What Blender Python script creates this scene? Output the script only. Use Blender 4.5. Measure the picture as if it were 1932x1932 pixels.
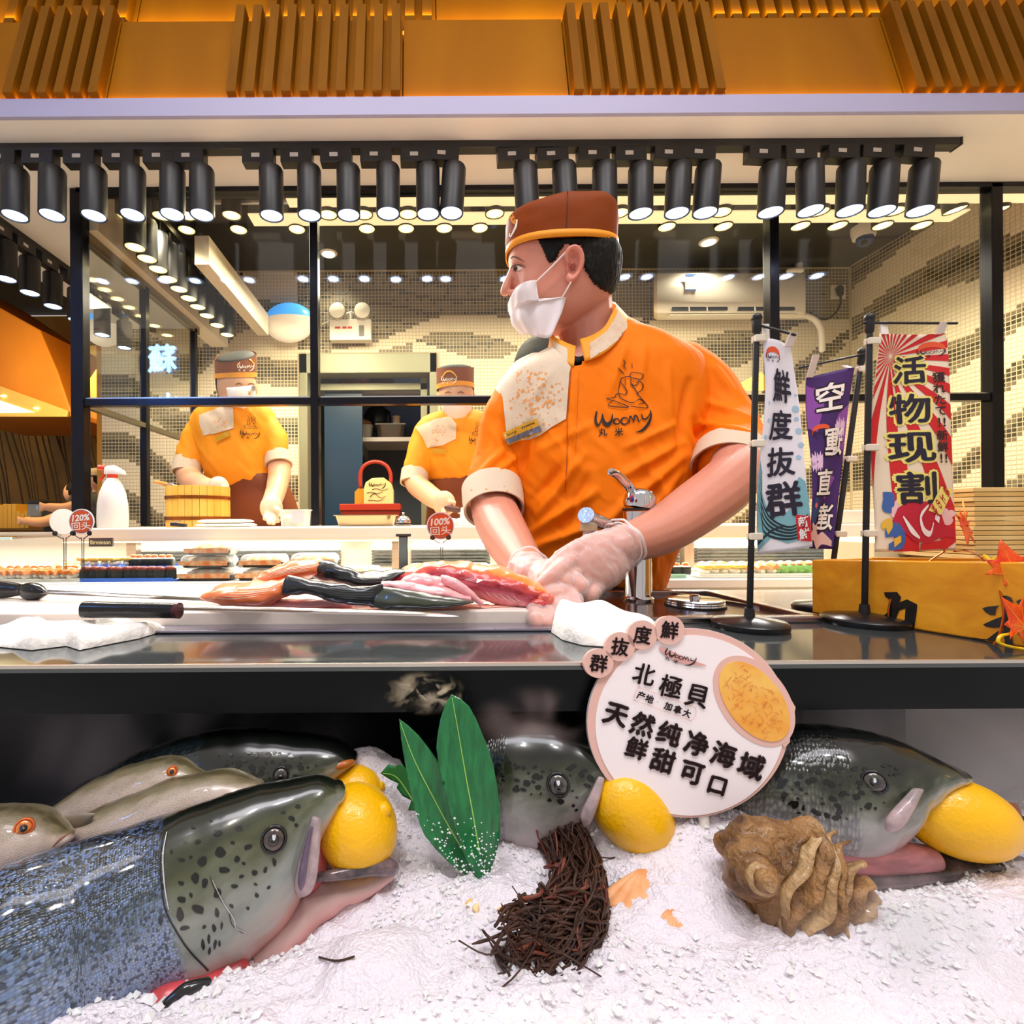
import bpy, bmesh, math, random
import numpy as np
from mathutils import Vector, Matrix
from mathutils.bvhtree import BVHTree
from mathutils.geometry import delaunay_2d_cdt

random.seed(4); RNG = np.random.default_rng(7)
SC = bpy.context.scene
COL = SC.collection
for _o in list(bpy.data.objects): bpy.data.objects.remove(_o)
PI = math.pi
# ------------------------------------------------------------------ camera
EYE = 1.05            # camera height above the shop floor
FPX = 950.0           # focal length in pixels of the 1932 px frame
CX, CY = 800.0, 985.0 # principal point
ROLL = math.radians(0.35)
_c, _s = math.cos(ROLL), math.sin(ROLL)
cam = bpy.data.cameras.new('camera'); cam_ob = bpy.data.objects.new('camera', cam); COL.objects.link(cam_ob)
cam.sensor_width = 36; cam.sensor_fit = 'HORIZONTAL'; cam.lens = FPX/1932*36
cam.shift_x = (966-CX)/1932; cam.shift_y = (CY-966)/1932
cam.clip_start = .02; cam.clip_end = 60
cam_ob.matrix_world = Matrix(((_c,_s,0,0),(0,0,-1,0),(-_s,_c,0,EYE),(0,0,0,1)))
SC.camera = cam_ob
CAMV = Vector((0,0,EYE))
# ------------------------------------------------------------------ world, exposure
w = bpy.data.worlds.new('mall_air'); SC.world = w; w.use_nodes = True
_bg = w.node_tree.nodes['Background']; _bg.inputs[0].default_value = (1,.9,.84,1); _bg.inputs[1].default_value = .62
vs = SC.view_settings
SC.display_settings.display_device = 'sRGB'
vs.view_transform = 'Standard'; vs.look = 'None'; vs.exposure = 0.0; vs.gamma = 1.0; vs.use_curve_mapping = False
SC.cycles.max_bounces = 7; SC.cycles.diffuse_bounces = 3; SC.cycles.glossy_bounces = 4
SC.cycles.transmission_bounces = 6; SC.cycles.transparent_max_bounces = 14; SC.cycles.volume_bounces = 1
SC.cycles.sample_clamp_indirect = 5; SC.cycles.caustics_reflective = False; SC.cycles.caustics_refractive = False
SC.cycles.use_denoising = True
SC.cycles.volume_step_rate = 1.0; SC.cycles.volume_max_steps = 64

def lamp(name, kind, loc, energy, col=(1,1,1), size=.3, size_y=None, target=None, spot=None, blend=.6, spread=None):
    L = bpy.data.lights.new(name, kind); L.energy = energy; L.color = col
    if kind == 'AREA':
        L.size = size
        if size_y: L.shape = 'RECTANGLE'; L.size_y = size_y
        if spread: L.spread = math.radians(spread)
    else: L.shadow_soft_size = size
    if kind == 'SPOT': L.spot_size = math.radians(spot or 70); L.spot_blend = blend
    o = bpy.data.objects.new(name, L); COL.objects.link(o); o.location = loc
    if target is not None:
        o.rotation_euler = (Vector(target)-Vector(loc)).to_track_quat('-Z','Y').to_euler()
    return o
# ceiling lamps of the hall over and behind the camera, with one added panel
lamp('hall_ceiling_lamp','SPOT',(-.9,-.8,4.6),95,(1,.93,.86),.14,None,(0.1,.9,1.15),60)
lamp('hall_ceiling_lamp','SPOT',(1.3,-.8,4.6),105,(1,.93,.88),.14,None,(0.5,.9,1.2),60)
lamp('added_streak_panel','AREA',(.1,.12,3.5),36,(.97,.94,1),2.6,.5,(.1,.36,.8))  # overhead panel added for long streak highlights on the wet fish
lamp('hall_track_spot','SPOT',(-.25,.05,2.35),6,(.92,.94,1),.05,None,(-.2,.38,.8),60)
lamp('hall_track_spot','SPOT',(.45,.05,2.35),5,(1,.93,.92),.05,None,(.35,.4,.8),60)

# ------------------------------------------------------------------ mapping from the photograph
def P(px, py, d):
    ox, oy = px-CX, CY-py
    return Vector(((ox*_c+oy*_s)/FPX*d, d, EYE+(-ox*_s+oy*_c)/FPX*d))
def Pa(px, py, d): return np.array(P(px,py,d))
def U(px, d): return px*d/FPX
def Z(py, d, px=CX): return P(px,py,d).z
def X(px, d, py=CY): return P(px,py,d).x

# ------------------------------------------------------------------ numeric helpers
def spl(pts, n):
    p = np.asarray(pts, float); m = len(p)
    if m < 3: 
        t = np.linspace(0,1,n)[:,None]; return p[0]*(1-t)+p[-1]*t
    t = np.linspace(0, m-1, n); i = np.clip(t.astype(int),0,m-2); f = (t-i)[:,None]
    g = lambda k: p[np.clip(k,0,m-1)]
    p0,p1,p2,p3 = g(i-1),g(i),g(i+1),g(i+2)
    return .5*((2*p1)+(-p0+p2)*f+(2*p0-5*p1+4*p2-p3)*f**2+(-p0+3*p1-3*p2+p3)*f**3)
def _hash(i,j,k,seed):
    h = (i*374761393 + j*668265263 + k*2147483647 + seed*1274126177) & 0xffffffff
    h = ((h ^ (h>>13))*1274126177) & 0xffffffff
    return ((h ^ (h>>16)) & 0xffff)/65535.0
def vnoise(p, seed=0):
    p = np.asarray(p,float); i = np.floor(p).astype(np.int64); f = p-i; f = f*f*(3-2*f)
    r = 0
    for a in (0,1):
        for b in (0,1):
            for c in (0,1):
                wgt = (f[:,0] if a else 1-f[:,0])*(f[:,1] if b else 1-f[:,1])*(f[:,2] if c else 1-f[:,2])
                r = r + wgt*_hash(i[:,0]+a,i[:,1]+b,i[:,2]+c,seed)
    return r*2-1
def fbm(p, seed=0, oct=3):
    p = np.asarray(p,float); r=0; a=1.; s=0
    for o in range(oct): r = r+a*vnoise(p*2**o, seed+o); s+=a; a*=.5
    return r/s

# meshes are (verts Nx3, faces list)
def join(*ms):
    V=[];F=[];o=0
    for v,f in ms:
        v=np.asarray(v,float).reshape(-1,3); V.append(v); F += [tuple(int(i)+o for i in q) for q in f]; o+=len(v)
    return np.concatenate(V), F
def loft(rings, cap=True, closed=True):
    r = np.asarray(rings,float); m,n,_ = r.shape; V=r.reshape(-1,3); F=[]
    for i in range(m-1):
        for j in range(n if closed else n-1):
            k=(j+1)%n; F.append((i*n+j, i*n+k, (i+1)*n+k, (i+1)*n+j))
    if cap:
        V=np.concatenate([V,[r[0].mean(0)],[r[-1].mean(0)]]); a=m*n
        for j in range(n):
            k=(j+1)%n; F.append((a,k,j)); F.append((a+1,(m-1)*n+j,(m-1)*n+k))
    return V,F
def sup(n, e=2.0):
    t=np.linspace(0,2*PI,n,endpoint=False); c,s=np.cos(t),np.sin(t)
    return np.stack([np.sign(c)*abs(c)**(2/e), np.sign(s)*abs(s)**(2/e)],1)
def rounded(sec, k=3):
    """adds shrinking end rings (sec columns: center3, u3, v3)"""
    return sec
def loft_px(sec, n=20, res=None, e=2.0, round0=.6, round1=.6, flat=1.0):
    """sections (xt,yt,xb,yb,depth,half_width) in photo pixels; width in metres goes sideways"""
    s=spl(sec, res or (len(sec)-1)*5+1); m=len(s)
    T=np.array([Pa(a[0],a[1],a[4]) for a in s]); B=np.array([Pa(a[2],a[3],a[4]) for a in s])
    C=(T+B)/2; u=(T-B)/2
    ax=np.gradient(C,axis=0); ax/= (np.linalg.norm(ax,axis=1)[:,None]+1e-9)
    lat=np.cross(ax,u); lat/= (np.linalg.norm(lat,axis=1)[:,None]+1e-9)
    view=C-np.array(CAMV); sgn=np.sign((lat*view).sum(1))[:,None]; sgn[sgn==0]=1; lat=lat*(-sgn)
    w=np.maximum(s[:,5],.0005)[:,None]
    q=sup(n,e)
    rings=[C[i]+q[:,:1]*u[i]+q[:,1:]*lat[i]*w[i] for i in range(m)]
    def endr(i,j,amt):
        d=C[i]-C[j]; d/=np.linalg.norm(d)+1e-9; R=np.linalg.norm(u[i])*amt; out=[]
        for a in (25,50,70,85):
            a=math.radians(a); k=math.cos(a)
            out.append(C[i]+d*R*math.sin(a)+(q[:,:1]*u[i]+q[:,1:]*lat[i]*w[i])*k)
        return out
    if round0: rings=endr(0,1,round0)[::-1]+rings
    if round1: rings=rings+endr(m-1,m-2,round1)
    return loft(rings)
def tube(pts, rad, n=10, res=None, flat=1.0, up=(0,0,1), e=2.0, ends=True):
    p=np.asarray([list(a) for a in pts],float); rad=np.atleast_1d(np.asarray(rad,float))
    if len(rad)==1: rad=np.repeat(rad,len(p))
    if res: pr=spl(np.c_[p,rad],res); p,rad=pr[:,:3],pr[:,3]
    m=len(p); t=np.gradient(p,axis=0); t/=np.linalg.norm(t,axis=1)[:,None]+1e-12
    up=np.asarray(up,float)
    if abs(t[0]@up)>.95: up=np.array([1.,0,0]) if abs(t[0][0])<.9 else np.array([0,1.,0])
    u=np.cross(up,t[0]); u/=np.linalg.norm(u); q=sup(n,e); R=[]
    for i in range(m):
        u=u-t[i]*(u@t[i]); u/=np.linalg.norm(u)+1e-12; v=np.cross(t[i],u)
        R.append(p[i]+(q[:,:1]*u+q[:,1:]*v*flat)*rad[i])
    if ends:
        a=[p[0]+(R[0]-p[0])*k-t[0]*rad[0]*h for k,h in ((.3,.95),(.75,.6))]
        b=[p[-1]+(R[-1]-p[-1])*k+t[-1]*rad[-1]*h for k,h in ((.75,.6),(.3,.95))]
        R=a+R+b
    return loft(R)
def cyl(p0,p1,r0,r1=None,n=20): 
    return tube([p0,p1],[r0,r0 if r1 is None else r1],n,ends=False)
def box(x0,x1,y0,y1,z0,z1):
    v=[(x,y,z) for x in (x0,x1) for y in (y0,y1) for z in (z0,z1)]
    return np.array(v,float),[(0,1,3,2),(4,6,7,5),(0,4,5,1),(2,3,7,6),(0,2,6,4),(1,5,7,3)]
def obox(c,u,v,w):
    """oriented box: centre and three half vectors"""
    c,u,v,w=[np.array(a,float) for a in (c,u,v,w)]
    return np.array([c+a*u+b*v+g*w for a in (-1,1) for b in (-1,1) for g in (-1,1)]),[(0,1,3,2),(4,6,7,5),(0,4,5,1),(2,3,7,6),(0,2,6,4),(1,5,7,3)]
def prism(poly, off):
    """closed 3d polygon extruded by vector off"""
    p=np.array([list(a) for a in poly],float); n=len(p); V=np.r_[p,p+np.array(off,float)]
    return V,[tuple(range(n))[::-1],tuple(range(n,2*n))]+[(i,(i+1)%n,n+(i+1)%n,n+i) for i in range(n)]
def lathe(prof, c=(0,0,0), n=28, axis=(0,0,1), sx=1, sy=1):
    """prof: (r,h) pairs"""
    a=Vector(axis).normalized(); u=a.orthogonal().normalized() if abs(a.z)<.99 else Vector((1,0,0)); v=a.cross(u)
    t=np.linspace(0,2*PI,n,endpoint=False); u,v,a=np.array(u),np.array(v),np.array(a); c=np.array(c,float)
    R=[c+a*h+r*(np.cos(t)[:,None]*u*sx+np.sin(t)[:,None]*v*sy) for r,h in prof]
    return loft(R)
def ell(c, r, n=20, m=12, rot=None):
    V=[];th=np.linspace(.001,PI-.001,m)
    q=sup(n)
    R=np.array([np.c_[q*math.sin(a),np.full(n,math.cos(a))] for a in th])*np.array(r,float)
    if rot is not None: R=R@np.array(Matrix(rot)).T
    return loft(R+np.array(c,float))
def grid(fn, nu, nv):
    V=np.array([fn(u,v) for v in np.linspace(0,1,nv) for u in np.linspace(0,1,nu)],float)
    return V,[(j*nu+i,j*nu+i+1,(j+1)*nu+i+1,(j+1)*nu+i) for j in range(nv-1) for i in range(nu-1)]
def sheet(fn,nu,nv,th=.002):
    """closed thin sheet around a parametric surface"""
    V,F=grid(fn,nu,nv); A=V.reshape(nv,nu,3)
    du=np.gradient(A,axis=1); dv=np.gradient(A,axis=0); N=np.cross(du,dv); N/=np.linalg.norm(N,axis=2)[:,:,None]+1e-12
    N=N.reshape(-1,3); V2=np.r_[V-N*th/2,V+N*th/2]; o=len(V)
    F2=[f[::-1] for f in F]+[tuple(i+o for i in f) for f in F]
    rim=[i for i in range(nu)]+[j*nu+nu-1 for j in range(1,nv)]+[(nv-1)*nu+i for i in range(nu-2,-1,-1)]+[j*nu for j in range(nv-2,0,-1)]
    for a,b in zip(rim,rim[1:]+rim[:1]): F2.append((a,b,b+o,a+o))
    return V2,F2

# ------------------------------------------------------------------ objects
class Thing:
    def __init__(s,name,label,cat,origin=(0,0,0),group=None,kind=None):
        o=bpy.data.objects.new(name,None); COL.objects.link(o); o.location=origin; o.empty_display_size=.05
        if label: o['label']=label
        if cat: o['category']=cat
        if group: o['group']=group
        if kind: o['kind']=kind
        s.o=o; s.org=np.array(list(origin),float)
    def part(s,name,mesh,mat,parent=None,**k):
        ob=mk(name,mesh,mat,parent=parent or s.o,org=s.org,**k)
        return ob
def mk(name, mesh, mat, parent=None, org=(0,0,0), smooth=True, label=None, cat=None, group=None, kind=None, bevel=0, sub=0, solid=0, mats=None, mi=None, uv=None, ang=None):
    v,f=mesh; v=np.asarray(v,float).reshape(-1,3)-np.array(list(org),float)
    me=bpy.data.meshes.new(name); me.from_pydata(v.tolist(),[],[list(map(int,q)) for q in f]); me.update()
    for m in (mats or [mat]): me.materials.append(m)
    if mi is not None: me.polygons.foreach_set('material_index',np.asarray(mi,np.int32))
    if smooth:
        me.polygons.foreach_set('use_smooth',[True]*len(me.polygons))
        a = ang if ang is not None else 38
        if a<180: me.set_sharp_from_angle(angle=math.radians(a))
    if uv is not None:
        L=me.uv_layers.new(name='uv'); li=np.zeros(len(me.loops),np.int32); me.loops.foreach_get('vertex_index',li)
        L.data.foreach_set('uv',np.asarray(uv,float)[li].ravel())
    o=bpy.data.objects.new(name,me); COL.objects.link(o)
    if parent is not None:
        o.parent=parent
        if parent.type!='EMPTY':   # sub-part: its parent mesh already carries the offset
            pass
    else: o.location=org
    if bevel:
        b=o.modifiers.new('bevel','BEVEL'); b.width=bevel; b.segments=2; b.limit_method='ANGLE'; b.angle_limit=math.radians(40)
    if solid:
        b=o.modifiers.new('solid','SOLIDIFY'); b.thickness=solid; b.offset=0
    if sub:
        b=o.modifiers.new('sub','SUBSURF'); b.levels=b.render_levels=sub
    if label: o['label']=label
    if cat: o['category']=cat
    if group: o['group']=group
    if kind: o['kind']=kind
    return o
def struct(name, mesh, mat, **k):
    k.setdefault('smooth',False)
    return mk(name,mesh,mat,kind='structure',**k)
def copy_tree(o, parent=None, loc=None, rot=None):
    c=o.copy(); COL.objects.link(c)
    if parent is not None: c.parent=parent
    if loc is not None: c.location=loc
    if rot is not None: c.rotation_euler=rot
    for ch in list(o.children): copy_tree(ch,c)
    return c
def fuse(ms, voxel, smooth=4, fac=.5):
    """one continuous skin around overlapping closed meshes"""
    v,f=join(*ms); me=bpy.data.meshes.new('tmp'); me.from_pydata(v.tolist(),[],f)
    o=bpy.data.objects.new('tmp',me); COL.objects.link(o)
    r=o.modifiers.new('r','REMESH'); r.mode='VOXEL'; r.voxel_size=voxel; r.adaptivity=0
    if smooth:
        s=o.modifiers.new('s','SMOOTH'); s.iterations=smooth; s.factor=fac
    dg=bpy.context.evaluated_depsgraph_get(); e=bpy.data.meshes.new_from_object(o.evaluated_get(dg))
    n=len(e.vertices); V=np.zeros(n*3); e.vertices.foreach_get('co',V); V=V.reshape(-1,3)
    F=[tuple(p.vertices) for p in e.polygons]
    bpy.data.objects.remove(o); bpy.data.meshes.remove(me); bpy.data.meshes.remove(e)
    return V,F
def vnormals(V,F):
    me=bpy.data.meshes.new('tmp'); me.from_pydata(np.asarray(V).tolist(),[],[list(q) for q in F]); me.update()
    n=np.zeros(len(V)*3); me.vertices.foreach_get('normal',n); bpy.data.meshes.remove(me); return n.reshape(-1,3)
def topx(V):
    """photo pixel of each vertex"""
    V=np.asarray(V,float); x=V[:,0]/V[:,1]*FPX; z=(V[:,2]-EYE)/V[:,1]*FPX
    return np.c_[CX+x*_c-z*_s, CY-(x*_s+z*_c)]
def push(V, c, r, off, aniso=None):
    """gaussian sculpt dab"""
    d=(V-np.array(list(c)))
    if aniso is not None: d=d/np.array(aniso)
    w=np.exp(-(d**2).sum(1)/(r*r))[:,None]; return V+w*np.array(list(off))
class Surf:
    def __init__(s,mesh,offset=0):
        v,f=mesh; v=np.asarray(v,float); s.t=BVHTree.FromPolygons([tuple(x) for x in v],[tuple(int(i) for i in q) for q in f])
    def hit(s,px,py,off=.001,fall=None):
        d=(P(px,py,1)-CAMV).normalized(); r=s.t.ray_cast(CAMV,d)
        if r[0] is None:
            if fall is not None: return CAMV+d*fall
            q=CAMV+d*(fall or 1); near=s.t.find_nearest(q); 
            return near[0]-d*off if near[0] else q
        return r[0]-d*off
def tess(poly, step, holes=None):
    """2d polygon -> triangles with interior points every step"""
    p=np.asarray(poly,float)
    b=[]
    for i in range(len(p)):
        a,c=p[i],p[(i+1)%len(p)]; k=max(1,int(np.linalg.norm(c-a)/step))
        b += [a+(c-a)*t/k for t in range(k)]
    b=np.array(b); n=len(b)
    xs=np.arange(b[:,0].min()+step/2,b[:,0].max(),step); ys=np.arange(b[:,1].min()+step/2,b[:,1].max(),step)
    G=np.array([(x,y) for x in xs for y in ys]).reshape(-1,2)
    if len(G):
        ins=np.zeros(len(G),bool)
        for i in range(n):
            a,c=b[i],b[(i+1)%n]; cr=((a[1]>G[:,1])!=(c[1]>G[:,1]))
            ins^= cr&(G[:,0]<(c[0]-a[0])*(G[:,1]-a[1])/(c[1]-a[1]+1e-12)+a[0])
        G=G[ins]
        if len(G):
            dd=np.sqrt(((G[:,None,:]-b[None])**2).sum(2)).min(1); G=G[dd>step*.45]
    pts=[Vector(q) for q in b]+[Vector(q) for q in G]
    r=delaunay_2d_cdt(pts,[(i,(i+1)%n) for i in range(n)],[],0,1e-7)
    V=np.array([list(q) for q in r[0]]); F=[]
    for f in r[2]:
        c=V[list(f)].mean(0); s=False
        for i in range(n):
            a,e=b[i],b[(i+1)%n]
            if (a[1]>c[1])!=(e[1]>c[1]) and c[0]<(e[0]-a[0])*(c[1]-a[1])/(e[1]-a[1]+1e-12)+a[0]: s=not s
        if s: F.append(tuple(f))
    return V,F
def on_surf(m2, surf, off=.0012, fall=None):
    V=np.array([list(surf.hit(x,y,off,fall)) for x,y in m2[0]]); return V,m2[1]
def j2(*ms):
    V=[];F=[];o=0
    for v,f in ms:
        v=np.asarray(v,float).reshape(-1,2); V.append(v); F+=[tuple(int(i)+o for i in q) for q in f]; o+=len(v)
    return np.concatenate(V),F
def stroke(pts, wd, res=None):
    """2d brush stroke ribbon; wd list of widths"""
    p=np.asarray(pts,float); wd=np.atleast_1d(np.asarray(wd,float)); 
    wd=np.interp(np.linspace(0,1,len(p)),np.linspace(0,1,len(wd)),wd) if len(wd)>1 else np.repeat(wd,len(p))
    n=res or max(4,len(p)*5); q=spl(np.c_[p,wd],n); t=np.gradient(q[:,:2],axis=0); t/=np.linalg.norm(t,axis=1)[:,None]+1e-12
    N=np.c_[-t[:,1],t[:,0]]; h=q[:,2:3]/2; V=np.r_[q[:,:2]+N*h,q[:,:2]-N*h]
    return V,[(i,i+1,n+i+1,n+i) for i in range(n-1)]
def tf2(m,sx=1,sy=None,ox=0,oy=0,rot=0,shear=0):
    v=np.asarray(m[0],float).copy(); sy=sx if sy is None else sy
    v=np.c_[v[:,0]*sx+shear*v[:,1]*sy,v[:,1]*sy]; c,s=math.cos(rot),math.sin(rot)
    return np.c_[v[:,0]*c-v[:,1]*s+ox,v[:,0]*s+v[:,1]*c+oy],m[1]
_gc={}
def glyph(txt, bold=.0, wob=.0, maxlen=.12, off=None):
    """text -> 2d mesh centred at 0, one unit high per line, y up"""
    if off is None and txt.isascii(): off=bold; bold=0
    k=(txt,bold,wob,off)
    if k in _gc: return _gc[k]
    c=bpy.data.curves.new('t','FONT'); c.body=txt; c.offset=off or 0; c.resolution_u=3; c.align_x='CENTER'
    o=bpy.data.objects.new('t',c); COL.objects.link(o); dg=bpy.context.evaluated_depsgraph_get()
    m=bpy.data.meshes.new_from_object(o.evaluated_get(dg)); bm=bmesh.new(); bm.from_mesh(m)
    bmesh.ops.triangulate(bm,faces=bm.faces)
    for _ in range(3):
        es=[e for e in bm.edges if e.calc_length()>maxlen]
        if not es: break
        bmesh.ops.subdivide_edges(bm,edges=es,cuts=1); bmesh.ops.triangulate(bm,faces=[f for f in bm.faces if len(f.verts)>3])
    V=np.array([v.co[:2] for v in bm.verts]).reshape(-1,2); F=[tuple(v.index for v in f.verts) for f in bm.faces]
    bm.free(); bpy.data.objects.remove(o); bpy.data.curves.remove(c); bpy.data.meshes.remove(m)
    if len(V):
        V=V-(V.max(0)+V.min(0))/2
        if bold:
            h=bold*.8; n_=len(V); sh=[(0,0),(h,0),(-h,0),(0,h),(0,-h)]+([(h*.7,h*.7),(-h*.7,h*.7),(h*.7,-h*.7),(-h*.7,-h*.7)] if bold>.06 else []); V=np.concatenate([V+np.array(s_) for s_ in sh]); F=[tuple(i+n_*k_ for i in f) for k_ in range(len(sh)) for f in F]
        if wob:
            q=np.c_[V*3.1,np.zeros(len(V))]; V=V+.6*wob*np.c_[vnoise(q,3),vnoise(q+9,5)]
            V=V+wob*.15*np.c_[vnoise(q*4,3),vnoise(q*4+9,5)]
    _gc[k]=(V,F); return _gc[k]

# ------------------------------------------------------------------ materials
def hexc(h):
    h=h.lstrip('#'); c=[int(h[i:i+2],16)/255 for i in (0,2,4)]
    return tuple((x/12.92 if x<=.04045 else ((x+.055)/1.055)**2.4) for x in c)+(1,)
_mats={}
def M(name, col='#808080', rough=.5, metal=0, var=None, bump=None, emit=None, trans=0, sss=0, coat=0, spec=.5, alpha=1, ior=1.45, col2=None, coord='Object', stretch=(1,1,1), sheen=0):
    if name in _mats: return _mats[name]
    m=bpy.data.materials.new(name); m.use_nodes=True; nt=m.node_tree; N=nt.nodes; L=nt.links; b=N['Principled BSDF']
    c=hexc(col) if isinstance(col,str) else col
    b.inputs['Base Color'].default_value=c; b.inputs['Roughness'].default_value=rough; b.inputs['Metallic'].default_value=metal
    b.inputs['Transmission Weight'].default_value=trans; b.inputs['IOR'].default_value=ior; b.inputs['Alpha'].default_value=alpha
    b.inputs['Specular IOR Level'].default_value=spec; b.inputs['Coat Weight'].default_value=coat; b.inputs['Coat Roughness'].default_value=.08
    if sheen: b.inputs['Sheen Weight'].default_value=sheen
    if sss: b.inputs['Subsurface Weight'].default_value=sss; b.inputs['Subsurface Scale'].default_value=.006; b.inputs['Subsurface Radius'].default_value=(1,.4,.25)
    tc=mp=None
    if var or bump:
        tc=N.new('ShaderNodeTexCoord'); mp=N.new('ShaderNodeMapping'); mp.inputs['Scale'].default_value=stretch; L.new(tc.outputs[coord],mp.inputs[0])
    if var:
        sc,amt=var[0],var[1]; no=N.new('ShaderNodeTexNoise'); no.inputs['Scale'].default_value=sc; no.inputs['Detail'].default_value=5; no.inputs['Roughness'].default_value=.6
        L.new(mp.outputs[0],no.inputs[0]); r=N.new('ShaderNodeValToRGB'); r.color_ramp.elements[0].position=.35; r.color_ramp.elements[1].position=.65
        c2=hexc(col2) if col2 else tuple(min(1,x*(1+amt)) for x in c[:3])+(1,); c1=c if col2 else tuple(x*(1-amt) for x in c[:3])+(1,)
        r.color_ramp.elements[0].color=c1; r.color_ramp.elements[1].color=c2; L.new(no.outputs[0],r.inputs[0]); L.new(r.outputs[0],b.inputs['Base Color'])
    if bump:
        no=N.new('ShaderNodeTexNoise'); no.inputs['Scale'].default_value=bump[0]; no.inputs['Detail'].default_value=bump[2] if len(bump)>2 else 4
        L.new(mp.outputs[0],no.inputs[0]); bu=N.new('ShaderNodeBump'); bu.inputs['Strength'].default_value=bump[1]; bu.inputs['Distance'].default_value=.01
        L.new(no.outputs[0],bu.inputs['Height']); L.new(bu.outputs[0],b.inputs['Normal'])
    if emit: b.inputs['Emission Color'].default_value=hexc(emit[0]); b.inputs['Emission Strength'].default_value=emit[1]
    _mats[name]=m; return m
def wood(name, c1, c2, scale=6, stretch=(1,1,12), rough=.45, dist=2.0, coat=0, spec=.5):
    if name in _mats: return _mats[name]
    m=M(name,c1,rough,coat=coat,spec=spec); nt=m.node_tree; N=nt.nodes; L=nt.links; b=N['Principled BSDF']
    tc=N.new('ShaderNodeTexCoord'); mp=N.new('ShaderNodeMapping'); mp.inputs['Scale'].default_value=stretch; L.new(tc.outputs['Object'],mp.inputs[0])
    no=N.new('ShaderNodeTexNoise'); no.inputs['Scale'].default_value=scale; no.inputs['Detail'].default_value=8; no.inputs['Distortion'].default_value=dist*.3
    L.new(mp.outputs[0],no.inputs[0]); r=N.new('ShaderNodeValToRGB'); r.color_ramp.elements[0].position=.3; r.color_ramp.elements[1].position=.7
    r.color_ramp.elements[0].color=hexc(c1); r.color_ramp.elements[1].color=hexc(c2); L.new(no.outputs[0],r.inputs[0]); L.new(r.outputs[0],b.inputs['Base Color'])
    return m
BLACK=M('matte_black','#17171a',.45)
BLACKM=M('black_metal','#101013',.28,.6)
CHROME=M('chrome','#d8d8dc',.08,1)
STEEL=M('brushed_steel','#b9b6b8',.25,1,bump=(60,.04))
WHITEP=M('white_paint','#f1e9e2',.5)
WHITEPL=M('white_plastic','#efe9e0',.3)
GLASS=M('clear_glass','#ffffff',.0,trans=1,ior=1.0,spec=.5)
def glass_pane():
    """thin sheet glass: see-through with a real mirror reflection that grows at grazing angles"""
    m=_mats.get('sheet_glass')
    if m: return m
    m=bpy.data.materials.new('sheet_glass'); m.use_nodes=True; nt=m.node_tree; N=nt.nodes; L=nt.links; N.remove(N['Principled BSDF'])
    t=N.new('ShaderNodeBsdfTransparent'); t.inputs[0].default_value=(.97,.99,.98,1); g=N.new('ShaderNodeBsdfGlossy'); g.inputs['Roughness'].default_value=.005
    ge=N.new('ShaderNodeNewGeometry'); dt=N.new('ShaderNodeVectorMath'); dt.operation='DOT_PRODUCT'; L.new(ge.outputs['Normal'],dt.inputs[0]); L.new(ge.outputs['Incoming'],dt.inputs[1])
    def mth(op,a,b=None,c=None):
        n=N.new('ShaderNodeMath'); n.operation=op
        for i,q in enumerate((a,b,c)):
            if q is None: continue
            if isinstance(q,(int,float)): n.inputs[i].default_value=q
            else: L.new(q,n.inputs[i])
        return n.outputs[0]
    f5=mth('POWER',mth('SUBTRACT',1.0,mth('ABSOLUTE',dt.outputs['Value'])),5.0); fr=mth('MULTIPLY_ADD',f5,.95,.045)
    mx=N.new('ShaderNodeMixShader'); L.new(fr,mx.inputs[0]); L.new(t.outputs[0],mx.inputs[1]); L.new(g.outputs[0],mx.inputs[2])
    L.new(mx.outputs[0],N['Material Output'].inputs[0]); _mats['sheet_glass']=m; return m
def film(name,col=(1,1,1,1),opac=.25,rough=.15,dif=.2):
    """thin translucent sheet: transparent mixed with a little white scatter and gloss"""
    if name in _mats: return _mats[name]
    m=bpy.data.materials.new(name); m.use_nodes=True; nt=m.node_tree; N=nt.nodes; L=nt.links; b=N['Principled BSDF']
    b.inputs['Base Color'].default_value=col; b.inputs['Roughness'].default_value=rough
    t=N.new('ShaderNodeBsdfTransparent'); mx=N.new('ShaderNodeMixShader')
    fr=N.new('ShaderNodeLayerWeight'); fr.inputs[0].default_value=.35; ad=N.new('ShaderNodeMath'); ad.operation='MULTIPLY_ADD'; ad.inputs[1].default_value=dif; ad.inputs[2].default_value=opac; ad.use_clamp=True
    L.new(fr.outputs['Facing'],ad.inputs[0]); L.new(ad.outputs[0],mx.inputs[0]); L.new(t.outputs[0],mx.inputs[1]); L.new(b.outputs[0],mx.inputs[2]); L.new(mx.outputs[0],N['Material Output'].inputs[0])
    _mats[name]=m; return m
ORD=['first','second','third','fourth','fifth','sixth','seventh','eighth','ninth','tenth','eleventh','twelfth','thirteenth','fourteenth','fifteenth','sixteenth','seventeenth','eighteenth','nineteenth','twentieth','twenty-first','twenty-second','twenty-third','twenty-fourth','twenty-fifth','twenty-sixth']
SKIN=M('skin','#d58d76',.42,sss=.06,var=(9,.05),bump=(220,.03))
SKINW=M('skin_light','#e9b08a',.45,sss=.08)
HAIR=M('black_hair','#0b0908',.5,var=(60,.5),bump=(260,.5,6),stretch=(1,1,.25),spec=.25)
def tri_text(m2, fn):
    V=np.array([list(fn(x,y)) for x,y in m2[0]]); return V,m2[1]
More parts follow.
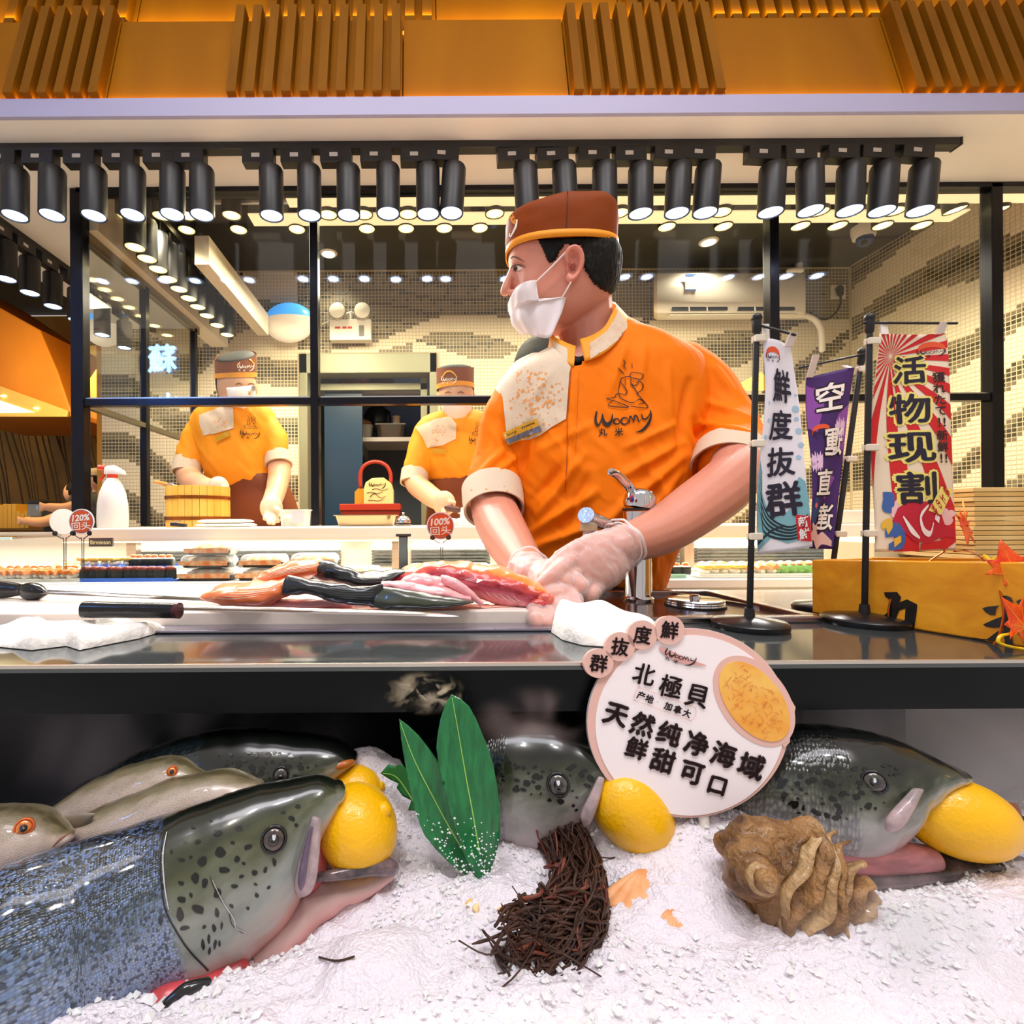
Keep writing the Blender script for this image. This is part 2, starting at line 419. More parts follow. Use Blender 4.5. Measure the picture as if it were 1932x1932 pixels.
# the house wordmark as brush strokes, box about 3.6 x 1.5 units, y up, centred
def wordmark(sub=True):
    S=[]
    S.append(stroke([(-1.75,.55),(-1.85,.0),(-1.7,-.32),(-1.5,.0),(-1.4,.38)],[.1,.16,.12,.06,.04]))
    S.append(stroke([(-1.4,.38),(-1.35,-.1),(-1.1,-.3),(-.85,-.02),(-.78,.35)],[.05,.2,.26,.12,.05]))
    for cx,r in ((-.55,.17),(-.05,.2)):
        a=np.linspace(.4,2*PI+.6,12); S.append(stroke([(cx+r*math.cos(t)*1.1,-.13+r*math.sin(t)) for t in a],[.05,.11,.09,.04]))
    S.append(stroke([(.22,-.3),(.3,.12),(.42,-.02),(.5,-.25)],[.06,.1,.06,.05]))
    S.append(stroke([(.5,-.25),(.6,.16),(.75,.05),(.82,-.22),(.95,-.1)],[.05,.1,.08,.06,.03]))
    S.append(stroke([(1.02,.24),(1.08,-.04),(1.25,-.08),(1.42,.06),(1.54,.24)],[.05,.11,.08,.05]))
    S.append(stroke([(1.56,.46),(1.60,.1),(1.40,-.38),(1.0,-.76),(.6,-.85)],[.05,.12,.17,.15,.03]))
    if sub:
        S.append(tf2(glyph('丸',.02,.02),.55,ox=-1.45,oy=-.72)); S.append(tf2(glyph('米',.02,.02),.55,ox=-.45,oy=-.78))
    return j2(*S)
# ================================================================== ROOM SHELL
SOFW=M('soffit_white','#f3ece6',.55); CREAM=M('cream_paint','#efe2cc',.5)
DKCEIL=M('dark_grey_ceiling','#3a3833',.6); FLOORM=M('pale_floor_tile','#d6ccc0',.35,var=(3,.1))
MAPLE=wood('maple_veneer','#8a5202','#985f03',5,(1,1,.18),.55,spec=.1)
MAPLE2=wood('maple_slat','#744604','#805007',7,(2,2,.2),.6,spec=.1)
LEDW=M('warm_led_strip','#ffb02a',.5,emit=('#ff9c12',9)); 
zt=EYE
struct('floor',box(-6,5,-2.5,7,-.05,0),FLOORM)
# white soffit over the counter (front run) with lavender fascia, turning left along the shop side
SZ=1.178          # underside height over the eye
sof=struct('ceiling',box(-.9,3.2,1.465,1.76,zt+SZ,zt+SZ+.045),SOFW)
s2=struct('ceiling',box(-3.2,-.9,1.465,1.76,zt+SZ,zt+SZ+.045),SOFW)
struct('trim_1',box(-3.3,3.3,1.452,1.465,zt+SZ-.002,zt+SZ+.05),M('lavender_fascia','#a6a3c2',.5))
struct('trim_2',box(-1.85,-1.18,1.76,5.2,zt+SZ,zt+SZ+.045),SOFW)
# two tiers of maple cladding that lean back, each lit by a warm strip at its foot
sl=np.array([0,1,3.86]); sl=sl/np.linalg.norm(sl); sn=np.array([0,-3.86,1]); sn/=np.linalg.norm(sn)
def tier(name,label,y0,z0,h,spans,slats,wid,depth=.02):
    t=Thing(name,label,'wall panelling',(0,y0,z0),None); 
    base=np.array([0,y0,z0])
    for (a,b) in spans:
        c=base+np.array([(a+b)/2,0,0])+sl*h/2
        t.part('panel',obox(c,[(b-a)/2-.0015,0,0],sl*h/2,sn*.006),MAPLE,smooth=False)
    for x in slats:
        c=base+np.array([x,0,0])+sl*(h/2+.008)+sn*.02
        t.part('slat',obox(c,[wid/2,0,0],sl*(h/2+.008),sn*.018),MAPLE2,smooth=False)
    return t
def slx(px0,px1,n,py,d): return [X(px0+(px1-px0)*i/(n-1),d,py) for i in range(n)]
y1,z1=1.478,zt+SZ+.05
d1=1.69
g=[ [X(p,1.52,112) for p in np.linspace(52,205,6)], [X(p,1.52,112) for p in np.linspace(453,748,10)], [X(p,1.52,112) for p in np.linspace(1078,1332,9)], [X(p,1.52,112) for p in np.linspace(1692,2010,11)] ]
ed=[-3.2]+[0]*0
w1=.026
bnd=[(-3.2,g[0][-1]+.02),(g[0][-1]+.021,g[1][0]-.02),(g[1][0]-.02,g[1][-1]+.02),(g[1][-1]+.02,g[2][0]-.02),(g[2][0]-.019,g[2][-1]+.03),(g[2][-1]+.03,g[3][0]-.022),(g[3][0]-.02,3.2)]
extra=[g[0][0]-.9-.053*i for i in range(6)]
tier('slatted_wood_fascia','front tier of maple veneer panels with raised vertical slats above the white soffit','x' and y1,z1,.332,bnd,[x for q in g for x in q]+extra,w1)
y2=1.63; z2=zt+1.615
g2=[[X(p,1.67,10) for p in np.linspace(48,250,7)],[X(p,1.67,10) for p in np.linspace(522,805,10)],[X(p,1.67,10) for p in np.linspace(1180,1680,17)]]
tier('slatted_wood_fascia','rear tier of maple panels and slats lit yellow at the top edge of the picture',y2,z2-.05,.65,[(-3.4,g2[0][-1]+.03),(g2[0][-1]+.031,g2[1][0]-.02),(g2[1][0]-.019,g2[1][-1]+.03),(g2[1][-1]+.03,g2[2][0]-.03),(g2[2][0]-.029,g2[2][-1]+.03),(g2[2][-1]+.031,3.4)],[x for q in g2 for x in q],.03)
st=Thing('led_strip','warm LED strip at the foot of the front maple panels','light strip',(0,1.46,z1))
st.part('diode_tape',box(-3.2,3.2,1.462,1.468,zt+SZ+.05,zt+SZ+.054),LEDW,smooth=False)
st=Thing('led_strip','warm LED strip hidden between the two tiers of maple panels','light strip',(0,1.6,z2))
st.part('diode_tape',box(-3.2,3.2,1.60,1.606,z2-.06,z2-.054),LEDW,smooth=False)
lamp('cove_lamp','AREA',(0,1.463,zt+SZ+.056),3.0,(1,.66,.10),6.4,.012,(0,1.53,zt+SZ+.25))
lamp('cove_lamp','AREA',(0,1.60,z2-.0),9,(1,.72,.08),6.4,.02,(0,1.68,z2+.25))
struct('wall_upper',box(-3.4,3.4,2.06,2.1,zt+1.56,zt+2.4),MAPLE)
struct('ceiling_hall',box(-3.4,3.4,1.5,2.1,zt+2.2,zt+2.25),DKCEIL)

# ------------------------------------------------------------------ window wall of the kitchen (plane y=1.78)
GY=1.78
def gx(px,py=CY,d=GY): return X(px,d,py)
def gz(py,px=CX,d=GY): return Z(py,d,px)
xL,xM,xR,xE=gx(152,700),gx(595,700),gx(1456,700),gx(1872,700)
ztop=zt+SZ-.003; zr=gz(757,800); 
FR=M('dark_window_frame','#1c1c22',.25,.7)
wi=bpy.data.objects.new('window_1',None); COL.objects.link(wi); wi['kind']='structure'
def wpart(name,mesh,mat,**k): return mk(name,mesh,mat,parent=wi,smooth=False,**k)
for x,hw in ((xL,.022),(xM,.014),(xR,.016),(xE,.02)):
    wpart('mullion',box(x-hw,x+hw,GY-.02,GY+.02,zt-.01 if x<1.5 else zt-.35,ztop),FR,bevel=.002)
wpart('top_rail',box(xL,gx(2000),GY-.02,GY+.02,ztop-.014,ztop+.006),FR)
wpart('middle_rail',box(xL,xE,GY-.015,GY+.015,zr-.012,zr+.012),FR)
for a,b in ((xL,xM),(xM,xR),(xR,xE)):
    wpart('glazing_bead',box(a+.02,b-.018,GY-.008,GY-.002,zr+.012,zr+.018),M('aluminium','#c9cbc9',.3,1))
    wpart('pane',box(a+.014,b-.014,GY-.003,GY+.003,zr+.012,ztop-.014),glass_pane())
# side return of the glass box
YB=GY+.9
w2=bpy.data.objects.new('window_2',None); COL.objects.link(w2); w2['kind']='structure'
for y in (2.19,2.66):
    mk('mullion',box(xL-.014,xL+.014,y-.014,y+.014,zt-.01,zt+1.03),FR,parent=w2,smooth=False)
mk('top_rail',box(xL-.014,xL+.014,GY,2.7,zt+1.01,zt+1.05),M('aluminium_dark','#8b8472',.35,.9),parent=w2,smooth=False)
mk('middle_rail',box(xL-.012,xL+.012,GY,2.66,zr-.012,zr+.008),M('aluminium_dark','#8b8472',.35,.9),parent=w2,smooth=False)
mk('pane',box(xL-.003,xL+.003,GY+.02,2.66,zr+.01,zt+1.01),glass_pane(),parent=w2,smooth=False)
struct('trim_3',box(xL-.05,xL+.05,GY+.02,3.0,zt+1.05,zt+1.30),CREAM)

# ------------------------------------------------------------------ kitchen back wall and right wall: real mosaic
BY=3.05
CZ=Z(508,BY,900); RX=X(1603,BY,700)
LWX=X(192,BY,800)
GROUT=M('cream_grout','#d8c7a2',.7); TL=M('cream_tile','#efe3c9',.35); TD=M('dark_olive_tile','#4a4536',.3); TG=M('grey_brown_tile','#7d735c',.35)
dx0,dx1,dz1=X(566,BY,800),X(825,BY,800),Z(668,BY,700)
struct('wall_back',join(box(LWX,dx0,BY,BY+.06,0,zt+CZ-EYE+.02),box(dx1,RX+.05,BY,BY+.06,0,CZ+.02),box(dx0,dx1,BY,BY+.06,dz1,CZ+.02)),GROUT)
struct('wall_right',box(RX,RX+.06,.3,BY+.05,0,zt+2.2),GROUT)
struct('wall_far',box(-1.0,RX,3.9,3.95,0,3.2),M('blue_grey_wall','#4c5560',.6))
struct('ceiling',box(xL-.3,RX+.05,2.0,3.95,CZ,CZ+.05),DKCEIL)
band=[((600,668),(704,647),(771,622),(814,601),(857,593),(888,591),(962,600),(1080,640)),((600,690),(777,647),(817,628),(873,625),(950,641),(1000,665),(1080,700))]
band2=[((780,640),(888,677),(943,696),(1080,735)),((780,700),(870,735),(943,760),(1080,790))]
band3=[((1080,570),(1230,590),(1370,603),(1450,612),(1603,600)),((1080,640),(1300,620),(1390,618),(1480,640),(1603,650))]
def inb(x,y,b):
    u=np.interp(x,*np.array(b[0]).T); l=np.interp(x,*np.array(b[1]).T); m=(x>b[0][0][0])&(x<b[0][-1][0]); return m&(y>u)&(y<l)
def patt(px,py,q):
    """0 cream, 1 grey-brown, 2 dark"""
    n=len(px); r=np.full(n,1)
    w=np.sin((py*.058+2.9*np.sin(px*.0125+.6)+1.2*np.sin(px*.031)))
    rnd=RNG.random(n)
    left=(px<560); r[left&(w>-.1)]=0; r[left&(w<-.75)]=2
    mid=(px>=560)&(px<1080); low=mid&(py>660); r[low&(w>.1)]=0
    r[mid&(py<=660)&(np.abs(np.sin(py*.11+1.3*np.sin(px*.02)))>.93)]=2
    for b in (band,band2,band3): r[inb(px,py,b)]=0
    rt=(px>1603)|((px>1080)&(py>600)); w2=np.sin((py*.05+px*.03+1.5*np.sin(px*.016+py*.01)))
    r[rt&(w2>-.25)]=0; r[rt&(w2<-.85)]=2
    r[(px>1080)&(px<1603)&(py<600)]=1
    r[(rnd<.05)&(r==1)]=2
    return r
def mosaic(name,axis,a0,a1,z0,z1,pos,pitch,hole=None):
    A=np.arange(a0,a1-pitch,pitch); Zs=np.arange(z0,z1-pitch,pitch); aa,zz=np.meshgrid(A,Zs); aa=aa.ravel();zz=zz.ravel()
    if hole is not None:
        k=~((aa+pitch>hole[0])&(aa<hole[1])&(zz<hole[2])); aa,zz=aa[k],zz[k]
    h=pitch*.80; th=.0025; n=len(aa)
    c=np.c_[aa+pitch/2,np.full(n,pos),zz+pitch/2] if axis=='x' else np.c_[np.full(n,pos),aa+pitch/2,zz+pitch/2]
    px=topx(c); t=patt(px[:,0],px[:,1],None)
    V=[];
    for s,o in ((1.0,0),(.86,th)):
        for da,dz in ((-1,-1),(1,-1),(1,1),(-1,1)):
            if axis=='x': V.append(np.c_[c[:,0]+da*h/2*s,c[:,1]-o,c[:,2]+dz*h/2*s])
            else: V.append(np.c_[c[:,0]-o,c[:,1]-da*h/2*s,c[:,2]+dz*h/2*s])
    V=np.stack(V,1).reshape(-1,3); b=np.arange(n)*8
    F=np.concatenate([np.c_[b+4,b+5,b+6,b+7]]+[np.c_[b+i,b+(i+1)%4,b+4+(i+1)%4,b+4+i] for i in range(4)])
    mi=np.concatenate([t]*5)
    me=bpy.data.meshes.new(name); me.from_pydata(V.tolist(),[],F.tolist())
    for m_ in (TL,TG,TD): me.materials.append(m_)
    me.polygons.foreach_set('material_index',mi.astype(np.int32))
    o=bpy.data.objects.new(name,me); COL.objects.link(o); o['kind']='stuff'; return o
wb=[o for o in COL.objects if o.name.startswith('wall_back')][0]; wr=[o for o in COL.objects if o.name.startswith('wall_right')][0]
o=mosaic('mosaic_tiles','x',LWX,RX,zt-.1,CZ,BY,.0205,(dx0,dx1,dz1)); o.parent=wb
o=mosaic('mosaic_tiles','y',.9,BY,zt-.3,zt+1.9,RX,.0205); o.parent=wr

# doorway at the back with metal lining, shelf and clutter
GM=M('grey_green_metal','#8b8a72',.4,.3)
dr=bpy.data.objects.new('door_1',None); COL.objects.link(dr); dr['kind']='structure'
mk('frame',join(box(dx0,dx0+.05,BY-.02,BY+.1,0,dz1),box(dx1-.045,dx1,BY-.02,BY+.1,0,dz1),box(dx0,dx1,BY-.02,BY+.1,dz1-.12,dz1)),GM,parent=dr,smooth=False,bevel=.004)
mk('inner_frame',join(box(dx0+.07,dx0+.1,BY+.1,BY+.13,0,dz1-.1),box(dx1-.1,dx1-.06,BY+.1,BY+.13,0,dz1-.1),box(dx0+.07,dx1-.06,BY+.1,BY+.13,dz1-.19,dz1-.15)),M('door_lining','#9a987c',.4,.3),parent=dr,smooth=False)
mk('leaf',box(dx0+.12,dx0+.36,BY+.14,BY+.17,0,dz1-.19),M('navy_panel','#1d3a52',.3),parent=dr,smooth=False)
lamp('store_lamp','AREA',(.0,3.5,CZ-.1),1.6,(.75,.8,1),.4,.2,(0,3.5,1))
def shelfat(py,label,x0=660,x1=812,d=3.5):
    t=Thing('wall_shelf',label,'shelf',P(x0,py,d)); c=P((x0+x1)/2,py,d)
    t.part('board',box(X(x0,d,py),X(x1,d,py),d-.12,d+.3,c.z-.03,c.z),M('shelf_grey','#b9b3ad',.5),smooth=False,bevel=.003)
    t.part('bracket',box(X(x0+20,d,py),X(x0+20,d,py)+.02,d,d+.3,c.z-.1,c.z-.03),GM,smooth=False)
shelfat(830,'white shelf inside the back doorway, level with the second worker\'s shoulder')
shelfat(742,'dim upper shelf inside the back doorway behind the window rail',600,815)
def tubbin(px,py,wpx,hpx,d,name,label,cat,mat,lid=None,rim=True):
    b=P(px,py,d); w_=U(wpx,d)/2; h_=U(hpx,d)
    t=Thing(name,label,cat,b)
    R=[]
    for s,z in ((.82,0),(.86,.1),(1,1),(.95,1),(.8,.12),(.5,.1)):
        R.append(np.array([[b.x+w_*s*x_,b.y+w_*.7*s*y_,b.z+h_*z] for x_,y_ in sup(24,5)]))
    t.part('tub',loft(R),mat)
    if lid: t.part('lid',box(b.x-w_*1.02,b.x+w_*1.02,b.y-w_*.72,b.y+w_*.72,b.z+h_,b.z+h_*1.12),lid,bevel=.004,smooth=False)
    return t
GREYP=M('grey_plastic','#77736a',.4)
tubbin(678,829,54,25,3.48,'storage_tub','grey plastic storage tub at the left end of the doorway shelf','tub',GREYP,None)
tubbin(738,829,56,24,3.48,'storage_tub','grey-lidded steel box with a pale label on the doorway shelf','tub',M('dark_steel','#5a564f',.3,.7),GREYP)
t=Thing('paper_bundle','brown paper bundle in the grey tub on the doorway shelf','bundle',P(680,803,3.5)); t.part('wrap',ell(P(680,800,3.5),(.08,.06,.035)),M('brown_paper','#6d4b2c',.8,bump=(30,.6)))
t=Thing('dark_bag','dark crumpled plastic bag behind the tubs on the doorway shelf','bag',P(712,790,3.6)); v,f=ell(P(712,790,3.6),(.1,.07,.1)); v=v+.02*fbm(v*25,3)[:,None]; t.part('plastic',(v,f),M('dark_blue_plastic','#141c26',.3))
t=Thing('cup_stack','stack of paper cups on the doorway shelf','cups',P(748,806,3.5)); t.part('cups',lathe([(.0,0),(.022,0),(.026,.01),(.023,.012),(.028,.03),(.024,.032),(.029,.05),(.025,.052),(.03,.075),(0,.076)],P(748,806,3.5),16),M('paper_cup','#b09b86',.6))
for i,(px,c,lb) in enumerate(((620,'#241a14','dark bag at the left end of the upper doorway shelf'),(668,'#7a2c10','rust-red carton on the upper doorway shelf'),(720,'#3a1712','dark red bag in the middle of the upper doorway shelf'))):
    b=P(px,741,3.5); t=Thing('carton' if i==1 else 'bag',lb,'carton' if i==1 else 'bag',b); v,f=ell((b.x,b.y,b.z+.07),(.09,.07,.075)); v=v+.02*fbm(v*15,i)[:,None]; t.part('wrapping',(v,f),M('clutter_%d'%i,c,.5))
# gift bag with red handle on a red box
d=2.95; b=P(705,950,d)
t=Thing('red_box','flat red box under the yellow gift bag in the doorway','box',P(700,968,d)); t.part('lid',box(X(646,d),X(757,d),d-.1,d+.12,Z(963,d),Z(951,d)),M('red_card','#a92c14',.5),smooth=False,bevel=.003); t.part('body',box(X(648,d),X(755,d),d-.095,d+.115,Z(985,d),Z(963,d)),M('red_card_dark','#7d1f10',.5),smooth=False)
t=Thing('gift_bag','pale yellow gift bag with a red loop handle in the back doorway','bag',b)
pf=[(686,951),(686,922),(690,910),(702,902),(724,901),(738,912),(742,925),(742,951)]
t.part('front_panel',prism([P(x,y,d-.03) for x,y in pf],(0,.09,0)),M('pale_yellow_card','#d9c98c',.5,var=(12,.06)),smooth=False,bevel=.003)
t.part('side_panel',prism([P(x,y,d-.0) for x,y in [(669,951),(669,928),(678,919),(686,922),(686,951)]],(0,.07,0)),M('ochre_card','#b8881c',.5),smooth=False)
t.part('handle',tube([P(680,918,d),P(680,895,d),P(686,880,d),P(700,872,d),P(716,872,d),P(730,880,d),P(737,895,d),P(737,912,d)],.011,8,30),M('red_card','#a92c14',.5))
sfp=Surf(prism([P(x,y,d-.03) for x,y in pf],(0,.09,0)))
t.part('printed_drawing',on_surf(j2(*[stroke([(692+a,930+b_),(700+a,926+b_+c_),(712+a,931+b_),(722+a,928+b_)],[1.3,.8]) for a,b_,c_ in ((0,0,3),(6,8,-3),(2,14,4),(10,-6,2))],tf2(wordmark(False),9,-9,713,914)),sfp,.003),M('ink_black','#1b1512',.6),smooth=False)

# ------------------------------------------------------------------ AC, socket, pipes, camera, emergency light, half-moon wall lamps
d=BY-.13
t=Thing('air_conditioner','white split air conditioner high on the mosaic wall right of the chef','air conditioner',P(1378,560,d))
ACW=M('ac_white','#efe6d6',.28)
xa,xb=1234,1522
prof=[(512,0),(512,.1),(516,.16),(540,.2),(570,.2),(590,.175),(598,.12),(604,.03),(604,0)]
ring=lambda x:[P(x,y,BY-.01-o_) for y,o_ in prof]
r0,r1=np.array([list(q) for q in ring(xa+6)]),np.array([list(q) for q in ring(xb-6)])
t.part('casing',loft([(r0-r0.mean(0))*.93+r0.mean(0)-[.012,0,0],r0,r1,(r1-r1.mean(0))*.93+r1.mean(0)+[.012,0,0]]),ACW,bevel=.003,ang=30)
t.part('side_cap',loft([(r0-r0.mean(0))*.94+r0.mean(0)-[.02,0,0],(r0-r0.mean(0))*.99+r0.mean(0)-[.002,0,0]]),M('ac_side','#e2cfa6',.35))
for a,b_ in ((1266,1368),(1390,1494)):
    t.part('vent',obox((P(a,583,d-.05)+P(b_,583,d-.05))/2,[U(b_-a,d)/2,0,0],[0,.002,.013],[0,.02,.004]),M('vent_dark','#2c3036',.4),smooth=False)
    for k in range(1,3):
        t.part('louvre',obox(P(a+(b_-a)*k/3,583,d-.075),[.002,0,0],[0,.002,.013],[0,.004,.0]),ACW,smooth=False)
t.part('flap',obox(P(1380,597,d-.03),[U(118,d),0,0],[0,.02,-.004],[0,.001,.003]),ACW,smooth=False,bevel=.001)
lb=t.part('energy_label',obox(P(1303,533,BY-.215),[U(10,d),0,0],[0,0,U(16,d)],[0,.0008,0]),M('label_white','#f4f2ee',.5),smooth=False)
t.part('label_stripe',join(obox(P(1303,519,BY-.217),[U(10,d),0,0],[0,0,U(2,d)],[0,.0006,0]),obox(P(1303,547,BY-.217),[U(10,d),0,0],[0,0,U(1,d)],[0,.0006,0])),M('label_blue','#2b62b8',.5),parent=lb,smooth=False)
t=Thing('drain_hose','white insulated pipe drooping from the right end of the air conditioner','pipe',P(1500,600,d))
t.part('pipe',tube([P(1500,596,d),P(1520,596,d),P(1538,604,d),P(1548,620,d),P(1551,640,d),P(1551,660,d)],.016,12,30),ACW)
t=Thing('pipe_cover','white round pipe cover above the air conditioner','pipe cover',P(1505,480,BY-.03)); t.part('cap',tube([P(1488,511,BY-.26),P(1500,509,BY-.27),P(1512,510,BY-.26)],.014,12,12),ACW); t.part('pipe',tube([P(1508,485,BY-.04),P(1507,505,BY-.04)],.02,12),ACW)
t=Thing('wall_socket','white wall socket with black plug right of the air conditioner','socket',P(1581,552,BY-.01))
t.part('plate',obox(P(1581,551,BY-.012),[U(13,BY),0,0],[0,0,U(13,BY)],[0,.008,0]),ACW,bevel=.003,smooth=False)
t.part('plug',tube([P(1584,545,BY-.03),P(1586,555,BY-.05)],[.022,.016],10),BLACK)
t.part('cable',tube([P(1586,555,BY-.05),P(1585,575,BY-.04),P(1575,592,BY-.03),P(1560,602,BY-.03),P(1545,600,BY-.03),P(1528,590,BY-.05)],.006,8,30),BLACK)
def dome(px,py,r,d,label):
    c=P(px,py,d); t=Thing('security_camera',label,'security camera',c)
    t.part('mount',lathe([(.0,0),(r*1.05,0),(r*1.05,-r*.5),(r*.9,-r*1.1),(0,-r*1.1)],(c.x,c.y,c.z+r),24),WHITEPL)
    t.part('bracket',cyl((c.x,c.y,c.z+r*.9),(c.x,c.y,CZ+.002),r*.35,r*.45,14),WHITEPL)
    t.part('ball',ell((c.x,c.y-.005,c.z-r*.3),(r*.72,)*3),M('camera_dome','#38507e',.1))
    return t
t=dome(1630,447,.052,2.58,'white dome security camera on the ceiling at the right'); t.part('lens',ell(P(1630,458,2.53),(.014,)*3),BLACK)
dome(930,418,.034,2.4,'small white dome camera among the spotlights left of the chef\'s hat')
# emergency twin light
d=BY-.06; t=Thing('emergency_light','white twin-head emergency light above the back doorway','emergency light',P(664,625,d))
bx=t.part('battery_box',obox(P(662,625,d),[U(39,d),0,0],[0,0,U(20,d)],[0,.03,0]),ACW,smooth=False,bevel=.006)
sb=Surf(obox(P(662,625,d),[U(39,d),0,0],[0,0,U(20,d)],[0,.03,0]))
t.part('red_marking',on_surf(j2(*[tess([(x,y),(x+w_,y),(x+w_,y+4),(x,y+4)],3) for x,y,w_ in ((632,616,10),(646,616,8),(656,616,8))]),sb),M('marking_red','#c23a20',.5),smooth=False)
t.part('switch',obox(P(682,624,d-.032),[.014,0,0],[0,0,.03],[0,.004,0]),GREYP,smooth=False)
for px in (637,684):
    c=P(px,588,d-.03); t.part('lamp_head',lathe([(0,0),(.05,0),(.052,.012),(.045,.03),(.02,.055),(0,.06)],(c.x,c.y-.02,c.z),24,(0,1,0)),M('lamp_chrome','#cfc6b0',.2,.6)); t.part('lamp_glass',lathe([(0,-.012),(.03,-.008),(.046,0),(0,.001)],(c.x,c.y-.021,c.z),24,(0,1,0)),M('lamp_lens','#f5ecd2',.15,emit=('#fff0cc',.25)))
t.part('yoke',join(tube([P(640,603,d),P(662,590,d),P(682,603,d)],.008,8,12),tube([P(662,590,d),P(662,606,d)],.01,8)),ACW)
t.part('cable',tube([P(632,598,d),P(620,606,d),P(608,612,d)],.003,6,12),ACW)
# large round lamps on the wall, a blue reflection put into the upper globe colour
def moon(px,py,rx,ry,d,label):
    c=P(px,py,d); a,b_=U(rx,d),U(ry,d); t=Thing('wall_lamp',label,'lamp',c)
    top=[(0,0)]; 
    v,f=ell(c,(a,.07,b_),36,24); 
    up=v[:,2]>c.z+b_*.28
    mi=[1 if np.mean(v[list(q),2])>c.z+b_*.2 else 0 for q in f]
    t.part('globe',(v,f),None,mats=[M('opal_globe','#f6e9d4',.3,emit=('#ffe9cc',.35)),M('blue_reflection_band','#58aef0',.3,emit=('#2f9cf5',.9))],mi=mi)
    t.part('mount_ring',lathe([(0,0),(a*.4,0),(a*.4,.06),(0,.06)],(c.x,c.y+.02,c.z),20,(0,1,0)),ACW)
    return t
moon(546,609,47,37,BY-.08,'round lamp with a blue reflection band on the mosaic wall beside the first worker')
moon(197,618,36,36,BY-.04,'round lamp with a blue reflection band seen through the side glass at far left')
# cream ceiling beams of the kitchen
def beam(n,x0,x1,y0,y1,z0,z1,label,m=CREAM):
    t=Thing('ceiling_beam',label,'beam',((x0+x1)/2,(y0+y1)/2,z0)); t.part('box',box(x0,x1,y0,y1,z0,z1),m,smooth=False)
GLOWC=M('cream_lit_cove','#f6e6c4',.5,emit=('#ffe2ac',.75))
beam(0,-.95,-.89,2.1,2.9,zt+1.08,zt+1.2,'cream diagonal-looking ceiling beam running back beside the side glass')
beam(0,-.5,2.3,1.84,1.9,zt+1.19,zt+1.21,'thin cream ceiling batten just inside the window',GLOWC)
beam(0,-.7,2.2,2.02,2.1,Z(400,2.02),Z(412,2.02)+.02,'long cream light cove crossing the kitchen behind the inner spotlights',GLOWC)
t=Thing('conduit','silver pipe under the kitchen ceiling behind the front spotlights','pipe',(0,2.0,Z(377,2.0))); t.part('pipe',tube([(-.95,1.95,Z(379,1.95)),(2.3,1.95,Z(379,1.95))],.009,10),M('aluminium','#c9cbc9',.3,1))
for i,(px,py) in enumerate(((620,478),(1337,456))):
    q=P(px,py,1); dd=(CZ-EYE)/(q.z-EYE); c=P(px,py,dd)
    t=Thing('downlight','round recessed downlight in the dark ceiling, '+('left of the chef' if i==0 else 'right of the chef\'s hat'),'downlight',c)
    t.part('ring',lathe([(.0,-.006),(.045,-.006),(.05,0),(0,0)],c,24),ACW); t.part('diffuser',lathe([(0,-.009),(.034,-.008),(0,-.0065)],c,24),M('downlight_glow','#fff1d6',.5,emit=('#fff0cf',7)))
    lamp('downlight_lamp','SPOT',(c.x,c.y,c.z-.02),9,(1,.88,.68),.04,None,(c.x,c.y,0),130)
# ------------------------------------------------------------------ track lights
TRK=M('track_black','#1b1b1d',.4)
def tracklight(style):
    """at origin: hangs from z=0 (underside of track), aims down"""
    o=bpy.data.objects.new('track_spotlight',None); COL.objects.link(o)
    H=.145; R=.037
    def pt(n,m_,mat,par=o,**k): return mk(n,m_,mat,parent=par,**k)
    if style!='inner':
        a=pt('adapter_box',box(-.085,.012,-.018,.018,-.042,0),TRK,smooth=False,bevel=.002)
        pt('sticker',box(-.055,-.03,-.0188,-.0178,-.026,-.014),M('sticker_pale','#cfcac2',.6),par=a,smooth=False)
    pt('stem',join(cyl((0,0,-.0),(0,0,-.052),.009),cyl((0,0,-.04),(0,0,-.052),.014)),TRK)
    h=pt('housing',lathe([(0,-.052),(R*.93,-.052),(R,-.058),(R,-.052-H),(R*.93,-.052-H),(R*.9,-.045-H),(0,-.045-H)],(0,0,0),28),BLACK)
    pt('reflector',lathe([(0,-.0495-H),(R*.88,-.0495-H),(R*.3,-.047-H),(0,-.047-H)],(0,0,0),24),M('reflector_cool','#c4d8ff',.3,emit=('#b4d0ff',1.6)) if style!='inner' else M('reflector_warm','#ffe9b0',.3,emit=('#ffdf96',1.8)),par=h)
    pt('lens',lathe([(0,-.0515-H),(R*.56,-.0510-H),(R*.3,-.0497-H),(0,-.0497-H)],(0,0,0),20),M('lens_cool','#eef4ff',.3,emit=('#e6efff',22)) if style!='inner' else M('lens_warm','#fff3cf',.3,emit=('#ffedb0',18)),par=h)
    return o
fz=zt+SZ
front=[29,100,177,251,326,381,511,583,657,732,807,859,989,1062,1140,1209,1283,1339,1460,1527,1607,1672,1748]
tr=Thing('light_track','long black ceiling track under the white soffit carrying the front spotlights','light track',(0,1.57,fz))
FD=1.57
tr.part('rail',box(-1.62,X(1802,FD,275),FD-.017,FD+.017,fz-.022,fz),TRK,smooth=False,bevel=.002)
tr.part('end_cap',box(X(1802,FD,275),X(1802,FD,275)+.006,FD-.018,FD+.018,fz-.023,fz),BLACK,smooth=False)
first=tracklight('front'); protos={'front':first}
tilt=[0,0,0,0,0,0,0,0,0,0,0,3,-2,-2,0,0,2,3,2,0,2,3,4]
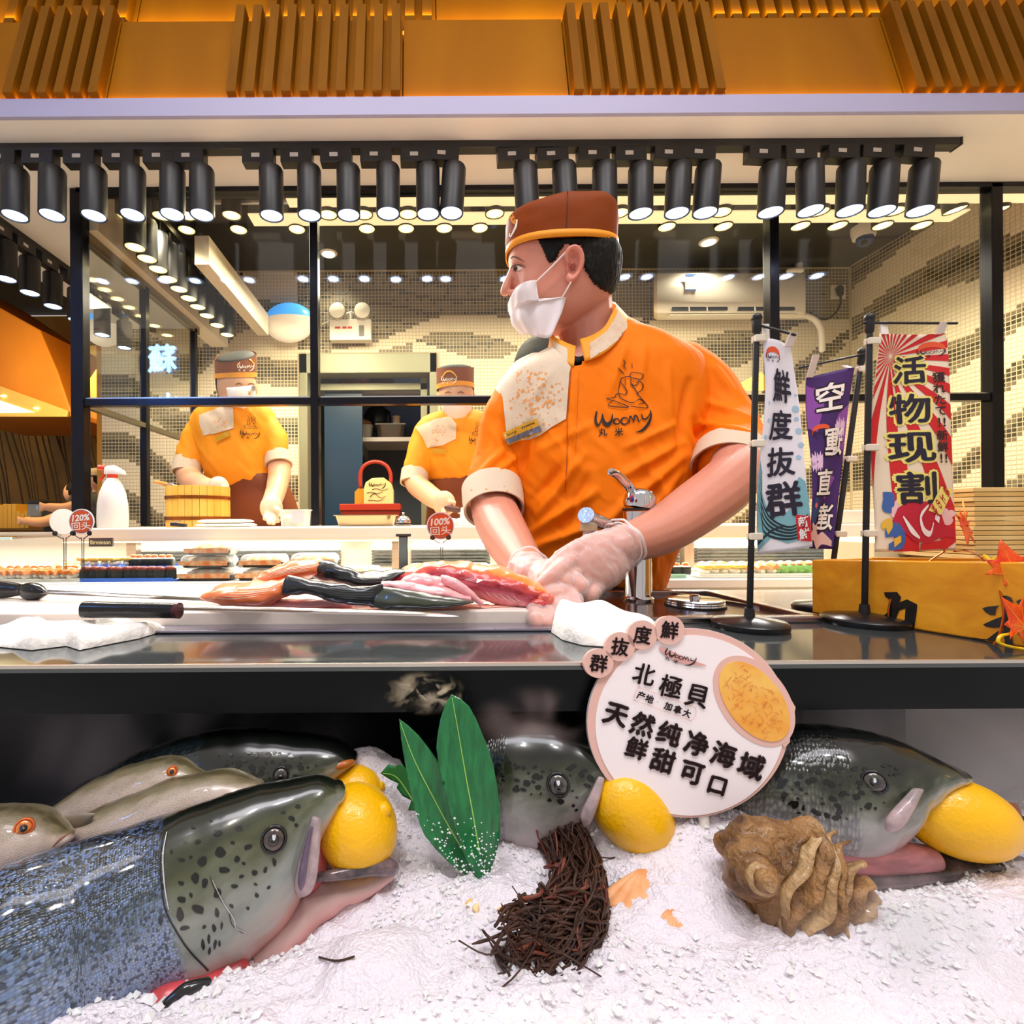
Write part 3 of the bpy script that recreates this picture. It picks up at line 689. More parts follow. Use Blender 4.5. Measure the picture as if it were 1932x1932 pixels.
for i,px in enumerate(front):
    o=first if i==0 else copy_tree(first)
    o.location=(X(px,FD,300),FD,fz-.022); o.rotation_euler=(random.uniform(-.03,.03),math.radians(tilt[i]*1.3),0)
    o['category']='spotlight'; o['group']='spotlights on the front track'
    o['label']='black cylinder spotlight on the front track, %s from the left'%ORD[i]
    if i%2==0: lamp('spot_beam','SPOT',(X(px,FD,300),FD-.0,fz-.235),19,(1,.94,.88),.03,None,(X(px,FD,300)*.85,FD-.55,fz-1.4),105,.8)
inner=[209,303,350,435,618,685,770,934,1170,1375,1548,1700,1790,1875]
proto2=tracklight('inner')
ID=1.92; iz=Z(400,ID)+.192+0
tr=Thing('light_track','black inner ceiling track carrying the warm spotlights just behind the window frame','light track',(0,ID,iz+.02)); tr.part('rail',box(-1.3,X(1885,ID,300),ID-.017,ID+.017,iz,iz+.025),TRK,smooth=False)
for i,px in enumerate(inner):
    o=proto2 if i==0 else copy_tree(proto2); ti={9:.12,11:.1,12:-.18,13:-.12}.get(i,0)
    o.location=(X(px,ID,380),ID,iz); o.rotation_euler=(.05,ti,0)
    o['category']='spotlight'; o['group']='warm spotlights behind the window frame'; o['label']='black spotlight with a warm glowing lens behind the window frame, %s from the left'%ORD[i]
    if i%3==1: lamp('spot_beam','SPOT',(X(px,ID,380),ID+.02,iz-.22),15,(1,.86,.62),.03,None,(X(px,ID,380),ID+.6,iz-1.6),120,.8)
third=[265,352,450,560,692,766,838,905,1258,1365,1510,1580,1665,1738]
TD_=2.12; tz=Z(430,TD_)+.192
tr=Thing('light_track','black rear ceiling track in the kitchen with the third row of spotlights','light track',(0,TD_,tz+.02)); tr.part('rail',box(-1.0,X(1760,TD_,300),TD_-.017,TD_+.017,tz,tz+.025),TRK,smooth=False)
for i,px in enumerate(third):
    o=copy_tree(proto2); o.location=(X(px,TD_,400),TD_,tz); o.rotation_euler=(0,0,0)
    o['category']='spotlight'; o['group']='spotlights on the rear kitchen track'; o['label']='black spotlight on the rear kitchen track, %s from the left'%ORD[i]
# inner side track
tr=Thing('light_track','black track running back inside the glass box at left','light track',(-1.05,2.2,zt+1.23)); tr.part('rail',box(-1.067,-1.033,1.85,2.85,zt+1.205,zt+1.23),TRK,smooth=False)
for i,dd in enumerate((1.84,1.92,2.0,2.08,2.17,2.26,2.35,2.45,2.57,2.7)):
    o=copy_tree(proto2); o.location=(-1.05,dd,zt+1.205); o.rotation_euler=(0,0,0)
    o['category']='spotlight'; o['group']='spotlights receding inside the glass box'; o['label']='black spotlight of the row receding inside the glass box, %s from the front'%ORD[i]
    if i in (3,8): lamp('spot_beam','SPOT',(-1.05,dd,zt+1.0),14,(1,.84,.6),.03,None,(-1.2,dd+.5,1),120,.8)
# outer left track
tr=Thing('light_track','black track with pale stickers receding along the left soffit','light track',(-1.63,2.2,fz)); tr.part('rail',box(-1.647,-1.613,1.75,3.4,fz-.022,fz),TRK,smooth=False)
for i,dd in enumerate((1.72,1.85,1.97,2.09,2.22,2.37,2.56,2.75)):
    o=copy_tree(first); o.location=(-1.63,dd,fz-.022); o.rotation_euler=(0,0,PI/2)
    o['category']='spotlight'; o['group']='spotlights on the left track'; o['label']='black spotlight on the receding left track, %s from the front'%ORD[i]
# light for the kitchen
lamp('kitchen_panel_lamp','AREA',(.6,2.45,zt+1.18),34,(1,.86,.62),2.4,.5,(.6,2.6,1))
lamp('kitchen_panel_lamp','AREA',(-.55,2.3,zt+1.15),19,(1,.86,.6),.8,.4,(-.6,2.3,1))
lamp('right_wall_lamp','SPOT',(1.7,1.9,zt+1.1),40,(1,.9,.7),.05,None,(2.5,2.3,1.2),95)

# ------------------------------------------------------------------ neighbouring eatery at far left
FY=5.2
GOLD=M('gold_wall','#7d5b12',.5,var=(2,.25)); OR=wood('orange_ply_hood','#b26a14','#c98024',3,(.4,.4,.4),.5)
struct('wall_left',box(-8.0,LWX-.05,FY,FY+.1,0,3.2),GOLD)
struct('ceiling_left',box(-8,-1.85,1.8,FY+.1,zt+2.2,zt+2.25),M('dark_olive_ceiling','#2a2618',.7))
struct('wall_side',box(LWX-.03,LWX+.0,BY-.0,FY,0,3.4),M('amber_wall','#b8801c',.5))
t=Thing('wood_hood','large orange plywood canopy over the neighbouring counter at far left','canopy',P(30,780,4.2))
d=4.0
hp=[(-120,500),(0,580),(75,622),(108,700),(134,776),(134,786),(-120,786)]
t.part('canopy',prism([P(x,y,d) for x,y in hp],(0,.9,0)),OR,smooth=False,bevel=.01)
t.part('soffit',prism([P(x,y,d-.01) for x,y in [(-120,700),(0,728),(132,776),(130,787),(-120,787)]],(0,.0,0) if 0 else (0,-.02,0)),M('hood_soffit','#c3a25c',.6),smooth=False)
t.part('light_panel',prism([P(x,y,d-.035) for x,y in [(-60,752),(0,756),(66,778),(-60,780)]],(0,-.004,0)),M('panel_glow','#fff2c8',.5,emit=('#fff0c0',2.5)),smooth=False)
for px,py in ((6,747),(68,770)): t.part('downlight',ell(P(px,py,d-.04),(.022,.006,.007)),M('downlight_glow','#fff1d6',.5,emit=('#fff0cf',7)))
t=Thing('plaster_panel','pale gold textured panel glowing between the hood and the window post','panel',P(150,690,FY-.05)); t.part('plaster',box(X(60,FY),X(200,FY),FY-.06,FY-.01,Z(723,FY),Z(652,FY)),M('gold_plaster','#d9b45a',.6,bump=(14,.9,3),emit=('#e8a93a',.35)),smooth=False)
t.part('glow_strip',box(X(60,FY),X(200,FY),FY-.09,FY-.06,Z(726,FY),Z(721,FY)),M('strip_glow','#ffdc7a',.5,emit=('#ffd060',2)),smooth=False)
t=Thing('lintel','dark brown lintel under the glowing plaster panel','lintel',P(150,735,FY-.1)); t.part('beam',box(X(60,FY),X(200,FY),FY-.14,FY-.06,Z(755,FY),Z(727,FY)),M('dark_brown','#2e2112',.6),smooth=False)
# bamboo stems painted on the gold wall: slim curved canes
t=Thing('bamboo_screen','screen of thin dark bamboo canes in front of the gold wall at far left','screen',P(70,900,FY-.1))
random.seed(11)
for i in range(20):
    x0=-40+i*11+random.uniform(-3,3); x1=x0+random.uniform(22,48)
    t.part('cane',tube([P(x0,785,FY-.12),P(x0+(x1-x0)*.35,840,FY-.12),P(x0+(x1-x0)*.75,900,FY-.12),P(x1,960,FY-.12)],random.uniform(.004,.010),6,12),M('dark_cane','#3a2408',.6))
lamp('eatery_lamp','AREA',(-3.2,4.4,2.4),60,(1,.72,.25),1.6,.6,(-3.6,5.2,1.2))
lamp('eatery_lamp','AREA',(-2.6,3.2,2.2),24,(1,.72,.3),.8,.6,(-3.2,4.4,1.6))
t=Thing('bar_counter','dark brown bar counter of the neighbouring eatery','counter',P(60,1000,3.9)); t.part('top',box(-5.5,-2.05,3.7,4.3,zt-.12,zt-.05),M('dark_brown_wood','#3a1c08',.4),smooth=False,bevel=.004); t.part('front',box(-5.5,-2.05,3.75,4.3,0,zt-.12),M('dark_brown','#2e2112',.6),smooth=False)
t=Thing('bamboo_boxes','row of pale wooden boxes on the neighbouring counter','boxes',P(30,985,3.9))
for i in range(10):
    x=-16+i*8; t.part('box',box(X(x,3.9),X(x+7.2,3.9),3.85,4.0,Z(992,3.9),Z(948+random.uniform(-2,3)+(14 if i>6 else 0),3.9)),M('pale_pine','#c99a3c',.5),smooth=False,bevel=.002)
c=P(77,988,3.8); t=Thing('drinks_canister','steel canister with a black lid on the neighbouring counter','canister',c)
t.part('body',lathe([(0,0),(.075,0),(.08,.02),(.08,.13),(.075,.15),(0,.15)],c,24),M('canister_steel','#8d8a80',.2,.9)); t.part('lid',lathe([(0,.15),(.09,.15),(.09,.165),(.06,.18),(.03,.185),(0,.186)],c,24),BLACK); t.part('tap',tube([(c.x,c.y-.07,c.z+.05),(c.x,c.y-.11,c.z+.05),(c.x,c.y-.115,c.z+.03)],.008,8),CHROME)
# ================================================================== SERVING CASE AND LEDGE BEHIND THE CHEF
CT=zt-.118      # counter top height
t=Thing('serving_ledge','long cream ledge running behind the chef under the kitchen window','ledge',(0,1.5,zt-.05))
lx0=X(115,1.42); 
t.part('top_board',box(lx0,2.25,1.42,1.98,Z(1018,1.42),Z(993,1.42)),CREAM,smooth=False,bevel=.004)
t.part('edge_light',box(lx0,2.25,1.425,1.432,Z(1021,1.42),Z(1018.2,1.42)),M('ledge_glow','#fff4d8',.5,emit=('#fff0cc',1.2)),smooth=False)
t.part('upstand',box(X(1425,1.5),X(1640,1.5),1.46,1.52,Z(993,1.42),Z(968,1.5)),CREAM,smooth=False,bevel=.003)
t=Thing('display_case','long glazed refrigerated display case behind the counter, brightly lit inside','display case',(0,1.4,zt-.16))
MARB=M('cream_marble','#e6d9cd',.25,var=(4,.12),bump=(3,.02)); CASEW=M('case_white','#f6f1ea',.3)
zb=Z(1100,1.25); zt1=Z(1012,1.25)
t.part('deck',box(-2.2,2.4,1.25,1.7,zb-.012,zb),CASEW,smooth=False)
t.part('front_rim',box(-2.2,2.4,1.235,1.262,zb-.015,zb+.006),CASEW,smooth=False,bevel=.002)
t.part('base',box(-2.2,2.4,1.245,1.7,0,zb-.015),MARB,smooth=False)
t.part('front_glass',box(-2.2,2.4,1.25,1.253,zb+.006,zt1),glass_pane(),smooth=False)
t.part('top_glass',box(-2.2,lx0,1.25,1.7,zt1,zt1+.004),glass_pane(),smooth=False)
t.part('glass_edge',box(-2.2,lx0,1.246,1.252,zt1-.002,zt1+.005),M('green_glass_edge','#cfe6d8',.2,emit=('#e8fff2',.3)),smooth=False)
t.part('back_panel',box(-2.2,2.4,1.69,1.7,zb,zt1+.01),M('case_back','#b8a898',.3),smooth=False)
LOUV=M('dark_louvre','#2c3130',.35); LEDC=M('case_led','#ffffff',.4,emit=('#fffdf2',10))
for xa_,xb_ in ((X(700,1.66),X(742,1.66)),(X(775,1.66),X(925,1.66)),(X(250,1.66),X(640,1.66)),(X(1255,1.66),X(1290,1.66)),(X(1318,1.66),X(1660,1.66))):
    t.part('led_tube',box(xa_,xb_,1.66,1.672,Z(1033,1.66),Z(1026,1.66)),LEDC,smooth=False)
    for k in range(5):
        y=1038+k*6; t.part('louvre',box(xa_,xb_,1.672,1.688,Z(y+3,1.66),Z(y,1.66)),LOUV,smooth=False)
lamp('case_lamp','AREA',(-.2,1.5,Z(1022,1.5)),26,(1,.95,.82),3.2,.05,(-.2,1.48,.6))
for px,m_ in ((748,M('brown_steel','#6e5a48',.3,.7)),(1300,M('brown_steel','#6e5a48',.3,.7)),(247,M('brown_steel','#6e5a48',.3,.7))):
    t.part('post',box(X(px-9,1.6),X(px+9,1.6),1.6,1.63,zb,Z(1018,1.6)),m_,smooth=False)
# T shaped glass clamp standing in front
c=P(761,1075,1.2); t=Thing('glass_clamp','grey T-shaped metal post standing between the fish and the display case','post',c)
t.part('post',box(X(752,1.2),X(769,1.2),1.2,1.22,Z(1110,1.2),Z(1012,1.2)),M('teal_grey_steel','#7f9395',.25,.8),smooth=False,bevel=.002)
t.part('cap',box(X(747,1.2),X(775,1.2),1.19,1.23,Z(1012,1.2),Z(1007,1.2)),M('clamp_cap_brown','#4f473c',.4),smooth=False,bevel=.001)
# plaque with raised lettering
c=P(191,1023,1.3); t=Thing('name_plaque','small brown plaque with gold letters hanging under the ledge at left','plaque',c)
t.part('plate',obox(c,[U(22,1.3),0,0],[0,0,U(8,1.3)],[0,.003,0]),M('plaque_brown','#4a2a1c',.4),smooth=False)
m2=tf2(glyph('Birminton',.02),1,1); wdt=m2[0][:,0].ptp() if hasattr(m2[0],'ptp') else np.ptp(m2[0][:,0])
k=U(38,1.3)/wdt; t.part('lettering',tri_text(tf2(m2,k,k*1.1),lambda x,y:(c.x+x,1.2965,c.z+y)),M('gold_letters','#e8c888',.4,emit=('#ffe2a0',.3)),smooth=False)
# ---- food in the case: sushi pieces and packs
random.seed(21)
RICE=M('rice_white','#fbf3e2',.5,bump=(200,.3)); SAL=M('sushi_salmon','#f08238',.35,var=(40,.25)); EGG=M('egg_yellow','#f2c23c',.45,var=(30,.15)); NORI=M('nori','#1e231c',.5); TUNA=M('sushi_red','#7c2a1c',.35,var=(30,.3)); GRN=M('sushi_green','#6fa33a',.5,var=(30,.3)); CLEARP=film('clear_pack',(1,1,1,1),.10,.1,.5)
def sushi(kind,s=1.0):
    o=bpy.data.objects.new('sushi_piece',None); COL.objects.link(o)
    def pt(n,m_,mat,**k): return mk(n,m_,mat,parent=o,**k)
    if kind=='roll':
        pt('nori_wrap',lathe([(0,0),(.014,0),(.015,.003),(.015,.017),(.0135,.02),(0,.02)],(0,0,0),14),NORI); pt('rice',lathe([(0,.019),(.013,.0195),(.012,.023),(0,.024)],(0,0,0),14),RICE); pt('topping',ell((0,0,.026),(.009,.008,.006),10,8),SAL)
    elif kind=='nigiri':
        pt('rice',ell((0,0,.011),(.022,.012,.011),14,10),RICE); pt('topping',loft([np.array([[x,y*.013,.019+.006*math.cos(x*60)+z] for y,z in ((-1,-.006),(-.6,.003),(0,.006),(.6,.003),(1,-.006),(0,-.002))]) for x in np.linspace(-.024,.024,8)]),SAL)
    elif kind=='egg':
        pt('rice',ell((0,0,.01),(.021,.012,.01),14,10),RICE); pt('topping',box(-.023,.023,-.012,.012,.017,.026),EGG,smooth=False,bevel=.003)
    elif kind=='gunkan':
        pt('nori_wrap',lathe([(0,0),(.016,0),(.016,.022),(0,.022)],(0,0,0),14,sy=.7),NORI); pt('topping',ell((0,0,.024),(.015,.011,.008),12,8),TUNA)
    elif kind=='salad':
        v,f=ell((0,0,.013),(.02,.016,.014),14,10); v=v+.004*fbm(v*120,2)[:,None]; pt('filling',(v,f),GRN); pt('garnish',ell((.004,-.004,.026),(.008,.006,.004),8,6),SAL)
    return o
prot={k:sushi(k) for k in ('roll','nigiri','egg','gunkan','salad')}; used=set()
def put(kind,x,y,z,rz,sc,label,group):
    o=prot[kind] if kind not in used else copy_tree(prot[kind]); used.add(kind)
    o.location=(x,y,z); o.rotation_euler=(0,0,rz); o.scale=(sc,)*3; o['category']='sushi'; o['label']=label; o['group']=group
def row(kind,px0,px1,n,d,sc,label,group,z=None):
    for i in range(n):
        px=px0+(px1-px0)*i/max(1,n-1); put(kind,X(px,d),d+random.uniform(-.006,.006),zb+.008 if z is None else z,random.uniform(-.3,.3)+(PI/2 if kind in('nigiri','egg') else 0),sc,label+', %s from the right'%ORD[n-1-i],group)
def tray(px0,px1,d0,d1,col,label,z=0):
    c=((X(px0,d0)+X(px1,d0))/2,(d0+d1)/2,zb+z); t=Thing('food_tray',label,'tray',c)
    x0,x1=X(px0,d0),X(px1,d0)
    t.part('base',box(x0,x1,d0,d1,zb+z+.001,zb+z+.007),M('tray_'+col[1:],col,.35),smooth=False,bevel=.002)
    t.part('rim',join(box(x0,x1,d0,d0+.003,zb+z+.007,zb+z+.012),box(x0,x1,d1-.003,d1,zb+z+.007,zb+z+.012)),M('rim_'+col[1:],col,.3),smooth=False,kind='stuff')
tray(-60,146,1.29,1.38,'#f0ebe0','cream tray of golden sushi at the far left of the case')
row('nigiri',-50,138,15,1.31,1.0,'golden sushi in the front left cream tray','sushi in the front left tray'); row('roll',-45,140,13,1.355,1.05,'sushi roll behind the golden sushi in the left tray','sushi rolls in the left tray')
tray(-60,150,1.44,1.53,'#e8e2d8','second cream tray at the back left of the case')
row('nigiri',-55,100,10,1.46,1.0,'orange sushi in the back left tray','sushi in the back left tray'); row('salad',20,140,7,1.51,1.0,'green-topped sushi at the back left of the case','salad sushi')
tray(150,325,1.29,1.37,'#3f6fd0','blue sushi tray under a clear lid, lower of the two, left of the packs')
row('gunkan',160,318,11,1.31,1.05,'dark roe sushi in the lower blue tray','sushi in the lower blue tray')
tray(152,322,1.375,1.45,'#4b78d8','blue sushi tray raised behind, upper of the two',.024)
row('egg',160,240,5,1.40,1.0,'pale egg sushi in the raised blue tray','pale sushi in the raised blue tray',zb+.033); row('roll',250,318,6,1.40,1.05,'orange topped roll in the raised blue tray','rolls in the raised blue tray',zb+.033)
def pack(px,d,wpx,lv,label):
    """clear takeaway box: printed paper sleeve, food, domed clear lid"""
    c=P(px,985,d); z=zb+lv*.033+.002; w_=U(wpx,d)/2
    t=Thing('sushi_pack',label,'food pack',(c.x,d,z))
    t.part('base',loft([np.array([[c.x+w_*s*a,d+.045*s*b,z+h] for a,b in sup(24,6)]) for s,h in ((.9,0),(1,.012),(1.02,.013))]),M('pack_base','#3c3226',.3))
    t.part('paper_band',box(c.x-w_*.96,c.x+w_*.96,d-.047,d-.045,z+.006,z+.018),M('band_peach','#f0c08a',.5,var=(60,.25),col2='#e07a3c'),smooth=False)
    v,f=ell((c.x,d,z+.017),(w_*.88,.036,.013),24,12); v=v+.004*fbm(v*90,lv)[:,None]; t.part('filling',(v,f),M('pack_food','#fff0b8',.5,var=(60,.3),col2='#f2a83c'))
    t.part('lid',loft([np.array([[c.x+w_*s*a,d+.045*s*b,z+h] for a,b in sup(24,6)]) for s,h in ((1.02,.0135),(.96,.026),(.86,.031),(.3,.032))]),CLEARP)
for lv,(px,w_,lb) in enumerate(((397,100,'bottom clear sushi pack of the stack of three in the middle of the case'),(396,92,'middle clear sushi pack of the stack of three'),(402,84,'top clear sushi pack of the stack of three'))): pack(px,1.36,w_,lv,lb)
pack(497,1.36,88,0,'lower clear sushi pack right of the tall stack'); pack(500,1.37,80,1,'upper clear sushi pack right of the tall stack')
pack(595,1.40,84,1,'clear sushi pack behind the raised salmon tail'); pack(595,1.40,88,0,'lower clear sushi pack behind the raised salmon tail')
pack(680,1.36,78,0,'clear sushi pack left of the T-shaped post'); pack(810,1.42,80,0,'clear sushi pack right of the T-shaped post'); pack(890,1.42,70,0,'clear sushi pack left of the chef\'s forearm')
tray(1250,1295,1.31,1.42,'#8fb8a0','pale green tray beside the brown post right of the chef'); tray(1320,1640,1.31,1.42,'#e9e4da','white tray of sushi between the flags')
row('egg',1325,1400,5,1.335,1,'egg sushi in the tray right of the brown post','egg sushi right of the post'); row('salad',1455,1520,5,1.335,1,'green sushi in the tray behind the white flag pole','green sushi behind the flags'); row('nigiri',1410,1450,3,1.335,1,'orange sushi in the tray behind the flags','orange sushi behind the flags'); row('nigiri',1325,1640,18,1.39,1,'orange sushi in the back row of the right tray','back row of sushi at right')
row('roll',1255,1290,3,1.35,1,'sushi roll in the pale green tray','rolls in the green tray')

# ---- things standing on the ledge
LZ=Z(993,1.42)
def onl(px,d): 
    return Vector((X(px,d),d,LZ))
c=onl(213,1.5); t=Thing('spray_bottle','white spray bottle with a red trigger at the left end of the ledge','spray bottle',c)
k=U(1,1.5)
t.part('body',lathe([(0,0),(25*k,0),(26*k,3*k),(26.5*k,20*k),(25.5*k,45*k),(22*k,66*k),(16*k,82*k),(10*k,92*k),(8*k,95*k),(0,95*k)],c,32),WHITEPL)
t.part('collar',lathe([(0,94*k),(9*k,94*k),(9*k,101*k),(0,101*k)],c,20),M('red_plastic','#d8401c',.35))
t.part('head',join(loft([np.array([[c.x+x*k,c.y+y*7*k,c.z+z*k] for y,z in ((-1,101),(-1,104+h),(-.6,109+h),(.6,109+h),(1,104+h),(1,101))]) for x,h in ((-12,6),(-8,8),(4,9),(14,3),(22,-2))])),WHITEPL)
t.part('nozzle',cyl((c.x-12*k,c.y,c.z+113*k),(c.x-26*k,c.y,c.z+114*k),5*k,5.5*k,12),M('red_plastic','#d8401c',.35))
t.part('trigger',tube([(c.x-14*k,c.y,c.z+108*k),(c.x-17*k,c.y,c.z+99*k),(c.x-24*k,c.y,c.z+90*k)],[4*k,3.4*k,2.5*k],8,12),M('red_plastic','#d8401c',.35))
# rice tub
c=onl(375,1.72); k=U(1,1.72); t=Thing('rice_tub','round wooden sushi rice tub with copper hoops on the ledge beside the first worker','tub',c)
n=28; R=56*k; H=75*k
PINE=wood('tub_pine','#d9a02e','#efc25a',4,(3,3,.3),.5)
for i in range(n):
    a0,a1=2*PI*i/n+.006,2*PI*(i+1)/n-.006
    def q(r,a,z): return (c.x+r*math.cos(a),c.y+r*math.sin(a),c.z+z)
    t.part('stave',(np.array([q(r*R,a,z) for z in (0,H) for a in (a0,a1) for r in (.9,1)]),[(0,1,3,2),(4,6,7,5),(1,5,7,3),(0,2,6,4),(0,4,5,1),(2,3,7,6)]),PINE,smooth=False)
for z in (13*k,51*k): t.part('hoop',lathe([(R*1.0,z),(R*1.025,z),(R*1.025,z+6*k),(R*1.0,z+6*k)],c,40),M('copper_hoop','#8a4a14',.3,.7))
t.part('rice',lathe([(0,H*.72),(R*.9,H*.7),(R*.9,0),(0,0)],c,28),RICE)
pd=Thing('rice_paddle','wooden handled paddle resting on the rim of the rice tub','paddle',P(300,912,1.7)); pd.part('handle',tube([P(294,909,1.68),P(318,914,1.69)],[.006,.006],8),M('bamboo_handle','#c98a3c',.5)); pd.part('ferrule',tube([P(318,914,1.69),P(325,915,1.69)],[.007,.006],8),STEEL); pd.part('blade',tube([P(325,915,1.69),P(360,920,1.70)],[.006,.012],8,flat=.3),WHITEPL)
def towelstack(px0,px1,d,lv,label):
    z=LZ+.0; c=Vector(((X(px0,d)+X(px1,d))/2,d,z)); t=Thing('folded_cloth',label,'cloth',c)
    for i in range(lv):
        x0,x1=X(px0+i*4,d),X(px1-i*6,d); v,f=tube([(x0,d,z+.0065+i*.0115),((x0+x1)/2,d,z+.0065+i*.0115),(x1,d,z+.0065+i*.0115)],[.030,.031,.030],18,12,flat=.2,up=(0,0,1),e=3.2); 
        t.part('fold',(v,f),M('white_cloth','#f7f2ea',.8,bump=(80,.2)))
towelstack(388,466,1.55,2,'stack of folded white cloths on the ledge right of the rice tub')
t=Thing('kitchen_clip','small black and steel clip lying at the foot of the rice tub','clip',onl(337,1.5)); t.part('jaw',obox(onl(337,1.5)+Vector((0,0,.008)),[.022,0,-.002],[0,.008,0],[0,0,.005]),BLACK,smooth=False,bevel=.001); t.part('lever',obox(onl(330,1.5)+Vector((0,0,.016)),[.015,0,.003],[0,.006,0],[0,0,.0015]),STEEL,smooth=False)
def basin(px0,px1,py,d,name,label,cat,mat,e=5,dep=.07,lipw=1.06):
    x0,x1=X(px0,d),X(px1,d); h=Z(py,d)-LZ; c=Vector(((x0+x1)/2,d,LZ)); w_=(x1-x0)/2; t=Thing(name,label,cat,c)
    t.part('body',loft([np.array([[c.x+w_*s*a,d+dep*s*b,LZ+hh*h] for a,b in sup(32,e)]) for s,hh in ((.84,0),(.86,.02),(.96,.92),(1.04,.95),(1.04,1),(.95,1),(.84,.1),(.3,.08))]),mat)
    return t
basin(634,750,971,1.6,'steel_tray','shallow steel tray on the ledge below the gift bag','tray',M('warm_steel','#b7a27c',.25,1))
tt=basin(531,585,960,1.5,'food_container','clear plastic container with a white label held by the first worker','container',film('frosted_pack',(.93,1,.9,1),.45,.15,.4),5,.045)
tt.part('paper_label',obox(P(562,975,1.452),[U(12,1.45),0,0],[0,0,U(11,1.45)],[0,.0008,0]),M('label_white','#f4f2ee',.5),smooth=False)
v,f=ell(P(548,980,1.5),(.03,.03,.014)); tt.part('contents',(v+.004*fbm(v*90)[:,None],f),M('noodles','#efe3b8',.5))
c=onl(761,1.5); k=U(1,1.5); t=Thing('counter_bell','chrome service bell on the ledge above the T-shaped post','bell',c)
t.part('base',lathe([(0,0),(16*k,0),(16*k,3*k),(11*k,5*k),(0,5*k)],c,28),M('bell_base','#8c877a',.3,.8)); t.part('dome',lathe([(14.5*k,6*k),(14*k,11*k),(10*k,17*k),(4*k,20*k),(0,20.5*k)],c,28),CHROME); t.part('button',lathe([(0,20*k),(2*k,20*k),(2*k,24*k),(3.2*k,25*k),(0,27*k)],c,14),CHROME)
# white packet and clutter near second worker
t=Thing('paper_bag','white folded paper bag standing on the ledge beside the second worker','bag',onl(878,1.5)); t.part('paper',prism([P(x,y,1.5) for x,y in ((868,992),(872,957),(885,953),(893,992))],(0,.05,0)),M('white_paper','#f8f3e8',.6),smooth=False,bevel=.002)
for i,(px,py) in enumerate(((855,984),(866,981),(846,988))):
    c=P(px,py,1.55); t=Thing('rice_ball','small white rice ball on the board before the second worker, %s from the left'%['second','third','first'][i],'rice ball',c,'rice balls before the second worker'); t.part('rice',ell((c.x,c.y,LZ+.012),(.013,.012,.012),12,8),RICE)
t=Thing('chopping_block','low white chopping block on the ledge before the second worker','chopping board',onl(858,1.6)); t.part('board',box(X(832,1.6),X(905,1.6),1.52,1.68,LZ,LZ+.006),WHITEPL,smooth=False,bevel=.002)
# round tags on wire stands
def tag(px,py,r,d,txt1,txt2,label,turn=0,foot=1085):
    c=P(px,py,d); R=U(r,d); t=Thing('round_tag',label,'price tag',P(px,foot,d))
    ax=Vector((math.sin(turn),-math.cos(turn),0)); rt=Vector((math.cos(turn),math.sin(turn),0))
    t.part('clear_disc',lathe([(0,-.0012),(R*1.09,-.0012),(R*1.09,.0012),(0,.0012)],c,40,ax),M('tag_white','#f8efe8',.3))
    if txt1:
        f1=t.part('orange_face',lathe([(0,.0014),(R*.93,.0014),(R*.93,.0019),(0,.0019)],c,40,ax),M('tag_orange','#e0581c',.4))
        t.part('purple_ring',lathe([(0,.00125),(R*1.0,.00125),(R*1.0,.0015),(0,.0015)],c,40,ax),M('tag_purple','#a0506e',.4))
        def fn(x,y): return c+rt*x+Vector((0,0,1))*y+ax*.0024
        a=tf2(glyph(txt1,.035),R*.74,R*.74,0,R*.33,math.radians(5),.18); b=tf2(glyph(txt2,0,0,.12,.012),R*.85,R*.72,0,-R*.38,math.radians(4))
        t.part('lettering',tri_text(j2(a,b),fn),M('tag_letters','#fff8f2',.4),parent=f1,smooth=False)
    u=U(1,d)
    t.part('wire_stand',join(tube([c+rt*(-14*u)-Vector((0,0,24*u)),c+rt*(-10*u)-Vector((0,0,28*u)),c+rt*(-4*u)-Vector((0,0,32*u)),c-Vector((0,0,37*u)),Vector((c.x,c.y,Z(foot,d)))],.0011,6,24),
        tube([c+rt*(14*u)-Vector((0,0,24*u)),c+rt*(10*u)-Vector((0,0,28*u)),c+rt*(5*u)-Vector((0,0,32*u)),c+rt*(4*u)-Vector((0,0,37*u)),Vector((c.x+4*u,c.y,Z(foot,d)))],.0011,6,24),
        *[lathe([(4*u,0),(5*u,.001),(4*u,.002)],c+rt*(s*15*u)-Vector((0,0,22*u)),14,ax) for s in (-1,1)]),M('black_wire','#1a1616',.4),kind='stuff')
tag(154,984,22,1.27,'120%','回头','round orange tag reading 120% on a wire stand at the left end of the ledge')
tag(120,984,22,1.30,None,None,'blank white tag seen nearly edge-on left of the 120% tag',turn=1.1)
tag(831,992,24,1.27,'100%','回头','round orange tag reading 100% on a wire stand left of the chef',foot=1070)

# ================================================================== FRONT COUNTER
CTM=M('counter_dark_steel','#6b7274',.09,.75,bump=(5,.02)); CF=M('counter_black_face','#050709',.3,0,spec=.22,var=(3,.5),col2='#10161a')
t=Thing('steel_counter','dark polished counter with a black front edge between the ice and the chef','counter',(0,.42,CT-.04))
t.part('top',box(-1.3,.95,.42,.852,CT-.006,CT),CTM,smooth=False)
t.part('front_edge',box(-1.3,.95,.42,.852,CT-.0405,CT-.0062),CF,smooth=False)
t.part('steel_lip',box(-1.3,.95,.4188,.4215,CT-.0022,CT+.0006),M('lip_steel','#e6e0d8',.25,.9),smooth=False)
t=Thing('dark_cabinet','dark cabinet carrying the counter above the ice display','cabinet',(0,.62,0)); t.part('body',box(-1.3,X(1680,.58),.58,.82,0,CT-.041),M('cabinet_dark','#10151a',.35,var=(3,.4),col2='#1a2024'),smooth=False)
t.part('steel_post',box(X(1500,.56),X(1690,.56),.55,.58,.3,CT-.041),M('grey_steel_post','#6f6468',.4,.5),smooth=False)
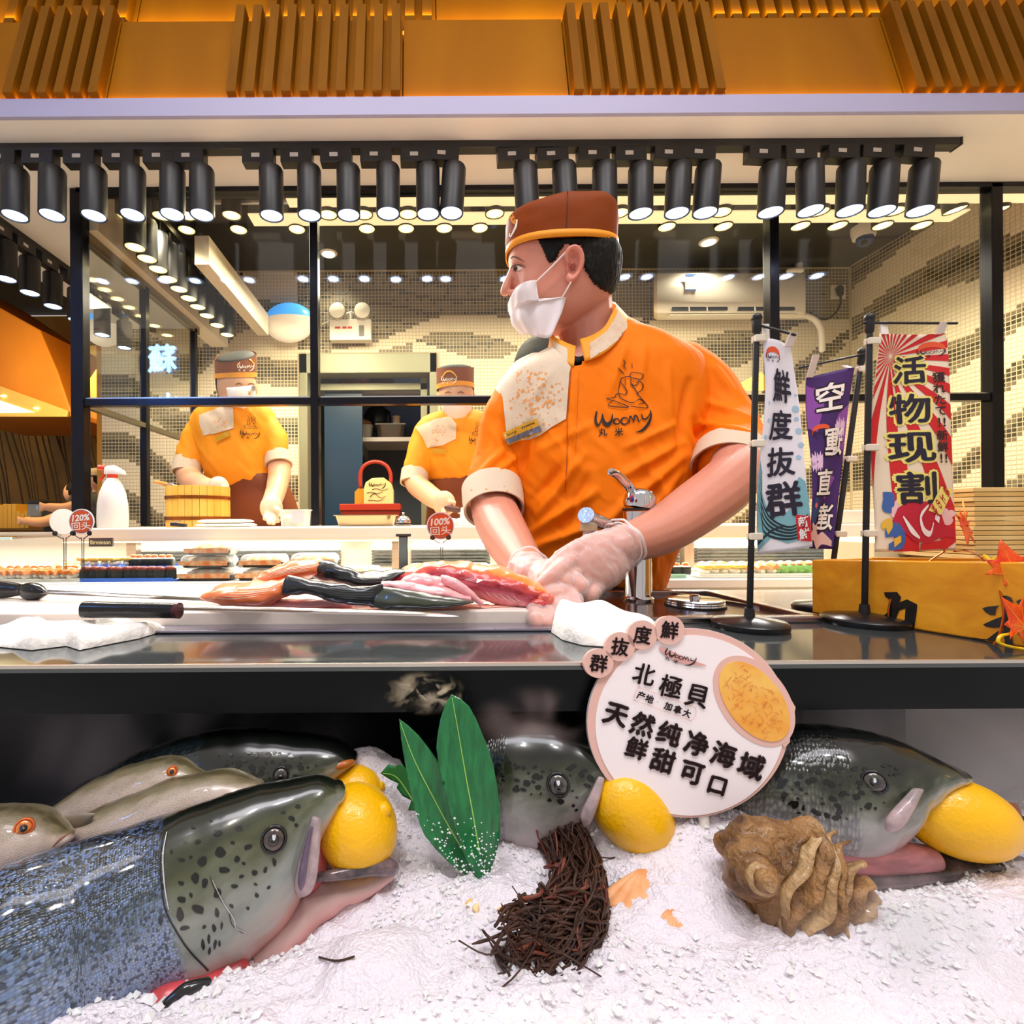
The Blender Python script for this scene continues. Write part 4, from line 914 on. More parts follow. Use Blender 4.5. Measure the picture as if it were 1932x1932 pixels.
t.part('white_side',box(X(1690,.6),1.4,.60,.62,0,CT-.041),M('pinkish_white','#ead9d8',.5),smooth=False)
# white cutting board
bz0,bz1=CT+.0005,CT+.017; bx1=X(998,.572)
BOARD=M('cutting_board_plastic','#f7e9df',.28,var=(4,.04),bump=(90,.05),sss=.05)
t=Thing('cutting_board','long white plastic cutting board on the counter under the salmon','cutting board',(-.3,.7,bz0))
t.part('board',box(-1.2,bx1,.572,.845,bz0,bz1),BOARD,smooth=False,bevel=.0015)
t=Thing('steel_rail','bright steel strip running along the front of the cutting board','strip',(-.4,.55,bz0)); t.part('strip',box(-1.2,X(1045,.55),.538,.570,bz0,bz0+.003),M('rail_steel','#a9a4b8',.2,.9),smooth=False,bevel=.001)
# sink with raised steel rim, lid, faucet
SKM=M('sink_steel','#a79a97',.22,1,bump=(30,.05))
sx0,sx1=X(1120,.70),X(1552,.575)
t=Thing('sink','steel sink with a raised rim between the faucet and the flags','sink',((sx0+sx1)/2,.67,CT))
h=.0075
t.part('rim',join(box(sx0,sx1,.575,.588,CT,CT+h),box(sx0,sx1,.792,.806,CT,CT+h),box(sx0,sx0+.012,.588,.792,CT,CT+h),box(sx1-.014,sx1,.588,.792,CT,CT+h)),SKM,smooth=False,bevel=.0015,kind='stuff')
t.part('basin_floor',box(sx0+.012,sx1-.014,.588,.792,CT+.0002,CT+.0012),M('sink_floor','#6d5756',.15,.85,bump=(12,.15)),smooth=False)
t.part('divider',obox((P(1264,1121,.80)+P(1548,1170,.60))/2-Vector((0,0,.0)),list((P(1548,1170,.60)-P(1264,1121,.80))/2*Vector((1,1,0))),[.004,.002,0],[0,0,.005]),SKM,smooth=False)
dc=Vector((X(1310,.69),.69,CT+.0015)); r=U(50,.69)
t=Thing('sink_cover','round stacked steel lid with a knob lying in the sink','lid',dc)
t.part('plate',lathe([(0,0),(r*.96,0),(r,.002),(r*.97,.0035),(r,.005),(r*.97,.0065),(r,.008),(r*.96,.0095),(r*.7,.0085),(0,.008)],dc,48),CHROME); t.part('knob',lathe([(0,.008),(.006,.008),(.007,.013),(.004,.015),(0,.0155)],dc,20),CHROME); t.part('black_rim',lathe([(r*1.0,.0002),(r*1.05,.0002),(r*1.05,.002),(r*1.0,.002)],dc,48),BLACK)
D=.745
fb=Vector((X(1203,D),D,CT)); k=U(1,D); t=Thing('faucet','chrome mixer faucet with a raised lever in front of the chef','faucet',fb)
H=fb.z
zz=lambda py:Z(py,D,1203)
t.part('column',lathe([(0,0),(27*k,0),(27.5*k,5*k),(25*k,8*k),(24.5*k,10*k),(24.5*k,zz(1000)-H),(25*k,zz(965)-H),(0,zz(965)-H)],fb,40),CHROME)
t.part('gasket',lathe([(20*k,zz(963)-H),(27*k,zz(963)-H),(27*k,zz(959)-H),(20*k,zz(959)-H)],fb,32),BLACK)
hd=Vector((fb.x+2*k,D,zz(958)))
t.part('head',lathe([(0,0),(27*k,0),(29*k,8*k),(28*k,22*k),(22*k,32*k),(12*k,36*k),(0,37*k)],hd,36,(.18,-.0,1)),CHROME)
t.part('lever',loft_px([(1186,920,1200,934,D,.007),(1175,905,1188,920,D-.01,.0065),(1160,891,1172,903,D-.02,.006),(1148,888,1158,893,D-.028,.0055)],16,None,3),CHROME)
bd=t.part('temperature_badge',ell(P(1192,941,D-.028),(5*k,2*k,7*k),16,10),M('badge_red','#b0202c',.3)); t.part('blue_spot',ell(P(1193,942,D-.030),(3*k,1.4*k,4.6*k),12,8),M('badge_blue','#22358a',.2),parent=bd)
a,b=P(1190,1010,D),P(1107,973,.70)
t.part('spout',tube([a,a.lerp(b,.5),b],[12*k,12*k,12*k],24,8,ends=False),CHROME)
t.part('spout_cap',lathe([(0,-.004),(14*k*.9,-.003),(16*k*.9,0),(16*k*.9,.004),(0,.004)],b,28,Vector((-.55,-.8,.25)).normalized()),M('cap_brushed','#e4e4e6',.25,1,bump=(40,.3)))
q=P(1111,985,.708); t.part('aerator_collar',cyl(q+Vector((0,0,-.002)),q+Vector((0,0,-.012)),.012,.0115,24),M('beige_rubber','#bba98a',.5)); t.part('aerator_neck',cyl(q+Vector((0,0,.005)),q+Vector((0,0,-.002)),.009,.011,20),CHROME); t.part('water_tube',cyl(q+Vector((0,0,-.012)),q+Vector((-.003,0,-.038)),.0075,.0085,20),M('grey_rubber','#c4b4b0',.4))

# knives
BLK=M('knife_black_wood','#121215',.22,bump=(30,.1)); BLADE=M('blade_steel','#cfc8c4',.14,1)
t=Thing('sushi_knife','long knife with a thick round black handle lying in front of the salmon','knife',P(250,1145,.62))
z0=bz1
def onb(px,py,h=0):  # point on the board surface seen at pixel
    q=P(px,py,1); d=(bz1+h-EYE)/(q.z-EYE); return P(px,py,d)
a,b=onb(160,1150,.009),onb(332,1152,.009)
t.part('handle',tube([a,a.lerp(b,.5),b],[.0088,.0083,.008],20,12,e=2.6,ends=False),BLK)
t.part('ferrule',cyl(b-(b-a).normalized()*.001,b+(b-a).normalized()*.004,.0085,.0085,20),M('dark_red_ferrule','#4a1c22',.3))
e=onb(865,1164,.004); 
def blade(a,b,w0,w1,thick,up):
    a,b=Vector(a),Vector(b); dr_=(b-a).normalized(); upv=Vector(up); R=[]
    for s in np.linspace(0,1,16):
        p_=a.lerp(b,s); w_=w0*(1-s)**.35*(1 if s<.98 else .4)+w1*s
        R.append(np.array([list(p_+upv*w_),list(p_+upv*w_*.4+upv.cross(dr_)*thick),list(p_-upv*0),list(p_+upv*w_*.4-upv.cross(dr_)*thick)]))
    return loft(R)
t.part('blade',blade(b+(b-a).normalized()*.003,e,.012,.002,.0009,(0,.93,.36)),BLADE,ang=20)
t=Thing('kitchen_knife','knife with a contoured black handle at the left end of the board','knife',P(40,1110,.77))
a,b,c=onb(-30,1112,.012),onb(42,1113,.012),onb(84,1119,.010)
t.part('handle',tube([a,a.lerp(b,.5),b,b.lerp(c,.35),b.lerp(c,.7),c],[.010,.0115,.008,.0115,.010,.004],20,36,e=2.4),BLK)
t.part('blade',blade(onb(60,1120,.010),onb(480,1138,.003),.013,.001,.0009,(0,.95,.3)),BLADE,ang=20)

# crumpled cloths
CLOTH=M('white_towel','#f6f2ec',.85,bump=(160,.25),sheen=.2)
def heap(name,label,poly,hfun,zbase,seed,step=3.5,amp=.006):
    """a cloth lying in folds: top surface over the outline, closed by a bottom"""
    V,F=tess(poly,step); n=len(V); poly=np.array(poly,float)
    dd=np.full(n,1e9)
    for i in range(len(poly)):
        a,b=poly[i],poly[(i+1)%len(poly)]; ab=b-a; tt_=np.clip(((V-a)@ab)/(ab@ab),0,1); dd=np.minimum(dd,np.linalg.norm(V-(a+tt_[:,None]*ab),axis=1))
    return V,F,dd
def cloth_obj(name,label,outline,h,seed,fold,wave,group=None,mat=CLOTH):
    """outline: list of (X,Y) on the counter plane; h: height; closed puffy sheet with folds"""
    out=np.array(outline,float); V,F,dd=heap(name,label,out,None,CT,seed,step=.0028)
    e=np.clip(dd/.012,0,1); e=np.sqrt(1-(1-e)**2)
    q=np.c_[V*fold,np.full(len(V),seed)]
    r=1-np.abs(fbm(q,seed,2))*2.2; r=np.clip(r,0,1)
    zf=e*(h(V[:,0],V[:,1])*(.35+.65*r)+.003*vnoise(q*3,seed))
    top=np.c_[V,CT+.001+zf]; bot=np.c_[V,np.full(len(V),CT+.0006)]
    n=len(V); F2=[f for f in F]+[tuple(i+n for i in f[::-1]) for f in F]
    cnt={}
    for f in F:
        for i in range(len(f)): cnt[(f[i],f[(i+1)%len(f)])]=1
    for (a,b) in list(cnt):
        if (b,a) not in cnt: F2.append((a,a+n,b+n,b))
    t=Thing(name,label,'towel',(out[:,0].mean(),out[:,1].mean(),CT)); t.part('cloth',(np.r_[top,bot],F2),mat,ang=180)
def ctp(px,py,h=0):
    q=P(px,py,1); d=(CT+h-EYE)/(q.z-EYE); q=P(px,py,d); return (q.x,q.y)
cloth_obj('white_towel','flat white towel lying over the front edge of the board at far left',[ctp(x,y) for x,y in ((-60,1232),(0,1222),(60,1228),(125,1220),(150,1228),(200,1218),(262,1206),(315,1190),(306,1183),(250,1181),(200,1186),(140,1190),(90,1189),(40,1187),(0,1195),(-60,1200))],lambda x,y:.016+0*x,3,16,0)
cc=[ctp(x,y) for x,y in ((1040,1194),(1062,1209),(1100,1219),(1150,1222),(1220,1220),(1256,1206),(1238,1188),(1195,1176),(1130,1170),(1080,1172),(1046,1180))]
mx_=np.mean([c_[0] for c_ in cc]); my_=np.mean([c_[1] for c_ in cc])
cloth_obj('crumpled_towel','crumpled white towel heaped on the counter below the chef\'s gloved hand',cc,lambda x,y:.030*np.exp(-((x-mx_+.02)/.055)**2-((y-my_-.01)/.04)**2)+.012,8,15,0)
# ================================================================== PEOPLE
ORG=M('orange_shirt','#f47a00',.7,var=(5,.06),bump=(420,.06),spec=.2); ORGD=M('orange_trim','#f29a12',.6)
CRM=M('cream_cotton','#dcc8ae',.7,bump=(300,.08)); BRN=M('brown_cap','#843a08',.65,bump=(350,.08),var=(6,.1),spec=.2); BRNA=M('brown_apron','#4d2410',.6,bump=(300,.05))
MASKM=film('mask_fabric',(.97,.90,.93,1),.74,.7,.2); MASKS=M('mask_white','#f8efe9',.7)
INK=M('shirt_ink','#1f1a1c',.7); SPL=M('splash_orange','#e79a50',.7); GLOVE=film('thin_glove',(1,.95,.95,1),.16,.22,.5); GLOVER=film('glove_roll',(1,.97,.97,1),.45,.3,.4)
EYEW=M('eye_white','#e8dcd4',.2); IRIS=M('iris_dark','#1e120d',.1); BROW=M('brow_hair','#6a4434',.7); LIPD=M('lash','#2a1713',.5)
def T3(*a): return tube([P(x,y,d) for x,y,d,r in a],[r for x,y,d,r in a],18,len(a)*6)
def hand(fingers,r=.0088):
    return [tube([P(*q) for q in f],[r*1.08,r,r*.95,r*.82][:len(f)],12,16) for f in fingers]
# ---------------------------------------------------------------- the chef
D0=.97
chef=Thing('person','chef in brown cap, mask and orange shirt, head turned left, gloved hands at the salmon','person',(.33,D0,0))
rows=[(368,1030,1105,.028),(380,1005,1130,.048),(400,983,1146,.062),(430,969,1156,.072),(462,962,1160,.077),(485,960,1162,.079),(502,963,1163,.079),(515,968,1162,.078),(535,970,1159,.076),(560,970,1150,.073),(580,969,1138,.069),(600,973,1122,.062),(614,984,1100,.050),(623,1000,1080,.034)]
R=spl([list(map(float,r)) for r in rows],48); rings=[]
for py,xf,xb,wd in R:
    z=P(1060,py,D0).z; a=X(xf,D0,py); b=X(xb,D0,py); c=a*.42+b*.58
    t=np.linspace(0,2*PI,40,endpoint=False); ct,st=np.cos(t),np.sin(t)
    xx=np.where(ct>0,c-(c-a)*np.abs(ct)**.85,c+(b-c)*np.abs(ct)**.9); yy=D0-wd*np.sign(st)*np.abs(st)**.92
    rings.append(np.c_[xx,yy,np.full(40,z)])
headm=loft(rings)
neck=T3((1102,545,.975,.050),(1104,600,.978,.051),(1110,650,.982,.054),(1118,700,.985,.064))
nose=[T3((970,503,.968,.0065),(961,527,.968,.0082),(955,545,.968,.0102),(953,550,.968,.0098)),ell(P(968,553,.957),(.010,.007,.0075)),ell(P(968,553,.98),(.010,.007,.0075))]
torso_in=loft_px([(1060,670,1180,655,.985,.05),(1000,700,1270,670,.985,.075),(965,760,1300,740,.99,.09),(975,900,1270,900,.99,.10),(990,1080,1240,1080,.99,.10)],20)
SR,ER,WR=(995,735,.985),(935,930,.935),(1002,1080,.69)
armR=T3((1000,725,.985,.042),(965,810,.965,.040),(938,905,.94,.039),(930,950,.915,.041),(948,1000,.84,.040),(975,1045,.76,.033),(996,1078,.70,.026),(1010,1092,.675,.024))
armL=T3((1300,720,.99,.05),(1350,785,.95,.045),(1382,845,.88,.043),(1390,885,.815,.040),(1366,918,.782,.042),(1316,956,.75,.040),(1250,1000,.715,.034),(1185,1025,.69,.027),(1160,1034,.675,.025))
palmL=loft_px([(1146,1000,1190,1064,.685,.020),(1118,1008,1172,1090,.668,.021),(1092,1024,1142,1114,.652,.021),(1068,1042,1108,1114,.64,.016)],20,None,2.3,.5,.5)
finL=hand([[(1082,1052,.638),(1052,1078,.616),(1034,1094,.612),(1017,1108,.614)],[(1086,1076,.636),(1064,1100,.613),(1050,1113,.624),(1040,1112,.636)],[(1102,1093,.64),(1088,1115,.617),(1074,1121,.629),(1062,1117,.642)],[(1126,1104,.646),(1112,1124,.626),(1098,1127,.64),(1088,1121,.65)],[(1118,1022,.66),(1082,1038,.642),(1050,1062,.634),(1026,1087,.627)]],.0094)
palmR=loft_px([(978,1068,1026,1082,.70,.020),(995,1092,1058,1092,.665,.022),(1006,1118,1078,1104,.63,.020),(1008,1138,1082,1122,.605,.015)],20,None,2.3,.5,.5)
finR=hand([[(1018,1128,.612),(1010,1150,.585),(1010,1166,.568),(1013,1178,.56)],[(1038,1132,.61),(1034,1155,.582),(1034,1170,.567),(1037,1180,.56)],[(1057,1126,.612),(1060,1146,.588),(1062,1162,.572),(1064,1174,.566)],[(1074,1116,.618),(1082,1134,.597),(1085,1148,.584),(1086,1159,.576)],[(1046,1088,.655),(1070,1088,.632),(1086,1096,.617),(1098,1106,.607)]],.0092)
HV,HF=fuse([headm,neck]+nose+[torso_in,armR,armL,palmL,palmR]+finL+finR,.0025,3)
pxy=topx(HV)
_hz=np.clip((HV[:,2]-P(1058,478,D0).z-.004)/.03,0,1)[:,None]*.10; _hc=np.array([X(1060,D0,430),D0]); HV[:,:2]=HV[:,:2]*(1-_hz)+_hc*_hz; _zr=P(1058,478,D0).z; HV[:,2]=np.where(HV[:,2]>_zr,_zr+(HV[:,2]-_zr)*.72,HV[:,2])
near=HV[:,1]<D0
def dab(px,py,d,r,off,an=None):
    global HV
    HV=push(HV,P(px,py,d),r,off,an)
for dd,s in ((.925,-1),(1.015,1)):
    dab(972,506,dd,.013,(.0045,-s*.002,0)); dab(968,490,dd,.012,(-.003,0,0)); dab(1000,530,dd,.02,(-.002,s*.004,0))
dab(1035,520,.9,.03,(0,.004,0)); dab(968,527,.97,.008,(.0015,0,0))
body=chef.part('body',(HV,HF),SKIN,ang=180)
HS=Surf((HV,HF))
# face details lying on the skin
chef.part('eye',on_surf(tess([(967,506),(970,503.5),(977,502.5),(983,504),(986,507),(981,509),(974,510),(969,509)],2),HS,.0004),EYEW,parent=body,ang=180)
chef.part('iris',on_surf(tess([(971+4.2*math.cos(a)+1.5,506.5+4.6*math.sin(a)) for a in np.linspace(0,2*PI,14,endpoint=False)],2),HS,.0008),IRIS,parent=body,ang=180)
chef.part('eyelid',on_surf(j2(stroke([(964,506),(969,501),(977,499.5),(985,501.5),(991,506)],[1.5,2.6,2.2,1]),stroke([(968,511),(975,512.5),(984,510.5)],[.6,.9,.5])),HS,.0011),LIPD,parent=body,ang=180)
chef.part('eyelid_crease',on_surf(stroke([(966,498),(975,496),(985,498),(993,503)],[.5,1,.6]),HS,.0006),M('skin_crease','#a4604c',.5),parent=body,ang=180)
chef.part('eyebrow',on_surf(stroke([(963,488),(968,484.5),(975,486),(984,491),(990,495)],[2.5,4,3,1.8,.6]),HS,.0009),BROW,parent=body,ang=180)
chef.part('nostril',on_surf(tess([(960,560),(964,556.5),(968,558),(967,561)],1.5),HS,.0006),M('nostril_dark','#5c2a20',.6),parent=body,ang=180)
# ear
q=P(1082,500,.893)
def E3(px,py,dd=.888): return P(px,py,dd)
SKE=M('ear_skin','#d88a76',.42,sss=.15)
ear=chef.part('ear',join(fuse([ell(P(1083,494,.893),(.0155,.0065,.028),20,14),ell(P(1077,524,.892),(.009,.0055,.011),16,10),
    tube([E3(1072,496,.886),E3(1069,482,.883),E3(1075,470,.880),E3(1086,467,.878),E3(1095,476,.878),E3(1098,492,.880),E3(1094,508,.883),E3(1087,520,.886),E3(1079,528,.888)],[.0034,.0042,.0046,.005,.005,.0046,.0042,.0044,.005],12,40)],.0016,2)),SKE,ang=180,parent=body)
EV=np.array([v.co[:] for v in ear.data.vertices])+chef.org
for a in ((1084,485,.882,.0075,.0065),(1083,503,.882,.0075,.0085),(1087,494,.882,.006,.004)): EV=push(EV,P(*a[:3]),a[3],(0,a[4],0),(1,2.5,1.2))
EV=push(EV,P(1075,505,.882),.004,(0,-.003,0),(1,2,1)); ear.data.vertices.foreach_set('co',(EV-chef.org).ravel()); ear.data.update()
ES=Surf((EV,[tuple(p.vertices) for p in ear.data.polygons]))
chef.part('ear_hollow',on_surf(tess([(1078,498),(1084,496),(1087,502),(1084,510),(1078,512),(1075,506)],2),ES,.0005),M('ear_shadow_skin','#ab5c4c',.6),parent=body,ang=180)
# hair
def hair_from(V,F,mask,amp,seed=1):
    N=vnormals(V,F); m=mask; keep=[f for f in F if min(m[i] for i in f)>0]
    V2=V+N*(amp*np.clip(m,0,1)[:,None]+(.0016*fbm(V*np.array([260,260,90]),seed)[:,None])*np.clip(m,0,1)[:,None])
    ids=sorted({i for f in keep for i in f}); mp={i:k for k,i in enumerate(ids)}
    return V2[ids],[tuple(mp[i] for i in f) for f in keep]
Vm=HV.copy(); Vm[:,1]=np.where(Vm[:,1]>D0,2*D0-Vm[:,1],Vm[:,1]); hp_=topx(Vm)
yl=np.interp(hp_[:,0],[1000,1016,1030,1038,1048,1062,1068,1096,1100,1121,1150,1163,1180],[435,458,488,500,492,470,462,464,508,540,556,558,558])
m=(yl-hp_[:,1])/9.0+.35*fbm(HV*180,4); m[HV[:,2]>P(1058,478,D0).z+.0]=-1; m[HV[:,2]<P(1060,580,D0).z]=-1; m[hp_[:,0]<1003]=-1; m=np.minimum(m,(P(1058,478,D0).z-.001-HV[:,2])/.016+.02)
chef.part('hair',hair_from(HV,HF,m,.0045),HAIR,parent=body,ang=180)
# cap
def capring(zf,a,w,k,cx_,tilt=.0): 
    t=np.linspace(0,2*PI,64,endpoint=False); return np.c_[cx_-a*np.cos(t),D0+.0-w*np.sin(t),zf+k*np.cos(2*t)+tilt*np.cos(t)]
cx_=X(1058,D0,430); zb_=P(1058,478,D0).z-.008
rg=[]
for s in np.linspace(0,1,14):
    a=.1035+.002*math.sin(PI*s)-.004*max(0,s-.85)/.15; rg.append(capring(zb_+s*.084,a-.012*max(0,s-.75)**2/.06,.0895+.002*math.sin(PI*s)-.012*max(0,s-.75)**2/.06,.008+.002*s,cx_,-.011*s))
for s in (.97,.9,.7,.4,.1): rg.append(capring(zb_+.084+.007*(1-s),.091*s,.077*s,.010*s,cx_,-.011*s))
cv,cf=loft(rg,cap=True); cv=cv+(.0042*fbm(cv*np.array([20,20,34]),9,3)[:,None])*np.array([1,1,.5])*(np.clip((cv[:,2]-zb_-.01)/.02,0,1)[:,None])
cv=push(cv,P(1070,362,.885),.03,(0,.0,.004))
capo=chef.part('cap',(cv,cf),BRN,ang=180); CS=Surf((cv,cf))
band_=[]
for s,o in ((-.002,.0),(-.002,.0025),(.0105,.0025),(.0115,.0)):
    r_=capring(zb_+s,.1035+o,.0895+o,.008,cx_); band_.append(r_)
chef.part('cap_trim',loft(band_,cap=False),ORGD,parent=capo,ang=180)
chef.part('cap_seam',on_surf(stroke([(1071,359),(1070,400),(1068,438)],[1.2,1.2]),CS,.0008,.88),M('seam_dark','#3d1a08',.7),parent=capo,ang=180)
chef.part('cap_emblem',on_surf(stroke([(965,405),(967,412),(971,420),(975,414)],[5,9,6,2]),CS,.001,.93),ORGD,parent=capo,ang=180)
chef.part('cap_lettering',on_surf(j2(stroke([(976,414),(973,427),(968,438),(963,447)],[1.5,4,3,1.5]),stroke([(962,440),(961,444),(963,447)],[1,1.5,1])),CS,.0014,.93),M('cap_white','#f5efe6',.6),parent=capo,ang=180)
# face mask
fr=[(0,(966,559),(1012,531)),(.25,(965,572),(1014,552)),(.45,(965,587),(1018,570)),(.55,(966,598),(1070,561)),(.75,(973,611),(1062,592)),(1,(990,631),(1043,637))]
fa=np.array([[a,b[0],b[1],c[0],c[1]] for a,b,c in fr],float)
def maskpt(u,v):
    g=[np.interp(v,fa[:,0],fa[:,k]) for k in range(1,5)]
    s=1 if u>=.5 else -1; ph=abs(u-.5)*2*PI/2
    F_=P(g[0],g[1],D0); S_=P(g[2],g[3],.905); Sy=.905 if s>0 else 2*D0-.905
    x=S_.x+(F_.x-S_.x)*math.cos(ph)**.8; y=D0+(Sy-D0)*math.sin(ph)**.85; z=F_.z+(S_.z-F_.z)*math.sin(ph)**1.1
    z-= .002*math.sin(2*ph)*max(0,v-.7)/.3
    z+= (.060*math.sin(ph)*v if s<0 else 0)
    pl=.0030*math.sin(ph*11+v*3)*v**.7+.0026*math.sin((v*3.2)*PI)*math.cos(ph)
    return (x-.002-pl*.7,y-s*(.003+pl),z)
msk=chef.part('face_mask',sheet(maskpt,56,28,.0008),MASKM,ang=180)
chef.part('ear_loop',tube([P(1012,531,.900),P(1040,504,.892),P(1064,479,.884),P(1072,470,.882)],.0014,8,16),MASKS,parent=msk)
chef.part('ear_loop',tube([P(1060,563,.903),P(1069,547,.893),P(1077,533,.886)],.0015,8,12),MASKS,parent=msk)
chef.part('mask_hem',join(tube([maskpt(.5+.5*k,0) for k in np.linspace(0,1,12)],.0009,6),tube([maskpt(1,v) for v in np.linspace(0,.5,10)],.0009,6),tube([maskpt(1-.5*k,.42+.12*(1-k)) for k in np.linspace(0,1,10)],.0008,6)),MASKS,parent=msk,kind='stuff')
# shirt
tors=loft_px([(1080,668,1166,655,.990,.050),(1040,675,1214,641,.988,.072),(985,690,1270,656,.985,.094),(952,712,1310,684,.985,.113),(938,752,1322,735,.985,.124),(940,810,1316,800,.985,.132),(950,870,1298,865,.98,.138),(962,930,1288,935,.975,.14),(970,985,1275,990,.97,.138),(966,1028,1256,1045,.97,.132),(984,1050,1246,1092,.975,.118)],44,None,2.3,.1,.1)
slR=T3((1010,715,.985,.052),(972,765,.975,.050),(950,830,.962,.047),(934,890,.945,.0465),(929,930,.927,.0450))
slL=T3((1270,700,.99,.062),(1322,735,.98,.060),(1358,785,.95,.054),(1378,835,.905,.052),(1376,866,.868,.0545))
SV,SF=fuse([tors,slR,slL],.0036,6)
SV0=SV.copy()
N=vnormals(SV,SF); px_=topx(SV)
def fold(a,b,wd,am):
    """cloth fold running between two places on the shirt"""
    a,b=np.array(a,float),np.array(b,float); ab=b-a; t=np.clip(((px_-a)@ab)/(ab@ab),0,1); dd=np.linalg.norm(px_-(a+t[:,None]*ab),axis=1)
    return am*np.exp(-(dd/wd)**2)*np.sin(PI*np.clip(t*.9+.05,0,1))**.5
dsp=np.zeros(len(SV))
for a,b,wd,am in [((1285,835),(1170,900),9,.006),((1290,860),(1140,985),10,.007),((1285,890),(1190,1010),9,.006),((1270,930),(1215,1060),9,.006),((1275,800),(1180,845),7,.004),
    ((1000,1010),(1120,930),10,.008),((990,1040),(1150,980),9,.007),((1010,985),(1100,860),9,.006),((1075,960),(1080,720),7,.0035),((1135,1000),(1160,1075),8,.006),((1190,960),(1190,1070),8,.006),((1235,980),(1230,1080),8,.006),
    ((985,880),(965,960),8,.006),((998,800),(978,930),7,-.007),((1180,650),(1150,740),8,.004),((1215,650),(1200,780),9,.004),((1300,720),(1278,850),8,-.008),((1260,690),(1262,800),8,.004),
    ((1335,760),(1410,790),7,.005),((1320,800),(1430,825),7,.006),((1315,830),(1425,848),6,.005),((1345,690),(1385,745),8,.004),((1325,850),(1310,790),6,-.005),
    ((925,760),(905,850),7,.004),((950,850),(900,905),7,.005),((975,860),(915,915),6,.005),((945,790),(960,880),7,-.004),((1060,880),(1010,940),8,-.005),((1110,900),(1060,1010),9,-.005),((1040,700),(1000,760),8,.003),((1020,850),(1120,800),8,.003)]:
    dsp+=1.5*fold(a,b,wd,am)
rot=np.array([[.8,.0,.6],[0,1,0],[-.6,0,.8]]); q=(SV@rot.T)*np.array([26,14,9]); rd=1-np.abs(fbm(q,12,3))*2.6
dsp+=.0040*np.clip(rd,-.3,1)*np.clip((px_[:,1]-700)/150,.25,1)
msk_cuff=np.clip((930-px_[:,1])/15,0,1); dsp*=np.where(px_[:,0]<985,msk_cuff,1)
SV=SV+N*dsp[:,None]
SS=Surf((SV,SF)); _sp=topx(SV0)
def inpoly(x,y,pl):
    s=np.zeros(len(x),bool)
    for i in range(len(pl)):
        a,e=pl[i],pl[(i+1)%len(pl)]; cr=((a[1]>y)!=(e[1]>y)); s^=cr&(x<(e[0]-a[0])*(y-a[1])/(e[1]-a[1]+1e-12)+a[0])
    return s
_yk=inpoly(_sp[:,0],_sp[:,1],[(1042,640),(1060,668),(1070,692),(1068,750),(1064,785),(1040,800),(1018,816),(1000,823),(984,825),(962,818),(956,775),(948,750),(925,727),(925,700),(950,680),(975,665),(1000,650),(1022,640)])
_ncut=inpoly(_sp[:,0],_sp[:,1],[(1030,560),(1172,560),(1162,592),(1142,622),(1120,636),(1098,648),(1101,676),(1094,688),(1084,688),(1068,679),(1053,665),(1040,650),(1040,634)])&(SV0[:,1]<1.02)
SF=[f for f in SF if not any(_ncut[i] for i in f)]
shirt=chef.part('shirt',(SV,SF),None,mats=[ORG,CRM],mi=[1 if all(_yk[i] for i in f) else 0 for f in SF],ang=180)
chef.part('shoulder_yoke',on_surf(tess([(1044,656),(1058,668),(1077,692),(1074,706),(1071,750),(1068,790),(1040,806),(1018,822),(1000,829),(984,831),(956,824),(951,775),(948,750),(944,727),(957,713),(972,702),(990,689),(1008,677),(1024,666)],5),SS,.0030),CRM,parent=shirt,ang=180)
random.seed(5); sp=[]
for i in range(170):
    x=random.gauss(1010,28); y=random.gauss(745,32)
    if not(952<x<1066 and 690<y<806): continue
    a=random.uniform(0,PI); r_=random.choice((1,1.3,2,2.8,3.6)); r2=r_*random.uniform(.35,.9)
    sp.append(([(x+r_*math.cos(t)*math.cos(a)-r2*math.sin(t)*math.sin(a),y+r_*math.cos(t)*math.sin(a)+r2*math.sin(t)*math.cos(a)) for t in np.linspace(0,2*PI,9,endpoint=False)],[tuple(range(9))]))
chef.part('splash_print',on_surf(j2(*sp),SS,.0036),SPL,parent=shirt,smooth=False,kind='stuff')
chef.part('placket_seam',on_surf(j2(stroke([(1078,692),(1075,730),(1070,790),(1070,850),(1066,930)],[1.2,1.4,1.2]),stroke([(1093,700),(1090,760),(1086,860)],[.5,.6,.4])),SS,.0018),M('seam_orange_dark','#a84a06',.7),parent=shirt,smooth=False)
zx=lambda p_:(860+p_[0]/3.22,340+p_[1]/3.22)
lines=[[(1068,1165),(1135,1178),(1125,1208),(1062,1195),(1068,1165)],[(1066,1200),(1064,1225),(1082,1248),(1104,1236),(1112,1210)],[(1062,1192),(1012,1200),(996,1240),(988,1285)],[(1030,1200),(1030,1250)],[(1110,1215),(1138,1240),(1132,1272),(1102,1292)],[(1060,1235),(1088,1268),(1112,1302)],[(988,1285),(1002,1322),(1060,1350),(1092,1345)],[(915,1326),(965,1318),(980,1298),(1040,1302)],[(1095,1290),(1130,1328),(1166,1382),(1060,1372)],[(915,1328),(975,1345),(1050,1378),(930,1370),(952,1340)],[(1002,1225),(1040,1280),(1030,1300)],[(985,1138),(1005,1160),(1026,1180)],[(1018,1090),(1030,1108),(1022,1128),(1036,1150)],[(1070,1112),(1072,1140)],[(1095,1340),(1120,1330),(1145,1350),(1110,1362)],[(1075,1225),(1084,1224)],[(1092,1228),(1100,1226)]]
chef.part('chest_drawing',on_surf(j2(*[stroke([zx(p_) for p_ in l],[1.1,1.9,1.1]) for l in lines]),SS,.0022),INK,parent=shirt,smooth=False)
chef.part('chest_lettering',on_surf(tf2(wordmark(),30.5,-31,1180,790,math.radians(-3)),SS,.0022),INK,parent=shirt,smooth=False)
